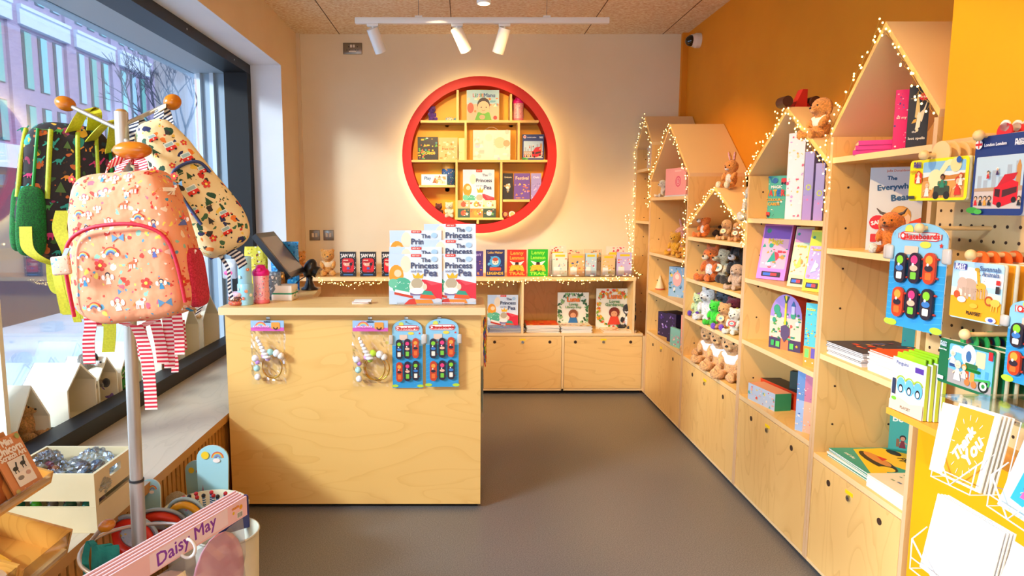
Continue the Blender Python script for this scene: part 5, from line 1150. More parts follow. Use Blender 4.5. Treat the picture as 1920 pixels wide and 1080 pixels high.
# ================================================================ goods on and in front of the till counter
def on_top(px, py): return P(px, py, Z=TZ)
# tall blue tube of pencils
p = on_top(461, 571); t = thing('pencil_tube', 'tall clear blue tube printed with orange animals, at the left end of the counter', 'tube', tuple(p))
g = G(); g.lathe([(0, 0), (.036, 0), (.037, .003), (.037, .10), (.034, .105)], noisy('sky blue plastic', '#8cc4d8', '#a0d2e2', 20, .3), 28); g.build('cup', t)
g = G(); g.lathe([(.033, .10), (.033, .232), (.030, .238), (0, .238)], mat('#9fd0e0', .15, alpha=.75), 28); g.build('clear_tube', t)
for k, (a_, z, c) in enumerate(((-.3, .20, '#e0743a'), (.5, .165, '#e0743a'), (-.6, .13, '#f4e8d0'), (.2, .06, '#e8804a'), (-.9, .07, '#f6ead0'), (.8, .04, '#f4e8d0'), (-.2, .025, '#d8603a'))):
    g = G(); M = Matrix.Rotation(a_, 4, 'Z') @ Matrix.Translation((0, -.0375, z)) @ Matrix(((1, 0, 0, 0), (0, 0, -1, 0), (0, 1, 0, 0), (0, 0, 0, 1)))
    Art(.016, .02).circ(.5, .5, .5, c).circ(.4, .6, .12, '#ffffff').put(g, M); g.build('printed_animal', t)
# pink bottle
bottle('pink drinking bottle with a magenta cap on the counter beside the blue tube', tuple(on_top(491, 568)), .041, .192, pinkprint, mat('#e6107e', .3))
# white till roll box with green line
p = on_top(528, 563)
t = thing('card_reader_box', 'small white box with a green stripe and tick on the counter beside the pink bottle', 'box', (p.x, p.y-.02, TZ), R(-4))
g = G(); g.rbox(-.048, .06, 0, .10, 0, .034, mat('#f2efe6', .4), .004); g.rbox(-.048, .06, 0, .10, .038, .078, mat('#f2efe6', .4), .004); g.build('carton', t)
g = G(); g.box(-.0475, .0605, -.0004, .0995, .0335, .0385, mat('#0f9a6a', .5)); g.line = None
a = Art(.05, .06); a.line([(.15, .3), (.4, .15), (.85, .75)], .12, '#0f9a5a'); a.put(g, Matrix(((0, 0, 1, .0602), (1, 0, 0, .03), (0, 1, 0, .008), (0, 0, 0, 1)))); g.build('green_stripe', t)
# till screen: faces the shop assistant, leaning back
a0, a1_, b0, b1 = P(545, 519, Y=3.50), P(479, 438, Y=3.50), P(568, 503, Y=3.84), P(514, 433, Y=3.84)
t = thing('till_screen', 'black touch screen of the till leaning back on its stand, seen from the side', 'screen', (-.95, 3.67, TZ))
L0 = Vector(t.location); u = (a1_-a0); uu = u.normalized(); nn = Vector((uu.z, 0, -uu.x)).normalized()   # towards the assistant
hs = u.length
def q(s_, y, d): v = a0+uu*s_+nn*d; return Vector((v.x, y, v.z))-L0
g = G()
for s0, s1, d0, d1, y0_, y1_, m_ in ((0, hs, -.030, 0, 3.50, 3.84, mat('#17171a', .35)), (hs*.25, hs*.75, -.05, -.03, 3.58, 3.76, mat('#17171a', .4))):
    vs = [q(s0, y0_, d0), q(s1, y0_, d0), q(s1, y0_, d1), q(s0, y0_, d1), q(s0, y1_, d0), q(s1, y1_, d0), q(s1, y1_, d1), q(s0, y1_, d1)]
    g.add(vs, [(0, 1, 2, 3), (4, 7, 6, 5), (0, 4, 5, 1), (1, 5, 6, 2), (2, 6, 7, 3), (3, 7, 4, 0)], m_)
g.build('bezel', t)
g = G(); vs = [q(.025, 3.52, .0008), q(hs-.03, 3.52, .0008), q(hs-.03, 3.82, .0008), q(.025, 3.82, .0008)]; g.add(vs, [(0, 1, 2, 3)], mat('#77685f', .25)); g.build('display', t)
g = G(); g.rbox(-.15, .0, -.06, .06, 0, .02, mat('#101012', .4), .006); g.cyl((-.075, 0, .01), (-.04, 0, .17), .035, mat('#101012', .4), r1=.03); g.build('stand', t)
# hand scanner on its stalk
p = P(578, 543, Z=TZ); t = thing('barcode_scanner', 'black barcode scanner standing on its round foot beside the till screen', 'scanner', (-.90, 3.86, TZ))
bk = mat('#121418', .28, coat=.3)
g = G(); g.lathe([(0, 0), (.048, 0), (.048, .008), (.03, .02), (.018, .055), (.02, .075), (0, .08)], bk, 24); g.build('foot', t)
g = G(); g.ell((.005, 0, .125), (.038, .04, .058), bk, rot=(0, R(25), 0)); g.cyl((.02, 0, .115), (.05, 0, .10), .030, bk, r1=.034, n=20); g.build('head', t)
g = G(); g.tube([(0, .0, .09), (-.05, -.02, .06), (-.09, -.05, .02), (-.10, -.08, .004), (-.05, -.16, .003)], .003, bk, 6); g.build('cable', t)
# paper slips
p = on_top(676, 569)
for k, (dx, r_, c, lb) in enumerate(((0, 8, '#e9e2dc', 'pale paper card lying lowest of three on the counter'), (.006, -10, '#cdb8b0', 'pinkish paper card lying between two others on the counter'), (.012, 4, '#f2eee8', 'white paper card topmost of three on the counter'))):
    t = thing('paper_card', lb, 'card', (p.x+dx, p.y+.005, TZ+.006*k), R(r_), 'loose paper cards on the counter'); g = G(); g.box(-.042, .042, -.03, .03, 0, .0055, mat(c, .5)); g.build('card', t)
t = thing('receipt_tray', 'shallow white tray with clear lid on the side counter behind the white box', 'tray', (-1.02, 3.72, TZ), R(5)); t.location.y = 3.60
g = G(); g.rbox(-.09, .06, -.05, .04, 0, .022, mat('#cfcac2', .3), .004); g.build('tray', t)
# crinkled packs at the counter's window end
def packet(label, loc, w, h, cols, seed, d=.03, rot=0, group=None):
    r = random.Random(seed); t = thing('sweet_packet', label, 'packet', loc, rot, group)
    g = G(); m_ = blobs('packet print %d' % seed, cols[0], cols[1:], 45, .25, .35, .4); nu, nv = 10, 12; vs = []; 
    for side in (-1, 1):
        for j in range(nv+1):
            for i in range(nu+1):
                x, z = i/nu, j/nv; b = (math.sin(PI*x)*math.sin(PI*z))**.6*d/2; vs.append(((x-.5)*w+r.uniform(-.002, .002), side*b+r.uniform(-.0015, .0015), z*h))
    for s_ in range(2):
        o_ = s_*(nu+1)*(nv+1)
        for j in range(nv):
            for i in range(nu): k = o_+j*(nu+1)+i; g.add([vs[k], vs[k+1], vs[k+nu+2], vs[k+nu+1]], [(0, 1, 2, 3) if s_ == 0 else (3, 2, 1, 0)], m_, True)
    g.build('packet', t); return t
packet('yellow and white crinkly packet behind the pencil tube at the window end', (-1.13, 3.62, TZ), .12, .265, ['#e8d84a', '#f2f0d8', '#c8b82a', '#8a4a3a'], 1, rot=R(10))
packet('blue crinkly packet beside the yellow one behind the pencil tube', (-1.04, 3.86, TZ), .17, .28, ['#2f8cc8', '#1f5aa0', '#6ac0e0', '#143a6a'], 2, rot=R(-8))
packet('grey and white printed packet behind the pink bottle', (-1.0, 3.40, TZ), .12, .15, ['#6a7a8a', '#e8eef2', '#3a4a5a', '#a0b8c8'], 3)
packet('brown and orange packet behind the white box', (-.97, 3.48, TZ), .06, .14, ['#8a5a1c', '#f0a03a', '#3a2a1c'], 4)
t = thing('ring_toy', 'small pile of colourful beaded doughnut rings at the counter\'s left corner', 'toy', (-1.115, 3.24, TZ))
for k, c in enumerate(('#c85a3a', '#6a3a2a', '#e8c8d8')):
    g = G(); g.tube([(.028*math.cos(2*PI*i/18), .028*math.sin(2*PI*i/18), .012+.02*k) for i in range(18)], .012, blobs('sprinkles %d' % k, c, ['#f2e2c0', '#3a8cc8', '#e8c03a', '#e84a6a'], 130), 10, True); g.build('ring', t)
t = thing('unicorn_pouch', 'clear pouch with a little white unicorn and pink charms hanging at the window end', 'pouch', tuple(P(433, 560, Y=3.30)))
g = G(); g.rbox(-.035, .035, -.012, .012, .10, .20, mat('#e8eef4', .15, alpha=.45), .008); g.build('pouch', t)
g = G(); g.ell((0, -.004, .165), (.022, .010, .02), mat('#f8f6f8')); g.ell((-.004, -.008, .13), (.025, .008, .014), mat('#e85a9a')); g.cyl((0, 0, 0), (0, 0, .10), .004, mat('#cdd8e0', .3)); g.build('charm', t)

# ---- packs hanging on the counter front
FY = 3.2
def hook(px, py, Y=FY):
    p = P(px, py, Y=Y-.002); t = thing('wire_hook', 'small metal hook on the counter front holding a pack, at %s' % {503: 'the left headband pack', 694: 'the right headband pack', 762: 'the left skateboard pack', 824: 'the right skateboard pack'}[px], 'hook', (p.x, Y, p.z))
    g = G(); g.rbox(-.010, .010, -.003, 0, -.004, .022, mat('#a9a294', .3, .9), .002); g.tube([(0, -.002, .0), (0, -.028, -.004), (0, -.034, .004)], .002, steel, 6); g.build('hook', t)
for px in (503, 694, 762, 824): hook(px, 602)
art_brd = [('#2a2230', ['#8ad02a', '#3a7ac0', '#f2ead8']), ('#2a1a2c', ['#e83a7a', '#f2b89a', '#7ac83a']), ('#c8401c', ['#f0a03a', '#2a2230', '#e8702a'])]
def skate_pack(label, loc, w, h, rot=0, group=None, d=.0):
    t = thing('skateboard_pack', label, 'toy pack', loc, rot, group)
    pts = [(-w/2, -h), (w/2, -h)]; 
    for a in range(0, 181, 12): pts.append((w/2*math.cos(R(a)), -h*.14+h*.14*math.sin(R(a))))
    g = G(); cm = mat('#2f9fd6', .4); g.prism(pts[::-1], 0, .002, cm, MFR, side=mat('#e8e8e4'))
    a = Art(w, h); a.rect(.0, .30, 1, .86, '#3aa6dc'); a.circ(.5, .86, .5, '#8cc8e4', ry=.14*h/w); a.rect(0, .62, 1, .86, '#8cc8e4'); a.rect(0, 0, 1, .62, '#2f9ad2')
    for k in range(9): a.line([(0, .04+k*.06), (.3, .08+k*.065)], .01, '#4fb4e0'); a.line([(1, .04+k*.06), (.7, .0+k*.065)], .01, '#4fb4e0')
    a.circ(.08, .03, .11, '#b8d83a', ry=.05); a.circ(.92, .03, .11, '#b8d83a', ry=.05); a.circ(.3, .93, .08, '#d8e05a'); a.circ(.62, .8, .10, '#e8d84a', ry=.05)
    a.rect(.10, .835, .90, .915, '#d8241c', .10); a.rect(.115, .842, .885, .908, '#f6f0ea', .09); a.text('Skateboards', .53, .875, .66, '#d8241c', h=.048, bold=.006, rot=2); a.circ(.19, .875, .05, '#d8241c'); a.circ(.19, .875, .03, '#f6f0ea'); a.star(.9, .80, .04, '#e0301c')
    a.rect(.24, .70, .5, .78, '#e8c8b0', .02); a.put(g, Matrix(((1, 0, 0, -w/2), (0, 0, -1, -.002), (0, 1, 0, -h), (0, 0, 0, 1)))); g.build('backing_card', t)
    film_m = clearfilm('blister', '#f4fbff', .10, .05)
    for s_ in (-1, 1): g = G(); g.rbox(s_*w*.53-w*.07, s_*w*.53+w*.07, -.014, -.002, -h*.36, -h*.22, mat('#d8cfc4', .2, alpha=.8), .006); g.build('side_blister', t)
    for rr in range(2):
        for cc in range(3):
            base, cs = art_brd[(cc if rr == 0 else 2-cc)]
            x = (-.27+.27*cc)*w; zc_ = -h*(.43+.33*rr)+.01*h*cc; hw_, hh = w*.105, h*.145
            gg = G(); pp_ = [(x+hw_*math.cos(R(a)), zc_-hh+hw_+hw_*math.sin(R(a))) for a in range(180, 361, 20)]+[(x+hw_*math.cos(R(a)), zc_+hh-hw_+hw_*math.sin(R(a))) for a in range(0, 181, 20)]
            gg.prism(pp_[::-1], .008, .014, mat(base, .35), MFR)
            aa = Art(hw_*1.7, hh*1.9); aa.circ(.5, .78, .36, cs[0]); aa.circ(.5, .5, .42, cs[1], ry=.25); aa.rect(.2, .12, .8, .36, cs[2], .1); aa.circ(.4, .62, .12, '#f6f2ea'); aa.put(gg, Matrix(((1, 0, 0, x-hw_*.85), (0, 0, -1, -.0142), (0, 1, 0, zc_-hh*.95), (0, 0, 0, 1))))
            for s_ in (-1, 1): gg.cyl((x+hw_*.9, -.007, zc_+s_*hh*.6), (x+hw_*1.25, -.007, zc_+s_*hh*.6), .003, mat('#c83a2a', .4), n=8)
            gg.build('mini_skateboard', t)
    return t
MFR = Matrix(((1, 0, 0, 0), (0, 0, -1, 0), (0, 1, 0, 0), (0, 0, 0, 1)))
def hang_at(px0, px1, pt, pb, Y): a = P(px0, pt, Y=Y); b = P(px1, pb, Y=Y); return ((a.x+b.x)/2, Y, a.z), b.x-a.x, a.z-b.z
loc, w_, h_ = hang_at(735, 793, 599, 727, FY-.010); skate_pack('blue skateboard toy pack hanging on the counter front, left one of two', loc, w_, h_, R(0), 'skateboard packs')
loc, w_, h_ = hang_at(798, 860, 597, 725, FY-.028); skate_pack('blue skateboard toy pack hanging on the counter front, right one of two', loc, w_, h_, R(0), 'skateboard packs')
def headband(label, px0, px1, pt, pb, seed, two=False):
    loc, w, h = hang_at(px0, px1, pt, pb, FY-.03); t = thing('headband_pack', label, 'headband pack', loc, 0, 'unicorn headband packs on the counter'); r = random.Random(seed)
    g = G(); g.box(-w/2, w/2, -.002, .002, -h*.165, 0, mat('#9ab8e0', .4)); a = Art(w, h*.165); a.rect(0, 0, 1, 1, '#9cc0e4'); a.rect(0, 0, 1, .34, '#d85ab0'); a.rainbow(.3, .35, .16, ('#e86a5a', '#f2c05a', '#8ac8d8')); a.rect(.62, .2, .88, .85, '#e89a3a', .04); a.arc(.75, .38, .06, .04, '#4a2a1c', 180, 360); a.rect(.08, .36, .56, .52, '#f0e0f0'); a.text('headband', .32, .43, .42, '#d85ab0', bold=.003); a.rect(.4, .84, .6, .94, '#1c1c22'); a.put(g, Matrix(((1, 0, 0, -w/2), (0, 0, -1, -.002), (0, 1, 0, -h*.165), (0, 0, 0, 1)))); g.build('header_card', t)
    # crumpled clear bag
    g = G(); nu, nv = 12, 16
    for s_ in (-1, 1):
        vs = [((i/nu-.5)*w*1.04+r.uniform(-.003, .003), s_*(.004+.022*(math.sin(PI*i/nu)*math.sin(PI*min(1, .1+j/nv)))**.5)+r.uniform(-.003, .003), -h*.16-(h*.86)*j/nv) for j in range(nv+1) for i in range(nu+1)]
        g.add(vs, [(j*(nu+1)+i, j*(nu+1)+i+1, (j+1)*(nu+1)+i+1, (j+1)*(nu+1)+i) for j in range(nv) for i in range(nu)], clearfilm('cellophane', '#ffffff', .015, .12), False)
    g.build('clear_bag', t)
    white = mat('#f2eff0', .6)
    g = G()
    for k in range(7): g.ell((-w*.30+k*w*.045, -.016, -h*(.27+.05*k)), (.008+.002*k, .007+.0018*k, .009), white, nu=12, nv=8)
    g.build('unicorn_horn', t)
    gold = mat('#d9a23a', .25, 1.)
    for k in range(2 if two else 1):
        g = G(); cx_, cz_, rx, rz = (.10+.08*k)*w, -h*(.73+.01*k), w*(.30+.04*k), h*.19
        g.tube([(cx_+rx*math.cos(2*PI*i/28), .004*k, cz_+rz*math.sin(2*PI*i/28)) for i in range(28)], .0032, gold, 6, True)
        g.build('gold_band', t)
    for k, (x, z, c, q_) in enumerate(((-.12, .56, '#e8a0d8', .015), (.06, .50, '#a8e0d8' if not two else '#c8f03a', .017), (.26, .52, '#f0f2f4', .019), (-.33, .66, '#c890e0', .012), (-.36, .76, '#b8e8e4', .016), (-.34, .9, '#f2f2f6', .016), (.38, .56, '#f4ece0', .017), (-.40, .60, '#eef0f4', .017), (-.02, .60, '#b8e04a' if two else '#d8b0e8', .014))):
        g = G(); g.ell((x*w, -.004, -h*z), q_, mat(c, .9), nu=12, nv=8); g.build('pompom', t)
    return t
headband('unicorn headband in a clear bag, hanging alone at the left of the counter front', 470, 536, 601, 718, 3)
headband('unicorn headband in a clear bag with green pompoms, beside the skateboard packs', 661, 729, 601, 722, 4, True)
# rainbow lanyards on the counter's right side
t = thing('rainbow_lanyards', 'bundle of rainbow striped lanyards hanging on the right side of the counter', 'lanyards', (.096, 3.36, P(906, 596, Y=3.36).z))
rb = ['#e03a2a', '#f09a2a', '#f2e03a', '#3aa84a', '#2a6ac8', '#7a3ab0']
for k in range(6):
    gg = G(); x = .008+.004*(k % 3); yy = -.03+.012*k; L_ = .19+.02*((k*3) % 4)
    for j in range(12):
        gg.ribbon([(x+.004*math.sin(j+k), yy, -L_*j/12), (x+.004*math.sin(j+1+k), yy+.002, -L_*(j+1)/12)], .011, mat(rb[(j+k) % 6], .5), (.3, 1, 0))
    gg.build('lanyard', t)
t = thing('paper_bags', 'flat white paper bags hanging below the rainbow lanyards', 'paper bags', (.088, 3.36, .68)); g = G()
for k in range(3): g.box(.004*k, .004*k+.0015, -.06, .06, -.20-.02*k, 0, mat(('#d8d8c8', '#a8c0a0', '#e8e2d4')[k], .6))
g.build('bags', t)
# ================================================================ coat stand hung with children's rucksacks
TOP = P(227, 210, Y=1.74); POLE = Vector((TOP.x-.005, 1.74, 0))
t = thing('coat_stand', 'brushed steel coat stand with wooden knobs, hung with rucksacks', 'coat stand', tuple(POLE))
brush = noisy('brushed steel', '#a8a196', '#c2bbb0', 60, .40, .05, stretch=(1, 1, .05), metal=.6)
knobm = noisy('varnished beech knob', '#b8660e', '#cc7c18', 9, .22, stretch=(1, 1, 4))
botx = P(262, 1040, Y=1.74)
def pole_at(z): k = (z-botx.z)/(TOP.z-botx.z); return Vector((botx.x+(TOP.x-botx.x)*k, 1.74, z))-POLE
g = G(); g.tube([pole_at(.02), pole_at(.80), pole_at(1.2), pole_at(TOP.z)], .0165, brush, 20)
g.tube([pole_at(.02), pole_at(.76)], .0185, brush, 20); g.build('pole', t)
g = G(); g.tube([pole_at(.762), pole_at(.768)], .0192, mat('#1a1a1c', .5), 20); g.build('joint_ring', t)
g = G(); g.lathe([(.0165, TOP.z-.001), (.010, TOP.z+.006), (0, TOP.z+.008)], mat('#b08040', .4), 20, c=(pole_at(TOP.z).x, 0)); g.build('pole_cap', t)
g = G(); g.lathe([(0, 0), (.15, 0), (.15, .008), (.03, .02), (0, .02)], brush, 32, c=(pole_at(0).x, 0)); g.build('base', t)
def arm(A, B, kr, rot=None, nm='arm'):
    A, B = Vector(A)-POLE, Vector(B)-POLE; g = G(); g.tube([A, A.lerp(B, .5), B], .0055, brush, 10); a_ = g.build('arm', t)
    g = G(); d = (B-A).normalized(); g.ell(B+d*kr[0]*.4, kr, knobm, rot=rot or d.to_track_quat('X', 'Z').to_euler(), nu=24, nv=16); g.build('knob', a_)
c0 = pole_at(TOP.z-.035)+POLE
arm(P(222, 242, Y=1.74), P(128, 197, Y=1.80), (.028, .024, .019))
arm(P(236, 232, Y=1.74), P(318, 194, Y=1.84), (.024, .022, .021))
arm(P(236, 262, Y=1.74), P(247, 280, Y=1.56), (.044, .026, .020), rot=(0, 0, 0))
arm(P(222, 280, Y=1.74), P(205, 283, Y=1.92), (.034, .03, .020), rot=(0, 0, 0))
# lower umbrella ring with its own knob
rc = P(262, 1024, Y=1.74)-POLE; g = G(); rr_ = .145
g.tube([(rc.x+rr_*math.cos(R(a)), rr_*math.sin(R(a)), rc.z+.006*math.cos(R(a*2))) for a in range(0, 360, 10)], .0055, mat('#cfb9a4', .35, .6), 10, True); g.build('umbrella_ring', t)
kp = P(192, 988, Y=1.70)-POLE
g = G(); g.tube([(rc.x-rr_*.98, -.02, rc.z), kp], .0055, mat('#cfb9a4', .35, .6), 8); g.ell(kp+Vector((.012, 0, .004)), (.024, .018, .016), knobm, rot=(0, R(-20), 0)); g.build('lower_knob', t)

class Bag:
    """rounded bag body a x b x c (half sizes), superquadric with exponent p; taper narrows the top"""
    def __init__(s, a, b, c, p=4.2, taper=.82): s.a, s.b, s.c, s.p, s.t = a, b, c, p, taper
    def sx(s, z): return s.t+(1-s.t)*max(0, min(1, .5-z/s.c*.6))
    def y(s, x, z, off=0): k = 1-abs(x/(s.a*s.sx(z)))**s.p-abs(z/s.c)**s.p; return -s.b*max(k, .0004)**(1/s.p)-off
    def pt(s, fx, z, off=0): x = fx*s.a*s.sx(z); return Vector((x, s.y(x, z, off), z))
    def body(s, g, m, M=None, n=36, nv=26, wr=.0058, seed=1):
        vs, fs = [], []; f = lambda t_: math.copysign(abs(t_)**(2/s.p), t_)
        for j in range(nv+1):
            ph = -PI/2+PI*j/nv
            for i in range(n):
                a = 2*PI*i/n; x = s.a*f(math.cos(ph))*f(math.cos(a)); y = s.b*f(math.cos(ph))*f(math.sin(a)); z = s.c*f(math.sin(ph)); x *= s.sx(z)
                k = noise.noise(Vector((x*14+seed, y*14, z*14)))*wr; vs.append((x*(1+k*8), y*(1+k*10), z+k))
        for j in range(nv):
            for i in range(n): fs.append((j*n+i, j*n+(i+1) % n, (j+1)*n+(i+1) % n, (j+1)*n+i))
        g.add(vs, fs, m, True, M)
def loopstrap(g, pts, w, m, side=(1, 0, 0), M=None, n=6):
    """smooth ribbon through pts (Catmull-Rom)"""
    P_ = [Vector(p) for p in pts]; out = []
    for i in range(len(P_)-1):
        p0, p1, p2, p3 = P_[max(i-1, 0)], P_[i], P_[i+1], P_[min(i+2, len(P_)-1)]
        for k in range(n):
            t_ = k/n; out.append(.5*((2*p1)+(p2-p0)*t_+(2*p0-5*p1+4*p2-p3)*t_*t_+(3*p1-p0-3*p2+p3)*t_**3))
    out.append(P_[-1]); g.ribbon(out, w, m, side, .0011, M)
def W(lst, Y): return [P(a, b, Y=(c[0] if c else Y)) for a, b, *c in lst]
RED = stripes('red white webbing', '#d61f3c', '#f6e2d8', 105, 0, .7, .5); NAVY = stripes('navy white webbing', '#1c2440', '#ece8e2', 95, 0, .7, .5); LIME = noisy('lime webbing', '#b4b010', '#c8c41e', 200, .6)

# ---- peach rucksack in front
bp = P(253, 462, Y=1.52); t = thing('peach_rucksack', 'peach rucksack printed with rainbows and fairies, red zips and striped straps, hanging in front', 'rucksack', tuple(bp))
peach = blobs('peach print cloth', '#ee9f74', ['#e0503a', '#5a9cb8', '#f6d85a', '#e8687a', '#8cc0a8', '#d8402f', '#f8dcc0'], 42, .75, .27, .5)
B0 = Bag(.146, .072, .168, 4.4, .76); g = G(); B0.body(g, peach)
fnB = lambda cx, cz, sc: (lambda x, z, o: (cx+x, B0.y(cx+x, cz+z, .0012+o*.6), cz+z))
def deco(g, fnmap, spots, size, seed):
    r = random.Random(seed)
    for (cx, cz, kind) in spots:
        a = Art(size*r.uniform(.7, 1.15), size) ; a.h = a.w; a.asp = 1.
        if kind == 'rainbow':
            a.rainbow(.5, .35, .34, ('#d8402f', '#f2b64a', '#6ab0c0', '#4a5a9c')); a.circ(.2, .34, .1, '#f8ece0', n=8); a.circ(.8, .34, .1, '#f8ece0', n=8)
        elif kind == 'fairy':
            person(a, .5, .1, .72, r.choice(['#e0503a', '#3a2430', '#e8607a']), '#f6d2b4', r.choice(['#3a8cb8', '#e8e0d0', '#5a6ab0']), 9)
            a.circ(.24, .5, .1, '#f8f0e6', ry=.16, n=8); a.circ(.76, .5, .1, '#f8f0e6', ry=.16, n=8)
        elif kind == 'pony':
            a.circ(.5, .45, .26, '#f6ead8' if r.random() < .6 else '#e8683a', ry=.14, n=10); a.circ(.76, .62, .11, '#f6ead8', n=8)
            for x in (.32, .42, .6, .68): a.line([(x, .4), (x-.03, .12)], .06, '#f6ead8')
            a.circ(.64, .62, .08, '#d8603a', n=8); a.line([(.24, .5), (.1, .3)], .07, '#e08a3a')
        elif kind == 'flower':
            for k in range(5): a.circ(.5+.2*math.cos(2*PI*k/5), .5+.2*math.sin(2*PI*k/5), .12, '#d8382a', n=7)
            a.circ(.5, .5, .1, '#f6d24a', n=7)
        elif kind == 'bow':
            a.poly([(.5, .5), (.2, .7), (.2, .3)], '#5a8cb0'); a.poly([(.5, .5), (.8, .3), (.8, .7)], '#5a8cb0')
        elif kind == 'van':
            a.rect(.1, .2, .9, .5, '#d8281c', .08); a.rect(.12, .5, .88, .85, '#e8eee8', .08); a.rect(.2, .55, .8, .78, '#9cc0c0', .03); a.circ(.25, .2, .09, '#222222', n=8); a.circ(.75, .2, .09, '#222222', n=8); a.circ(.5, .36, .07, '#f2ead8', n=8)
        elif kind == 'tree':
            a.poly([(.2, .3), (.8, .3), (.5, .95)], r.choice(['#1f4a2a', '#4a6a2a', '#2a2a2a'])); a.rect(.45, .1, .55, .3, '#5a3a1c')
        elif kind == 'dino':
            c = r.choice(['#d84a2a', '#2a9c8c', '#e8902a', '#c82a6a', '#3a8c3a']); a.circ(.5, .45, .25, c, ry=.15, n=10); a.line([(.7, .5), (.9, .8)], .1, c); a.line([(.3, .45), (.05, .25)], .07, c); a.line([(.4, .4), (.38, .15)], .08, c); a.line([(.6, .4), (.62, .15)], .08, c)
        a.put(g, Matrix.Translation((0, 0, 0)), 0, .0001, .7, fn=(lambda cx_, cz_: lambda x, z, o: fnmap(cx_+x-size/2, cz_+z-size/2, .001+o))(cx, cz))
r = random.Random(5)
spots = []
for i in range(9):
    for j in range(10):
        x = -.13+.032*i+(.016 if j % 2 else 0); z = -.15+.034*j
        if abs(x) < .13 and not (z < .035 and abs(x) < .115): spots.append((x+r.uniform(-.012, .012), z+r.uniform(-.010, .010), r.choice(['rainbow', 'fairy', 'pony', 'flower', 'bow', 'flower', 'fairy'])))
deco(g, lambda x, z, o: (x, B0.y(x, z, o), z), spots, .033, 3)
g.build('body', t)
# front pocket
B1 = Bag(.116, .034, .106, 4.6, .9); g = G(); MP = Matrix.Translation((.006, -.050, -.058)); B1.body(g, peach, MP, seed=4)
spots = [(-.075, .055, 'rainbow'), (-.02, .05, 'rainbow'), (.03, .03, 'pony'), (.08, .05, 'fairy'), (-.08, .0, 'fairy'), (-.03, -.0, 'fairy'), (.05, -.02, 'flower'), (.085, -.02, 'fairy'), (-.07, -.06, 'rainbow'), (-.02, -.06, 'fairy'), (.03, -.06, 'pony'), (.08, -.07, 'bow'), (0, .08, 'bow'), (-.045, .025, 'flower'), (.0, -.03, 'bow')]
deco(g, lambda x, z, o: tuple(MP @ Vector((x, B1.y(x, z, o), z))), spots, .042, 8)
g.build('front_pocket', t)
zr = noisy('raspberry zip tape', '#c8142f', '#d82040', 150, .6)
g = G(); pts = [(-.116, -.078, -.14), (-.112, -.088, -.03), (-.098, -.086, .022), (-.055, -.090, .046), (.006, -.092, .052), (.066, -.090, .044), (.108, -.084, .016), (.124, -.080, -.04), (.128, -.072, -.13)]
def smooth(pts, n=5):
    P_ = [Vector(p) for p in pts]; out = []
    for i in range(len(P_)-1):
        p0, p1, p2, p3 = P_[max(i-1, 0)], P_[i], P_[i+1], P_[min(i+2, len(P_)-1)]
        for k in range(n): t_ = k/n; out.append(.5*((2*p1)+(p2-p0)*t_+(2*p0-5*p1+4*p2-p3)*t_*t_+(3*p1-p0-3*p2+p3)*t_**3))
    return out+[P_[-1]]
g.tube(smooth(pts), .0042, zr, 8); g.build('pocket_zip', t)
g = G(); g.tube(smooth([(-.145, -.015, -.13), (-.131, -.018, 0), (-.119, -.018, .08), (-.106, -.018, .125)]), .006, zr, 8); g.build('side_zip', t)
g = G(); g.ribbon([(-.09, -.105, .01), (-.10, -.11, -.01)], .01, steel, (1, 0, 0)); g.rbox(-.125, -.085, -.118, -.108, -.045, -.005, blobs('peach tag', '#f2c0a0', ['#d8402f', '#5a9cb8', '#f6e2d0'], 90), .004); g.build('zip_tag', t)
g = G(); Bag(.018, .045, .068, 4, .85).body(g, noisy('raspberry net pocket', '#b8102c', '#e03050', 260, .8, .5), Matrix.Translation((.127, .0, -.082)), n=24, nv=16); g.build('side_pocket', t)
for o_ in [c_ for c_ in bpy.data.objects if c_.parent == t]: o_.rotation_euler = (0, R(-5), 0)
L0 = Vector(t.location)
g = G()
loopstrap(g, [p-L0 for p in W([(197, 335), (203, 312, 1.52), (225, 300, 1.54), (246, 296, 1.56), (252, 300, 1.55)], 1.50)], .022, RED, (.4, 0, 1)); 
loopstrap(g, [p-L0 for p in W([(214, 332), (232, 308, 1.53), (250, 293, 1.55), (268, 306, 1.53), (266, 333)], 1.50)], .020, RED, (1, 0, .3))
loopstrap(g, [p-L0 for p in W([(250, 292, 1.56), (262, 300, 1.58), (264, 330, 1.53)], 1.53)], .028, RED, (1, 0, 0))
g.build('grab_handle', t)
def straps(parent, m, defs):
    o = Vector(parent.location)
    for pts, Y, w in defs:
        g = G(); loopstrap(g, [p-o for p in W(pts, Y)], w, m, (1, .15, 0)); g.build('strap', parent)
straps(t, RED, [([(158, 535), (163, 575), (170, 605), (166, 640), (168, 682)], 1.50, .026), ([(160, 545), (176, 600), (178, 612)], 1.51, .030),
                ([(205, 588), (232, 606), (262, 612), (290, 598), (312, 582), (345, 565)], 1.50, .024), ([(255, 610), (268, 640), (278, 690), (284, 768)], 1.49, .027), ([(262, 612), (268, 650), (270, 668)], 1.52, .026),
                ([(290, 600), (300, 640), (306, 682)], 1.51, .025), ([(312, 585), (318, 640), (318, 690)], 1.52, .023), ([(330, 580), (336, 630), (337, 665)], 1.50, .022), ([(322, 640), (328, 680), (328, 698)], 1.54, .016), ([(342, 600), (347, 655)], 1.56, .010)])
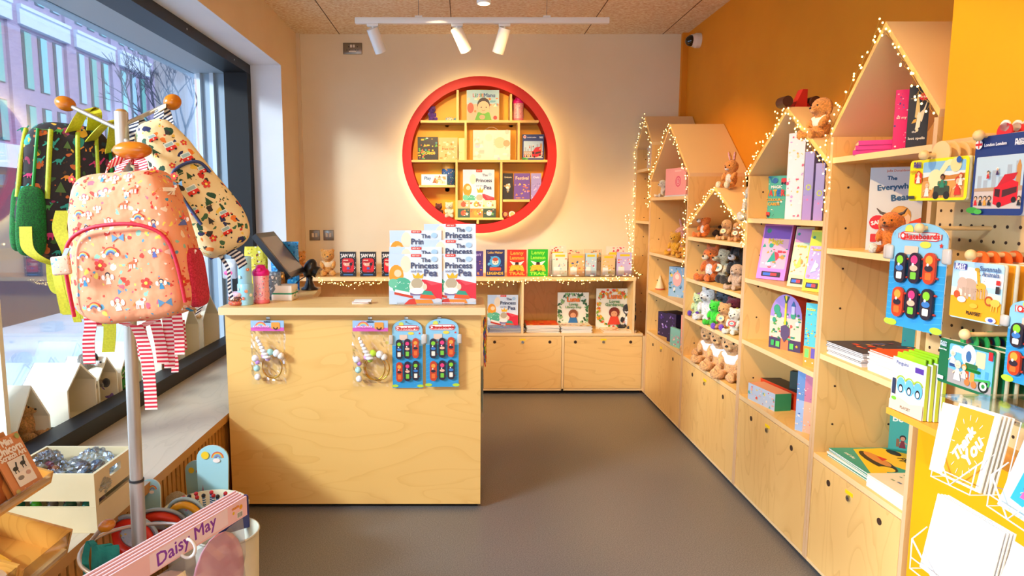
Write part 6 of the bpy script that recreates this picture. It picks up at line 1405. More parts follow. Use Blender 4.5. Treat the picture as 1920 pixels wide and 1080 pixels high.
# ---- dark dinosaur rucksack
bd = P(128, 362, Y=1.86); t = thing('dinosaur_rucksack', 'dark dinosaur print rucksack with lime zips, green net pocket and lime straps', 'rucksack', tuple(bd))
dino = blobs('dinosaur print cloth', '#221c1c', ['#c8642a', '#2a8c80', '#d8a02a', '#8a2a4a', '#3a5a2a', '#5a3a20', '#1f3a44'], 26, .8, .34, .4)
MD = Euler((0, R(4), R(28))).to_matrix().to_4x4(); BD = Bag(.135, .085, .185, 4, .80); g = G(); BD.body(g, dino, MD, seed=9)
sp = []
for i in range(6):
    for j in range(9): sp.append((-.10+.042*i+(.02 if j % 2 else 0), -.155+.04*j, 'dino' if (i+j) % 3 else 'tree'))
deco(g, lambda x, z, o: tuple(MD @ Vector((x, BD.y(x, z, o), z))), [s_ for s_ in sp if abs(s_[0]) < .11], .038, 5)
g.build('body', t)
g = G(); limez = noisy('lime zip tape', '#a8b81c', '#bccc2a', 200, .5); greenp = mat('#128a2c', .5)
for fx, m_, rr2 in ((-.90, limez, .006), (-.35, limez, .0065), (.22, limez, .006), (.62, limez, .005), (.9, greenp, .005), (-.62, greenp, .004)):
    g.tube(smooth([MD @ BD.pt(fx, z, .001) for z in (-.02, .05, .10, .135, .160)]), rr2, m_, 8)
g.build('zips', t)
net = noisy('green net', '#0a4a1a', '#128a2c', 320, .8, .6)
g = G(); Bag(.024, .055, .085, 4, .9).body(g, net, MD @ Matrix.Translation((-.108, -.010, -.080)), n=24, nv=16); Bag(.036, .018, .090, 4, .9).body(g, net, MD @ Matrix.Translation((-.078, -.082, -.082)), n=24, nv=16); g.build('net_pocket', t)
L0 = Vector(t.location); g = G()
loopstrap(g, [p-L0 for p in W([(128, 262, 1.84), (140, 238), (158, 208), (170, 206, 1.83), (178, 218), (172, 262, 1.88)], 1.80)], .036, LIME, (.8, .5, .3)); loopstrap(g, [p-L0 for p in W([(165, 270, 1.84), (185, 246), (205, 228, 1.78), (215, 232, 1.80), (208, 285, 1.84)], 1.78)], .030, LIME, (.8, .5, .3)); g.build('grab_handle', t)
straps(t, LIME, [([(104, 500, 1.60), (112, 540, 1.58), (126, 590, 1.58)], 1.58, .020), ([(128, 505, 1.60), (132, 550, 1.58), (146, 604, 1.58)], 1.58, .018), ([(48, 425, 1.72), (52, 465, 1.70), (75, 485, 1.70), (110, 498, 1.72)], 1.70, .030), ([(118, 395, 1.66), (112, 430, 1.66), (128, 470, 1.66), (138, 500, 1.68)], 1.68, .034), ([(95, 490), (98, 530), (110, 550), (138, 552)], 1.72, .022), ([(110, 495), (115, 545), (124, 588)], 1.70, .026),
                 ([(140, 500), (138, 540), (142, 584)], 1.72, .020), ([(142, 500), (146, 560), (150, 598)], 1.70, .020), ([(205, 590), (206, 625), (203, 660)], 1.66, .030), ([(190, 560), (186, 612)], 1.68, .026)])
# ---- cream camper van rucksack, tilted, and a second behind
def vanbag(name, label, px, py, Y, tilt, rz, seed, sc=1.):
    c = P(px, py, Y=Y); t = thing(name, label, 'rucksack', tuple(c), (0, R(tilt), 0), 'cream camper van rucksacks')
    van = blobs('camper van print cloth', '#e8d4a0', ['#1f4a34', '#c8281c', '#2a2622', '#e87a2a', '#3a6a4a', '#1f2a5a', '#e8c04a'], 34, .75, .30, .4)
    M_ = Matrix.Rotation(R(rz), 4, 'Z'); BV = Bag(.082*sc, .055, .195*sc, 4, .72); g = G(); BV.body(g, van, M_, seed=seed)
    sp = [(-.08+.04*i+(.02 if j % 2 else 0), -.15+.042*j, ('van', 'tree', 'flower', 'tree', 'van')[(i*2+j) % 5]) for i in range(5) for j in range(8)]
    deco(g, lambda x, z, o: tuple(M_ @ Vector((x, BV.y(x, z, o), z))), [s_ for s_ in sp if abs(s_[0]) < .060*sc and abs(s_[1]) < .16*sc], .036, seed); g.build('body', t)
    g = G(); g.tube(smooth([M_ @ Vector((-.080*sc, .0, z)) if z < .1 else M_ @ Vector((-.062*sc, 0, z)) for z in (-.11, -.02, .06, .12, .15)]), .008, mat('#1f3a8c', .6), 8); g.tube(smooth([M_ @ Vector((-.078*sc, -.018, z)) for z in (-.11, -.02, .05)]), .004, limez, 8)
    g.tube(smooth([M_ @ Vector(v) for v in ((-.050, -.055, -.11), (-.050, -.057, .0), (-.038, -.059, .035), (0, -.060, .045), (.038, -.059, .035), (.050, -.055, 0))]), .0042, mat('#2a3a6a', .6), 8); g.build('zips', t)
    g = G(); g.rbox(-.018, .018, -.004, .004, -.032, .032, mat('#d8e8e4', .2), .006); a = Art(.034, .06); a.rect(.1, .15, .9, .45, '#d8281c', .1); a.rect(.1, .45, .9, .85, '#e8f2ee', .1); a.rect(.2, .52, .8, .78, '#8ac0b8'); a.circ(.5, .3, .12, '#3a8c4a'); a.put(g, face_front(.034, .06, -.004, None, -.03), .001); tg = g.build('van_tag', t, loc=M_ @ Vector((-.088*sc, -.035, .03)), rot=(0, 0, R(10))); return t
tb = vanbag('van_rucksack', 'second cream camper van rucksack half hidden between the peach and front cream ones', 300, 395, 1.90, -20, 35, 4, .92)
tv = vanbag('van_rucksack', 'cream camper van rucksack tilting outward at the right of the coat stand', 356, 352, 1.78, -33, 38, 7)
wv = tv.location.copy()
def wstrap(parent, pts, Y, w, m, nm='strap'):
    """ribbon given by world points on a rotated root"""
    Mi = (Matrix.Translation(parent.location) @ parent.rotation_euler.to_matrix().to_4x4()).inverted(); g = G(); loopstrap(g, [Mi @ p for p in W(pts, Y)], w, m, (1, .2, 0)); g.build(nm, parent)
wstrap(tv, [(292, 262, 1.80), (296, 235), (300, 205, 1.79), (306, 202, 1.83), (314, 225, 1.84), (318, 252, 1.82)], 1.77, .030, NAVY, 'grab_handle')
wstrap(tv, [(282, 210, 1.79), (302, 200, 1.79), (304, 206, 1.78)], 1.77, .022, mat('#e8dcb4', .7), 'handle_patch')
wstrap(tb, [(258, 290, 1.82), (252, 262), (248, 232, 1.79), (258, 226, 1.83), (275, 262, 1.86)], 1.78, .034, NAVY, 'grab_handle')
for pts, w in (([(395, 475), (420, 470), (445, 478), (456, 500)], .026), ([(412, 478), (428, 505), (430, 540), (436, 562)], .010), ([(352, 500), (374, 520), (380, 560), (370, 590)], .018), ([(345, 440), (358, 470), (372, 480)], .024)): wstrap(tv, pts, 1.78, w, NAVY)
wstrap(tv, [(392, 462), (402, 482), (412, 470)], 1.77, .024, mat('#16307a', .6), 'buckle_strap')
# teal ribbon bag on the umbrella ring
t = thing('teal_ribbons', 'teal fabric ribbons looped over the ring low on the coat stand', 'ribbons', tuple(P(190, 1030, Y=1.66)))
teal = noisy('teal cloth', '#0a6658', '#12806c', 30, .7, .2)
for pts, w in (([(165, 1085), (160, 1050), (166, 1018), (172, 1016), (178, 1030), (176, 1085)], .016), ([(188, 1085), (188, 1030), (198, 1026), (200, 1085)], .036), ([(205, 1088), (206, 1032), (212, 1028), (213, 1085)], .030)):
    g = G(); loopstrap(g, [p-Vector(t.location) for p in W(pts, 1.64)], w, teal, (1, .3, 0)); g.build('ribbon', t)
# ================================================================ pegboard goods
def peg(px, py, Xf, label, ball=True):
    p = P(px, py, X=Xf); t = thing('wooden_peg', label, 'peg', (UX, p.y, p.z)); g = G(); wd = noisy('beech peg', '#e2b878', '#eccb90', 12, .5)
    g.cyl((0, 0, 0), (Xf-UX, 0, 0), .006, wd, n=12); g.ell((Xf-UX-.004, 0, 0), (.012, .014, .014), wd); g.build('peg', t); return p
def pegcards(px0, px1, pt, pb, X, label, col, art, n, dx, name, group, th=-88, topper=None, side=None, restlab=None):
    """n equal packs one behind another towards the wall; pt and pb are read at the left edge"""
    L = P(px0, pb, X=X); tp = P(px0, pt, X=X); h = tp.z-L.z; d = Vector((math.cos(R(th)), math.sin(R(th)), 0)); lo, hi = .01, .8
    for _ in range(30):
        m = (lo+hi)/2; lo, hi = (m, hi) if pxof(L+d*m) < px1 else (lo, m)
    c = L+d*lo/2; r = random.Random(n)
    for i in range(n):
        lb = label if i == 0 else restlab
        o = thing(name, lb, 'playset pack', (c.x+dx*i, c.y+r.uniform(-.002, .002), c.z+r.uniform(-.003, .003)), R(th+r.uniform(-1.5, 1.5)), group)
        g = G(); g.rbox(-lo/2, lo/2, 0, .012, 0, h, mat(side or col, .45), .006, seg=2, smooth=True)
        if i == 0 or 1:
            if i == 0: art(lo*.985, h*.985).put(g, face_front(lo*.985, h*.985, -.0002, None, h*.0075))
            else: g.box(-lo*.48, lo*.48, -.0006, 0, h*.02, h*.98, mat(col, .45))
        g.build('pack', o)
        if topper:
            for c_, rr_, dz in topper:
                g = G(); M_ = Matrix(((1, 0, 0, 0), (0, 0, 1, 0), (0, 1, 0, 0), (0, 0, 0, 1)))
                g.prism([(rr_*math.cos(2*PI*k/20), h+dz+rr_*math.sin(2*PI*k/20)) for k in range(20)], .003, .007, mat(c_, .5), M_); g.build('hang_disc', o)
    return c, lo, h
def art_safari(w, h):
    a = Art(w, h); a.rect(0, 0, 1, 1, '#f2ea12', .05); a.rect(.24, .06, .95, .93, '#8cc4e8', .02); a.rect(.24, .45, .95, .68, '#e8ecea'); a.rect(.24, .06, .95, .46, '#e0a050', .01); a.poly([(.24, .46), (.95, .50), (.95, .62), (.7, .58), (.5, .62), (.24, .55)], '#c8853a')
    for k in range(8): a.line([(.26+.08*k, .07), (.34+.07*k, .28)], .008, '#b8602a')
    a.line([(.40, .26), (.42, .50)], .07, '#f2e2a8'); a.line([(.52, .26), (.54, .50)], .07, '#f2e2a8'); a.circ(.47, .52, .12, '#f4e6b0'); a.line([(.52, .55), (.66, .88)], .08, '#f4e6b0'); a.circ(.70, .88, .07, '#f4e6b0', ry=.04); a.circ(.8, .82, .09, '#e8dc9c')
    a.rect(.46, .12, .72, .34, '#3a4a3a', .02); a.rect(.52, .34, .68, .46, '#2f7a5a', .02); a.circ(.5, .12, .05, '#222222'); a.circ(.68, .12, .05, '#222222'); person(a, .34, .10, .20, '#d8a05a', '#f0c8a0', '#f2ece0', 8); person(a, .60, .30, .18, '#2a1a14', '#8a5a3a', '#2f8c6a', 8); person(a, .86, .12, .24, '#c8401c', '#f0c8a0', '#d83a2a', 8); person(a, .9, .34, .16, '#c8502a', '#f0c8a0', '#f2ece0', 8)
    a.rect(.12, .42, .25, .68, '#d8401c', .02); person(a, .185, .43, .17, '#c8401c', '#f0c8a0', '#f2ece0', 8); a.text('PLAY+', .16, .92, .13, '#4a3a8c', bold=.006); a.text('PRESS', .16, .85, .13, '#4a3a8c', bold=.006); a.circ(.86, .93, .04, '#2a5ab0'); a.rect(.03, .04, .15, .12, '#3a3a3a', .01); a.text('SAFARI', .10, .72, .12, '#c8901c', bold=.003); return a
peg(1735, 291, 1.27, 'wooden peg holding the yellow safari playset packs')
pegcards(1703, 1812, 303, 378, 1.29, 'yellow safari playset pack hanging foremost on the pegboard', '#f0e81a', art_safari, 5, .026, 'playset_pack', 'yellow safari playset packs', topper=[('#e8c890', .034, .012)], side='#e8e0b0', restlab='yellow safari playset pack behind the foremost one on the pegboard')
peg(1838, 254, 1.27, 'wooden peg holding the dark blue bus playset packs')
pegcards(1817, 1918, 257, 402, 1.285, 'dark blue bus and city playset pack hanging foremost at the upper right', '#1d3f90', art_london, 4, .028, 'playset_pack', 'dark blue bus playset packs', topper=[('#d82a34', .022, .004), ('#f0ece8', .014, .018)], side='#c8c4c0', restlab='dark blue bus playset pack behind the foremost one at the upper right')
def art_sav(w, h):
    a = Art(w, h); a.rect(0, 0, 1, 1, '#b8dcee', .05); a.circ(.35, .78, .22, '#eef4f6', ry=.12); a.rect(.6, .6, 1, .85, '#e8eef0', .03); a.poly([(0, .02), (1, .02), (1, .36), (.7, .42), (.35, .40), (0, .44)], '#f2a81a'); a.poly([(0, .38), (.4, .42), (.98, .40), (.98, .50), (.5, .52), (0, .54)], '#f2e6cc')
    a.circ(.36, .58, .17, '#c8a890', ry=.13); a.circ(.22, .62, .10, '#cfb09a'); a.line([(.16, .6), (.12, .44)], .05, '#cfb09a')
    for x in (.26, .34, .44, .5): a.line([(x, .55), (x, .36)], .055, '#c0a088')
    a.circ(.62, .5, .12, '#c8a890', ry=.10); a.line([(.56, .62), (.52, .86)], .06, '#e8a82a'); a.circ(.50, .88, .05, '#e8a82a', ry=.03); a.circ(.60, .60, .10, '#e8b03a', ry=.06)
    for x in (.54, .58, .64, .68): a.line([(x, .56), (x, .38)], .025, '#e0a02a')
    confetti(a, 3, ['#8a4a1c'], 14, .5, .68, .5, .85, .006, .012); a.circ(.78, .38, .08, '#b8501c'); a.circ(.78, .38, .05, '#f0b03a'); a.circ(.90, .36, .09, '#f2c04a', ry=.06)
    for x in (.84, .88, .94): a.line([(x, .34), (x, .22)], .02, '#f2c04a')
    a.circ(.14, .42, .06, '#e8542a'); a.circ(.25, .34, .09, '#f2ece4', ry=.05); a.circ(.5, .26, .08, '#f2b83a', ry=.04); a.rect(.05, .86, .30, .96, '#3a3a9c'); a.text('PLAY+', .175, .93, .20, '#f2f2f8', bold=.003); a.text('PRESS', .175, .885, .20, '#f2f2f8', bold=.003)
    a.text('Savannah', .76, .91, .38, '#4a6a9c', bold=.003); a.text('Animals', .78, .82, .32, '#4a6a9c', bold=.003); a.rect(.9, .66, .97, .74, '#d8302a', .01); a.rect(.9, .52, .97, .64, '#2a2a30', .01); a.text('PLAYSET', .52, .13, .28, '#3a2a1c', bold=.004); a.circ(.86, .07, .1, '#f2f2f8', ry=.05); a.circ(.86, .07, .05, '#4a5ab0', ry=.03); return a
peg(1823, 478, 1.27, 'wooden peg holding the savannah animal playset packs')
pegcards(1780, 1874, 487, 594, 1.285, 'orange and sky blue animal playset pack foremost in the middle of the pegboard', '#f0a82a', art_sav, 5, .028, 'playset_pack', 'animal playset packs', topper=[('#f0641c', .024, .004)], side='#d8d0b8', restlab='animal playset pack behind the foremost orange and sky blue one')
def art_green(w, h):
    a = Art(w, h); a.rect(0, 0, 1, 1, '#0d6a42', .03); a.rect(.19, .06, .97, .93, '#6ab8e0', .03); a.poly([(.19, .06), (.97, .06), (.97, .24), (.19, .38)], '#a8a09c')
    for x, z in ((.36, .5), (.45, .58), (.75, .6), (.88, .52)): a.rect(x-.03, .36, x+.03, z, '#4aa0c8')
    a.circ(.33, .84, .09, '#f4f6f6', ry=.05); a.circ(.40, .82, .06, '#f4f6f6', ry=.04); a.circ(.55, .76, .13, '#f2e8d8', ry=.16); a.circ(.55, .74, .05, '#3a6a9c', ry=.08); a.rect(.68, .56, .84, .9, '#e8c8a0', .02); a.rect(.50, .50, .72, .60, '#2a6a3a', .02); a.rect(.44, .42, .78, .50, '#1f8c3a', .04); a.rect(.5, .24, .58, .42, '#d8501c', .02); a.rect(.6, .2, .68, .42, '#e89a4a', .02); a.rect(.52, .28, .56, .36, '#f2e0c0')
    a.circ(.84, .20, .09, '#1a2a22'); a.circ(.84, .20, .06, '#e8ece8'); a.circ(.84, .20, .03, '#2f8c3a'); a.line([(.68, .28), (.94, .34), (.92, .22)], .03, '#3aa84a'); a.circ(.56, .18, .05, '#c8783a'); a.circ(.68, .17, .05, '#c8783a')
    person(a, .27, .44, .26, '#d8dce0', '#f0c8a8', '#f2f2f2', 9); a.rect(.22, .43, .34, .50, '#2a4a7a'); person(a, .38, .16, .30, '#d8c8b8', '#f0c8a8', '#e8e0d8', 9); person(a, .50, .24, .22, '#d8903a', '#f0c8a8', '#c8c4c0', 9); a.rect(.9, .78, .97, .96, '#d8202a', .01)
    a.text('PLAY+', .09, .92, .12, '#c8d8e8', bold=.003); a.text('PRESS', .09, .86, .12, '#c8d8e8', bold=.003); a.text('Book Shop', .09, .76, .14, '#e8f2ea', bold=.002); a.rect(.03, .08, .14, .16, '#e8f2ea', .01); return a
peg(1812, 627, 1.26, 'wooden peg holding the green shop playset packs')
pegcards(1757, 1862, 631, 715, 1.275, 'dark green shop playset pack foremost low on the pegboard', '#0d6a42', art_green, 6, .026, 'playset_pack', 'green shop playset packs', topper=[('#2a9c4a', .028, .004), ('#3a4ab8', .016, .004), ('#e83a5a', .009, .004)], side='#c8c0a0', restlab='dark green shop playset pack behind the foremost one')
# skateboard packs on the pegboard
for k, (dx, lb) in enumerate(((0, 'blue skateboard toy pack on the pegboard, foremost of two'), (.03, 'blue skateboard toy pack on the pegboard, right behind the foremost'))):
    X = 1.265+dx; Lt = P(1686, 418, X=X); Lb = P(1684, 612, X=X); a_ = P(1776, 418, X=X); w_ = (Lt.y-a_.y)*1.0
    skate_pack(lb, (X, (Lt.y+a_.y)/2+.01*k, P(1730, 418, X=X).z), w_, P(1730, 418, X=X).z-P(1730, 622, X=X).z, R(-84), 'skateboard packs on the pegboard')
peg(1727, 428, 1.25, 'wooden peg holding the skateboard packs')
X = 1.30; a_ = P(1893, 560, X=X); skate_pack('blue skateboard toy pack at the right edge beside the green playsets', (X, a_.y-.09, P(1925, 560, X=X).z), .16, .20, R(-88), 'skateboard packs on the pegboard')
# penguin packs standing on the ledge
def art_peng(w, h):
    a = Art(w, h); a.rect(0, 0, 1, 1, '#f0e4d0', .03); a.rect(.04, .66, .96, .97, '#e8e4ee', .03); a.rect(.68, .82, .93, .92, '#5a3aa0', .01); a.text('Penguins', .3, .9, .36, '#4a5a8c', bold=.003)
    for x in (.3, .56, .82): a.circ(x, .5, .13, '#6ab8e8', ry=.17); a.circ(x, .44, .07, '#1c2024', ry=.09); a.circ(x, .43, .045, '#f4f4f0', ry=.06); a.arc(x, .56, .13, .03, '#a8c83a', 20, 160)
    a.poly([(0, .18), (.3, .26), (.6, .2), (1, .28), (1, .0), (0, 0)], '#e8cdb8'); a.text('PLAYSET', .5, .10, .3, '#8a6a4a', bold=.003); a.circ(.14, .22, .08, '#7ac83a', ry=.04); a.rect(.06, .3, .16, .6, '#2a3a5a', .01); return a
c = P(1684, 770, X=1.345); 
for i in range(4):
    o = carton('white and lime penguin playset pack standing foremost on the yellow ledge' if i == 0 else 'penguin playset pack standing behind the foremost one on the ledge', .145, .165+.004*i, .010, '#e8e0d0', art_peng if i == 0 else None, (1.348+.014*i, 1.975-.004*i, .876), R(-88), 'penguin playset packs on the ledge', name='playset_pack', side='#c8d83a', top='#9ad01c', cat='playset pack')
    g = G(); g.rbox(-.06, .06, .002, .008, .160, .182+.004*i, mat('#a8d81c', .45), .004); g.build('lime_top', o)
# ================================================================ greeting card rack near the viewer, right foreground
rk = thing('card_rack', 'white wire rack of greeting cards in the right foreground', 'card rack', (1.18, 1.25, 0))
wire = mat('#f0f0ee', .35); g = G(); o_ = Vector(rk.location)
def wt(pts, r=.0014): g.tube([Vector(p)-o_ for p in pts], r, wire, 6)
g.tube([(0, 0, .02), (0, 0, 1.12)], .014, wire, 12)
g.build('post', rk); g = G(); g.lathe([(0, 0), (.2, 0), (.2, .012), (.03, .03), (0, .03)], wire, 28); g.build('base', rk)
cards = []
def leancard(TL, TR, BL, label, col, art, group=None, th=.003, name='greeting_card', n=1, step=.006):
    """card given by three corners in the room"""
    TL, TR, BL = Vector(TL), Vector(TR), Vector(BL); x = (TR-TL); y = (TL-BL); w, h = x.length, y.length; x.normalize(); y = (y-x*y.dot(x)).normalized(); z = x.cross(y).normalized()
    M = Matrix(((x.x, y.x, z.x, 0), (x.y, y.y, z.y, 0), (x.z, y.z, z.z, 0), (0, 0, 0, 1)))
    for i in range(n):
        t = thing(name, label if i == 0 else label.split('|')[-1], 'greeting card', tuple(BL-z*step*i), M.to_euler(), group); t['label'] = label.split('|')[0 if i == 0 else -1]
        g = G(); g.box(0, w, 0, h, -th, 0, mat(col, .4))
        if art and i == 0: art(w, h).put(g, Matrix.Identity(4))
        g.build('card', t)
def art_thanks(w, h):
    a = Art(w, h); a.rect(.0, .0, 1, 1, '#f2f2f0'); a.rect(.04, .03, .88, .97, '#d99c1c')
    for k, s_ in enumerate(('Thank', 'You')): a.text(s_, .36+.24*k, .52-.06*k, .70-.14*k, '#fbf8f0', bold=.016, rot=68, shear=.3)
    for k in range(14): an = 2*PI*k/14; a.line([(.45+.30*math.cos(an), .5+.33*math.sin(an)), (.45+.38*math.cos(an), .5+.40*math.sin(an))], .012, '#f8f0d8')
    return a
TLc = P(1795, 754, X=1.08); TRc = P(1872, 778, X=1.08); BLc = P(1763, 890, X=1.045)
leancard(TLc, TRc, BLc, 'golden greeting card with white lettering leaning in the wire rack|white edged golden greeting card behind the foremost golden one', '#f2ede0', art_thanks, 'golden greeting cards', n=4, step=.009)
leancard(P(1757, 752, X=1.15), P(1800, 764, X=1.15), P(1742, 880, X=1.12), 'plain white greeting card behind the golden one in the rack', '#f4f4f2', None)
leancard(P(1735, 915, X=.98), P(1852, 985, X=.98), P(1724, 1062, X=.955), 'large plain white greeting card low in the rack, brightly lit|white greeting card behind the brightly lit one', '#fafaf8', None, 'plain white greeting cards', n=4, step=.007)
leancard(P(1870, 1000, X=.98), P(1960, 1060, X=.98), P(1858, 1130, X=.955), 'white greeting card cut off by the lower right edge of the view', '#fafaf8', None)
def art_people(w, h):
    a = Art(w, h); a.rect(0, 0, 1, 1, '#bfe2ee'); a.poly([(0, 0), (.5, 0), (.2, .6), (0, .5)], '#d8eef4'); a.poly([(.2, .15), (1, .1), (1, .8), (.3, .75)], '#2fa4dc')
    for x, z, c in ((.35, .55, '#e85a9a'), (.55, .42, '#f0c02a'), (.75, .5, '#d83a4a'), (.45, .22, '#e85a9a'), (.7, .2, '#f2e2c0'), (.9, .35, '#3a3a6a')): person(a, x, z, .26, '#5a2a1c', '#e8b090', c, 8)
    return a
leancard(P(1893, 790, X=1.08), P(1975, 830, X=1.08), P(1870, 945, X=1.045), 'pale blue greeting card full of little people at the right edge', '#cfe8f0', art_people)
# wire pockets holding the cards
g = G()
def pocket(TL, TR, BL, d=.05):
    TL, TR, BL = Vector(TL), Vector(TR), Vector(BL); y = TL-BL; BR = BL+(TR-TL); f = Vector((-.02, 0, 0)); b = Vector((d, 0, 0))
    for e_ in (0, 1):
        p = BL.lerp(BR, e_); wt([p+b+y*.9, p+b-y*.02, p+f-y*.02, p+f+y*.35, p+b*.2+y*.5]); 
    wt([BL+f+y*.12, BR+f+y*.12]); wt([BL+f-y*.02, BR+f-y*.02]); wt([BL+b+y*.9, BR+b+y*.9]); wt([BL+f+y*.35, BL.lerp(BR, .5)+f-y*.02, BR+f+y*.35], .0018)
    wt([BL.lerp(BR, .5)+b, Vector((o_.x, o_.y, (BL+b).z))])
pocket(TLc, TRc, BLc); pocket(P(1735, 915, X=.98), P(1852, 985, X=.98), P(1724, 1062, X=.955)); pocket(P(1893, 790, X=1.08), P(1975, 830, X=1.08), P(1870, 945, X=1.045))
g.build('wire_pockets', rk)
g = G(); p = P(1762, 742, X=1.12); g.box(p.x-o_.x, p.x+.25-o_.x, -.30, p.y-o_.y, p.z-o_.z, p.z+.004-o_.z, clearfilm('shelf perspex', '#f4faf8', .12, .05)); g.build('clear_shelf', rk)
# ================================================================ window display: white wooden houses with soft toys
XD = -1.79; LZ = .502; whm = noisy('white painted display wood', '#eaeff4', '#f2f5f8', 4, .5); whe = mat('#efe8d0', .5)
def yof(px, Z=.7):
    q = P(px, 600, X=XD)
    for _ in range(3): q = P(px, 540-1250*math.tan(math.atan((Z-1.5)/q.y)+TH), X=XD)
    return q.y
def whouse(label, px0, px1, pe, pa, dep=.20):
    y1, y0 = yof(px0), yof(px1); pm = (px0+px1)/2; za = P(pm, pa, X=XD).z; ze = (P(px0, pe, X=XD).z)
    t = thing('display_house', label, 'display house', (XD, (y0+y1)/2, LZ), 0, 'white display houses in the window'); hw = abs(y0-y1)/2-.004; e, a = ze-LZ, za-LZ; T = .010
    M = Matrix(((0, 0, -1, 0), (1, 0, 0, 0), (0, 1, 0, 0), (0, 0, 0, 1)))
    g = G(); g.prism([(-hw, 0), (hw, 0), (hw, e), (0, a), (-hw, e)], dep-.006, dep, whm, M); g.build('back', t)
    for s_ in (-1, 1):
        g = G(); g.prism([(s_*hw, 0), (s_*(hw-T), 0), (s_*(hw-T), e), (s_*hw, e)][::s_], 0, dep, whm, M, side=whe); g.build('side', t)
        g = G(); g.prism([(s_*hw, e), (s_*(hw-T), e), (0, a-T*1.3), (0, a)][::s_], 0, dep, whm, M, side=whe); g.build('roof', t)
    g = G(); g.prism([(-hw, 0), (hw, 0), (hw, T), (-hw, T)], 0, dep, whm, M, side=whe); g.build('floor_board', t); return t
whouse('small white display house at the far left of the window holding a tan toy', 26, 92, 812, 722)
whouse('large white display house with long roof beside the small one', 124, 180, 735, 680, .22)
whouse('white display house with a purple toy inside and a badger toy on its roof', 182, 220, 715, 668)
whouse('white display house behind the steel pole with a green pack in it', 224, 264, 700, 640)
whouse('white display house with a colourful pack between pole and counter', 300, 338, 660, 600)
whouse('white display house second from the far end of the window', 344, 374, 620, 570)
whouse('tall white display house at the far end of the window', 380, 411, 600, 552)
t = thing('display_board', 'cream painted board standing at the left edge of the window display', 'board', (XD, yof(14), LZ)); g = G(); g.box(-.20, 0, -.012, .012, 0, P(8, 560, X=XD).z-LZ, whe); g.build('board', t)
def wtoy(px, py, X, Zs, size, label, **k):
    p = P(px, py, X=X); return plush(label, (X, p.y, Zs), R(70), size, **k)
wtoy(50, 780, -1.88, LZ+.012, .20, 'tan soft toy inside the small white display house', body='#d8a468')
wtoy(203, 760, -1.87, LZ+.012, .17, 'purple round soft toy inside the white display house', body='#7a5aa8')
zb = P(170, 690, X=-1.87).z
wtoy(165, 690, -1.87, P(200, 700, X=-1.87).z-.03, .20, 'black and white badger soft toy with grey back lying on the display houses', body='#8c8478', ear='snout', mask='#141316', muzzle='#f2f0ee', legs='#16151a', name='badger_toy')
wtoy(100, 800, -1.92, LZ, .16, 'dark brown soft toy between the two left display houses', body='#6a4a44')
wtoy(358, 590, -1.87, P(358, 592, X=-1.87).z-.02, .14, 'fluffy tan soft toy on the far display house', body='#d8b078')
for px, px1, pt, lb, sd, cs in ((226, 258, 690, 'green and brown illustrated pack standing in the window behind the pole', 3, ['#3a9c4a', '#8a5a2a', '#e8e0c8', '#2a2a2a']), (302, 336, 668, 'colourful toy pack in the window display between pole and counter', 4, ['#e0503a', '#3a7ac8', '#f0b02a', '#3a9c5a'])):
    y1 = yof(px); y0 = yof(px1); z1 = P((px+px1)/2, pt, X=-1.80).z
    carton(lb, abs(y1-y0)*.8, z1-LZ-.012, .03, cs[0], art_title(cs[0], [], cs, sd, 34, zone=(.05, .95, .05, .95)), (XD-.03, (y0+y1)/2, LZ+.0115), R(90), name='toy_pack')
# orange toy duck
# ================================================================ bench goods: stacked crates
cr = noisy('cream painted crate', '#dcc79a', '#e4d1a6', 5, .5)
def crate(label, x0, x1, y0, y1, z0, h, slotside=True, posts=0.):
    t = thing('storage_crate', label, 'crate', ((x0+x1)/2, y0, z0), 0, 'cream crates on the bench'); w = (x1-x0)/2; d = y1-y0; T = .010
    g = G(); g.box(-w, w, 0, T, posts, h, cr); g.build('front', t); g = G(); g.box(-w, w, d-T, d, posts, h, cr); g.build('back', t)
    g = G(); g.box(-w, -w+T, T, d-T, posts, h, cr); g.build('side', t)
    g = G()   # right side with hand slot
    za, zb_ = (posts+(h-posts)*.50, posts+(h-posts)*.80) if posts else (h*.5, h*.5); ya, yb = d*.36, d*.64
    for (a, b, c, e_) in ((T, d-T, posts, za), (T, d-T, zb_, h), (T, ya, za, zb_), (yb, d-T, za, zb_)): g.box(w-T, w, a, b, c, e_, cr)
    g.build('side', t)
    g = G(); g.box(-w+T, w-T, T, d-T, posts+.002, posts+.008, cr); g.build('floor_board', t)
    if posts:
        for sx in (-1, 1):
            for yy in (0, d-.02): gg = G(); gg.box(sx*w-(.02 if sx > 0 else 0), sx*w+(.02 if sx < 0 else 0), yy, yy+.02, 0, posts, cr); gg.build('corner_post', t)
    return t
BZ = .484
crate('lower cream crate of the two stacked on the bench, full of little wrapped toys', -1.455, -1.152, 1.99, 2.24, BZ+.0005, .084)
crate('upper cream crate of the two stacked on the bench, with clear bags inside', -1.455, -1.152, 1.99, 2.24, BZ+.085, .108, posts=.020)
r = random.Random(11)
cc = ['#2f8c7a', '#7a6a6a', '#5ad82a', '#c8c4c0', '#8a8480', '#c85a8a', '#3a6a4a', '#d8c8b8']
for i in range(10):
    t = thing('wrapped_toy', 'small wrapped toy lying in the lower cream crate on the bench', 'wrapped toy', (-1.42+.027*i, 2.03+.04*(i % 2), BZ+.055), r.uniform(0, 3), 'wrapped toys in the lower crate'); g = G(); g.ell((0, 0, .018), (.02, .014, .018), mat(cc[i % 8], .25)); g.ell((.012, .004, .026), (.008, .006, .006), mat('#f2f2ee', .2)); g.build('toy', t)
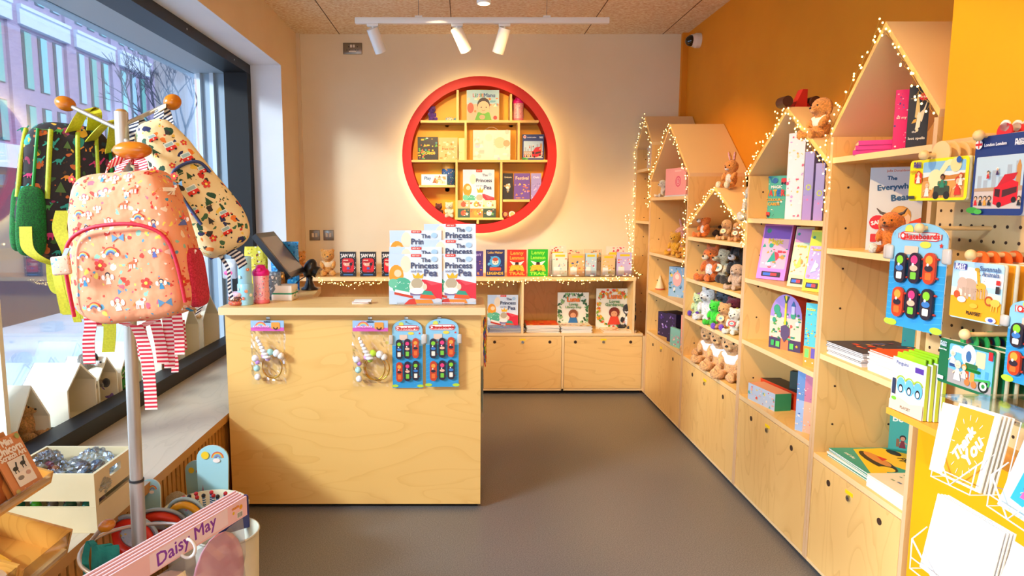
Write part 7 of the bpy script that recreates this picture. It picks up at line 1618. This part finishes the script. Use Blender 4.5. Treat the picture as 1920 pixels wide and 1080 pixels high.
def cbag(label, x, y, z, sx, sy, sz, cols, seed):
    r = random.Random(seed); t = thing('clear_bag', label, 'bag', (x, y, z), 0, 'clear bags in the upper crate'); g = G(); nu, nv = 44, 26; vs = []
    for j in range(nv+1):
        ph = -PI/2+PI*j/nv
        for i in range(nu):
            a = 2*PI*i/nu; k = 1+.22*noise.noise(Vector((math.cos(a)*2.4+seed, math.sin(a)*2.4, ph*5)))+.10*noise.noise(Vector((math.cos(a)*7+seed, math.sin(a)*7, ph*9))); vs.append((sx*k*math.cos(ph)*math.cos(a), sy*k*math.cos(ph)*math.sin(a), sz*(1+k*math.sin(ph))))
    g.add(vs, [(j*nu+i, j*nu+(i+1) % nu, (j+1)*nu+(i+1) % nu, (j+1)*nu+i) for j in range(nv) for i in range(nu)], clearfilm('bluish cellophane', '#dfe9f4', .16, .1)); g.build('clear_bag', t)
    for k, c in enumerate(cols):
        g = G(); a = 2*PI*k/len(cols); g.ell((sx*.45*math.cos(a), sy*.45*math.sin(a), sz*(.7+.15*(k % 3))), (sx*.35, sy*.3, sz*.32), mat(c, .35), rot=(r.random(), r.random(), 0), nu=12, nv=8); g.build('wrapped_toy', t)
cz = BZ+.087+.028
cbag('large clear bag of dark toys heaped highest in the upper crate', -1.24, 2.14, cz-.012, .07, .07, .056, ['#2a3a44', '#4a5a6a', '#8a6a5a', '#1c2a30'], 1)
cbag('clear bag of grey toys in front of the large one in the upper crate', -1.32, 2.06, cz-.012, .08, .045, .036, ['#6a7484', '#a8a090', '#5a6a7a', '#9ad04a'], 2)
cbag('clear bag with pink and orange toys at the left of the upper crate', -1.40, 2.16, cz-.012, .05, .05, .050, ['#e0703a', '#e03a6a', '#f0d0a0'], 3)
cbag('clear bag with cream toys at the right of the upper crate', -1.19, 2.05, cz-.012, .05, .05, .032, ['#e8c8a0', '#6ac04a', '#5a5a60'], 4)
# ---- card and gift trays facing the room, near left corner
wd = plywood('tray plywood', '#e6ac50', '#c8862e', '#d89a40', 'y', 1.)
def tray(label, A, B, dep, hgt, slope, walls=.10):
    """sloping tray: A far front corner, B near front corner (bottom of the clear front), running back to -X"""
    A, B = Vector(A), Vector(B); L = abs(A.y-B.y); t = thing('display_tray', label, 'tray', (A.x, (A.y+B.y)/2, A.z), (0, R(slope), 0), 'sloping wooden trays on the bench'); T = .009
    g = G(); g.box(-dep, 0, -L/2, L/2, 0, T, wd); g.build('tray_floor', t)
    for s_ in (-1, 1): g = G(); g.box(-dep, 0, s_*L/2-(T if s_ > 0 else 0), s_*L/2+(T if s_ < 0 else 0), T, hgt, wd); g.build('end_board', t)
    g = G(); g.box(-dep, -dep+T, -L/2+T, L/2-T, T, hgt, wd); g.build('back_board', t)
    g = G(); g.box(-.003, 0, -L/2+T, L/2-T, T, hgt*.95, clearfilm('tray perspex', '#fbf4ea', .10, .05)); g.build('clear_front', t)
    g = G(); g.box(-.010, 0, -L/2+T, L/2-T, T, T+.012, EDGEL); g.build('front_lip', t); return t
T1 = tray('upper sloping wooden tray of scratch art cards at the near left', P(96, 905, X=-1.12), P(-45, 990, X=-1.12), .22, .034, 16)
T2 = tray('lower sloping wooden tray with an orange pack, on the bench at the near left', P(126, 1040, X=-1.06), P(28, 1110, X=-1.06), .30, .075, 16)
T3 = tray('sloping wooden tray with pink wrapped sweets, cut off at the lower left', P(26, 1112, X=-1.06), P(-60, 1185, X=-1.06), .26, .075, 16)
t = thing('tray_stand', 'wooden stand carrying the sloping trays on the bench', 'stand', (-1.25, P(40, 1000, X=-1.12).y, BZ))
g = G(); g.box(-.17, .0, -.12, .16, 0, .05, wd); g.box(-.16, -.10, -.10, .12, .05, .27, wd); g.build('stand', t)
def art_uni(w, h):
    a = Art(w, h); a.rect(0, 0, 1, 1, '#d8905a'); confetti(a, 3, ['#e8c89a', '#e0a070'], 22, .04, .96, .03, .97, .008, .02)
    a.text('Mini', .52, .90, .34, '#f8f2e8', bold=.014); a.text('Unicorn', .50, .775, .80, '#f8f2e8', bold=.014); a.text('Scratch Art', .50, .665, .84, '#f8f2e8', bold=.01)
    a.rect(.22, .14, .82, .60, '#f2ece0', .02); a.rect(.24, .36, .80, .585, '#e8e4da')
    for x, y in ((.36, .44), (.64, .48)): a.circ(x, y, .09, '#2a3430', ry=.05); a.line([(x+.05, y+.02), (x+.10, y+.10)], .05, '#2a3430'); a.line([(x-.04, y), (x-.05, y-.08)], .03, '#2a3430'); a.line([(x+.04, y), (x+.05, y-.08)], .03, '#2a3430')
    a.circ(.38, .27, .10, '#8a8478', ry=.05); a.circ(.66, .3, .08, '#c8a090', ry=.05); a.circ(.88, .93, .07, '#9cb060'); a.circ(.10, .08, .07, '#c8b86a'); return a
# cards lean in the upper tray, faces to the room
bl = P(32, 936, X=-1.118); tr = P(97, 814, X=-1.165); tl = P(48, 838, X=-1.165)
leancard(tl, tr, bl, 'brown unicorn scratch art card foremost in the upper tray|brown scratch art card behind the foremost unicorn card', '#c07a40', art_uni, 'brown scratch art cards', n=1, name='scratch_card')
r = random.Random(3)
for i in range(7):
    d = Vector((-.012-.010*(i//2), .0, .004)); yo = -.055-.028*i
    leancard(Vector(tl)+d+Vector((0, yo, -.004*i)), Vector(tr)+d+Vector((-.02, yo, .002)), Vector(bl)+d+Vector((.0, yo, 0)), 'brown scratch art card fanned in the upper tray at the left edge', ('#a85f2e', '#c88848', '#8a4a28')[i % 3], None, 'brown scratch art cards', name='scratch_card')
leancard(Vector(tl)+Vector((-.014, -.004, .004)), Vector(tr)+Vector((-.014, -.02, .006)), Vector(bl)+Vector((-.012, -.01, 0)), 'brown scratch art card right behind the foremost unicorn card', '#c8884a', None, 'brown scratch art cards', name='scratch_card')
c = Vector(T2.location); o = carton('orange yellow card pack lying in the lower sloping tray', .13, .15, .012, '#eaa82c', art_title('#ecac30', [], ['#b8842a', '#f2c85a'], 4, 6), (c.x-.16, c.y-.03, c.z+.07), 0, name='card_pack'); o.rotation_euler = Euler((-PI/2, 0, R(70)), 'XYZ'); o.rotation_euler = (Matrix.Rotation(R(16), 3, 'Y') @ Matrix.Rotation(R(70), 3, 'Z') @ Matrix.Rotation(-PI/2, 3, 'X')).to_euler(); o.location = c+Vector((-.09, -.07, .050))
c = Vector(T3.location)
for i in range(4): t = thing('wrapped_sweet', 'pink wrapped sweet in the lower left tray', 'sweet', (c.x-.05-.05*(i % 2), c.y+.04-.04*i, c.z+.03+.014*(i % 2)), 0, 'pink wrapped sweets'); g = G(); g.ell((0, 0, 0), (.03, .026, .022), mat(('#d8485a', '#e86a7a', '#f2e2dc', '#d83a50')[i], .25)); g.cyl((.02, 0, .01), (.045, .01, .03), .002, mat('#f2f2f2', .1, alpha=.6), r1=.014, n=10); g.build('sweet', t)

# ================================================================ bins on the floor beside the bench
def bin_(label, x, y, r0, h, col, name='toy_bin'):
    t = thing(name, label, 'bin', (x, y, 0)); g = G(); g.lathe([(0, .002), (r0*.86, .002), (r0, h), (r0-.005, h), (r0*.86-.005, .008), (0, .008)], col, 40); g.build('bin', t)
    g = G(); g.tube([(r0*math.cos(2*PI*i/32), r0*math.sin(2*PI*i/32), h) for i in range(32)], .004, col, 6, True); g.build('rim', t); return t
pale = noisy('cream tin', '#d8d0b0', '#e2dabc', 9, .4)
bin_('cream round bin of beach paddles and hoops beside the slatted bench', -.99, 2.44, .155, .36, pale)
bin_('pale bin with blue lining holding pink dressing-up packs in the foreground', -.772, 2.06, .100, .455, noisy('pale bin', '#d9d6bd', '#e4e1ca', 9, .4))
# paddles: rounded boards with printed rainbows
def paddle(label, px0, px1, pt, pb, Y, rot=0, lean=0, ring=None, group='rainbow beach boards'):
    a0_ = P(px0, pt, Y=Y); b0_ = P(px1, pb, Y=Y); w, h = b0_.x-a0_.x, a0_.z-b0_.z
    t = thing('beach_board', label, 'board', ((a0_.x+b0_.x)/2, Y, b0_.z), (R(-lean), R(rot), 0), group); pts = [(-w*.42, 0), (w*.42, 0), (w*.48, h*.35), (w*.5, h*.72)]+[(w*.5*math.cos(R(a)), h-w*.42+w*.42*math.sin(R(a))) for a in range(0, 181, 15)]+[(-w*.5, h*.72), (-w*.48, h*.35)]
    g = G(); g.prism(pts[::-1], 0, .008, mat('#a4d2d8', .4), MFR2, side=mat('#c8dcdc')); a = Art(w*.9, h*.95)
    a.rainbow(.68, .84, .20, ('#e0603a', '#f0b84a', '#7ab8c8', '#8a7ab8')); a.circ(.25, .88, .14, '#f0c82a', n=14); a.circ(.65, .80, .13, '#f4e6dc', ry=.08); a.poly([(.06, .10), (.30, .10), (.26, .30), (.2, .24), (.16, .38), (.12, .24)], '#f0d8d8'); a.poly([(.13, .3), (.19, .3), (.16, .42)], '#b04a6a'); a.rainbow(.86, .06, .14, ('#e8803a', '#f0c04a', '#8ac0c8')); a.put(g, Matrix(((1, 0, 0, -w*.45), (0, 0, -1, -.008), (0, 1, 0, h*.02), (0, 0, 0, 1)))); g.build('board', t); return t
MFR2 = Matrix(((1, 0, 0, 0), (0, 0, -1, 0), (0, 1, 0, 0), (0, 0, 0, 1)))
paddle('pale blue rainbow board standing tallest in the bin', 366, 431, 837, 960, 2.62, 0, 4)
paddle('pale blue rainbow board behind the tallest one', 350, 400, 865, 985, 2.70, -3, 4)
paddle('pale blue rainbow board leaning left beside the steel pole', 258, 306, 905, 1010, 2.35, -6, 14)
def hoop(label, px, py, Y, rr_, rx, c1, c2, tilt):
    p = P(px, py, Y=Y); t = thing('swim_ring_pack', label, 'swim ring', tuple(p), (R(rx), R(tilt), 0), 'swim rings in the bin'); g = G(); g.tube([(rr_*.72*math.cos(2*PI*i/28), 0, rr_*.72*math.sin(2*PI*i/28)) for i in range(28)], rr_*.19, mat(c1, .3), 12, True); g.build('ring', t)
    g = G(); g.tube([(rr_*math.cos(2*PI*i/28), .012, rr_*math.sin(2*PI*i/28)) for i in range(28)], .006, mat(c2, .4), 6, True); g.add([(rr_*math.cos(2*PI*i/28), .014, rr_*math.sin(2*PI*i/28)) for i in range(28)], [tuple(range(28))], blobs('ring backing', '#c4d6d8', ['#e08aa0', '#8ab8c8', '#f0d060', '#d8e4e4'], 60)); g.build('backing_card', t)
hoop('red swim ring on a grey card low at the left of the bin', 248, 1010, 2.16, .085, 12, '#e0301c', '#aab4b8', 20)
hoop('red swim ring on a grey card in the middle of the bin', 300, 985, 2.28, .085, 35, '#e0381c', '#aab4b8', -15)
hoop('yellow swim ring on a pale blue card at the right of the bin', 348, 968, 2.30, .068, 12, '#f0a81c', '#b8d4d8', 12)
hoop('yellow swim ring partly hidden behind the steel pole', 232, 940, 2.30, .06, 5, '#e8c42a', '#a8c8b8', 0)
# cream lacy arc and pencils
t = thing('woven_handle_basket', 'cream woven basket with a tall curved handle behind the boards', 'basket', (-.93, 2.52, .37)); g = G()
pa, pb_ = P(300, 945, Y=2.55), P(365, 930, Y=2.55); g2 = [Vector((pa.x+(pb_.x-pa.x)*k/12-.0, 2.55, pa.z-.02+.055*math.sin(PI*k/12)))-Vector(t.location) for k in range(13)]; g.ribbon(g2, .035, noisy('cream raffia', '#d8ccae', '#e8dcc0', 120, .8, .5), (0, .2, 1)); g.build('handle', t)
pp0 = P(388, 945, Y=2.40)
for i in range(11):
    t = thing('novelty_pencil', 'checked pencil with a red or black top standing in the bin', 'pencil', (pp0.x-.05+.0105*i, 2.40+.015*(i % 3), pp0.z-.10), (R(r.uniform(-6, 6)), R(-18+3.6*i), 0), 'checked pencils in the bin'); g = G(); g.cyl((0, 0, 0), (0, 0, .125), .006, stripes('checked pencil', '#2a6a9c', '#eef0ee', 110, 2, .5, .5, 'Object'), n=10); g.build('shaft', t)
    g = G(); g.ell((0, 0, .128), .008, mat(('#d0282a', '#1c1c22', '#d8303a')[i % 3], .4), nu=10, nv=8); g.build('topper', t)
# pink header packs
def lerp(a, b, k): return a+(b-a)*k
A_, B_ = P(206, 1080, Z=.70), P(462, 930, Z=.70); ddir = (B_-A_).normalized(); nrm = Vector((ddir.y, -ddir.x, 0)); L_ = (B_-A_).length
def art_daisy(w, h):
    a = Art(w, h); a.rect(0, 0, 1, 1, '#f6c6ca'); a.poly([(.38, .05), (.86, .12), (.86, .95), (.38, .9)], '#f8dde6'); a.text('Daisy May', .60, .50, .36, '#8a3ab0', bold=.0016, rot=4); a.circ(.955, .62, .012, '#f0a81c', n=16); a.circ(.90, .50, .008, '#f0c02a')
    a.rect(.925, .12, .965, .42, '#f6f2e8'); 
    for k in range(6): a.rect(.928+.006*k, .14, .931+.006*k, .38, '#3a3a3a')
    a.text('made', .915, .75, .05, '#f09a1c', bold=.001); a.circ(.10, .4, .01, '#f0a83a'); return a
def art_in(w, h): a = Art(w, h); a.rect(0, 0, 1, 1, '#f8d8dc'); return a
for i in range(5):
    base = A_-ddir*.10-nrm*(.009*i)+Vector((0, 0, .0025*i)); LL = L_+.10
    t = thing('dress_up_pack', 'pink dressing-up pack with purple script on its header, nearest of the row' if i == 0 else 'pink dressing-up pack behind the nearest one', 'pack', tuple(base), (0, 0, math.atan2(ddir.y, ddir.x)), 'pink dressing-up packs')
    g = G(); g.box(0, LL, 0, .004, -.055, 0, mat('#f6c8c8', .4)); 
    if i == 0: art_daisy(LL, .055).put(g, face_front(LL, .055, 0, 0, -.055))
    g.build('header_card', t)
    if i < 1:
        g = G(); nu, nv = 18, 10; rr = random.Random(i)
        vs = [(.02+(LL-.04)*a_/nu, -.012*math.sin(PI*a_/nu)-.004+rr.uniform(-.004, .004), -.055-.34*b_/nv) for b_ in range(nv+1) for a_ in range(nu+1)]
        g.add(vs, [(b_*(nu+1)+a_, b_*(nu+1)+a_+1, (b_+1)*(nu+1)+a_+1, (b_+1)*(nu+1)+a_) for b_ in range(nv) for a_ in range(nu)], clearfilm('pink cellophane', '#fdf4f6', .04, .12)); g.build('clear_bag', t)
        g = G(); g.ell((LL*.82, .02, -.20), (.10, .012, .13), mat('#f8b4c8', .35)); g.ell((LL*.45, .02, -.24), (.13, .010, .16), mat('#ecd8d4', .5)); g.build('costume', t)
t = thing('pack_hook', 'white curved hook holding the pink packs by their header', 'hook', tuple(P(352, 1022, Z=.68)+Vector((.005, -.012, 0)))); g = G(); hk = Vector(t.location);  g.tube([(.02*math.cos(R(a)), -.004, .024*math.sin(R(a))) for a in range(-140, 100, 12)], .004, mat('#e8e0d8', .3), 8); g.build('hook', t)
t = thing('navy_pack', 'navy blue pack corner sticking up behind the pink ones', 'pack', tuple(P(450, 940, Y=2.12)), R(38)); g = G(); g.rbox(-.07, .03, 0, .02, -.10, .012, mat('#2a2a6a', .4), .003); g.box(.0, .02, -.0006, 0, -.012, .006, mat('#e8e8f0')); g.build('pack', t)
# ================================================================ fairy lights
def fr(unit_, wobble=0): u = UNITS[unit_]; return u['y'][0], u['y'][1], u['eave'], u['apex']
F = UX-.010
def gable(k, label, n, seed, drop_far=0., drop_near=0., sp=.024):
    y0, y1, e, a = fr(k); a2 = a+PT; pts = []
    if drop_far: pts.append((F, y1-.012, e-drop_far))
    pts += [(F, y1-.004, e+.01), (F, (y0+y1)/2, a2), (F, y0+.004, e+.01)]
    if drop_near: pts.append((F, y0+.012, e-drop_near))
    return garland(label, pts, n, seed, sp)
gable('A', 'fairy lights around the narrow corner house and down its far edge', 84, 1, drop_far=.95, drop_near=.45)
gable('B', 'fairy lights along the pointed front of the tall pink-box house', 90, 2, drop_far=.22, drop_near=.62)
gable('C', 'fairy lights along the low gable of the soft toy house', 82, 3, drop_far=.05, drop_near=.08)
gable('D', 'fairy lights along the gable of the house beside the tallest one', 90, 4, drop_far=.35)
gable('E', 'fairy lights along the gable of the tallest house', 64, 5, drop_far=.30)
a, b, c, d, e = (P(px, py, Y=CY-.006) for px, py in ((595, 527), (720, 530), (900, 531), (1010, 523), (1190, 517)))
mid = P(1100, 528, Y=CY-.006)
garland('fairy lights along the edge of the back shelf left of the book display', [a, P(660, 533, Y=CY-.006), b], 48, 6, .022, axis=1)
garland('fairy lights along the edge of the back shelf right of the book display', [P(895, 533, Y=CY-.006), d, P(1050, 526, Y=CY-.006), mid, e], 80, 7, .022, axis=1)
garland('bunch of fairy lights hanging in the corner at the end of the back shelf', [P(1176, 400, Y=5.5), P(1180, 470, Y=5.45), P(1190, 505, Y=5.28), P(1200, 520, Y=5.27)], 44, 8, .026, axis=1)
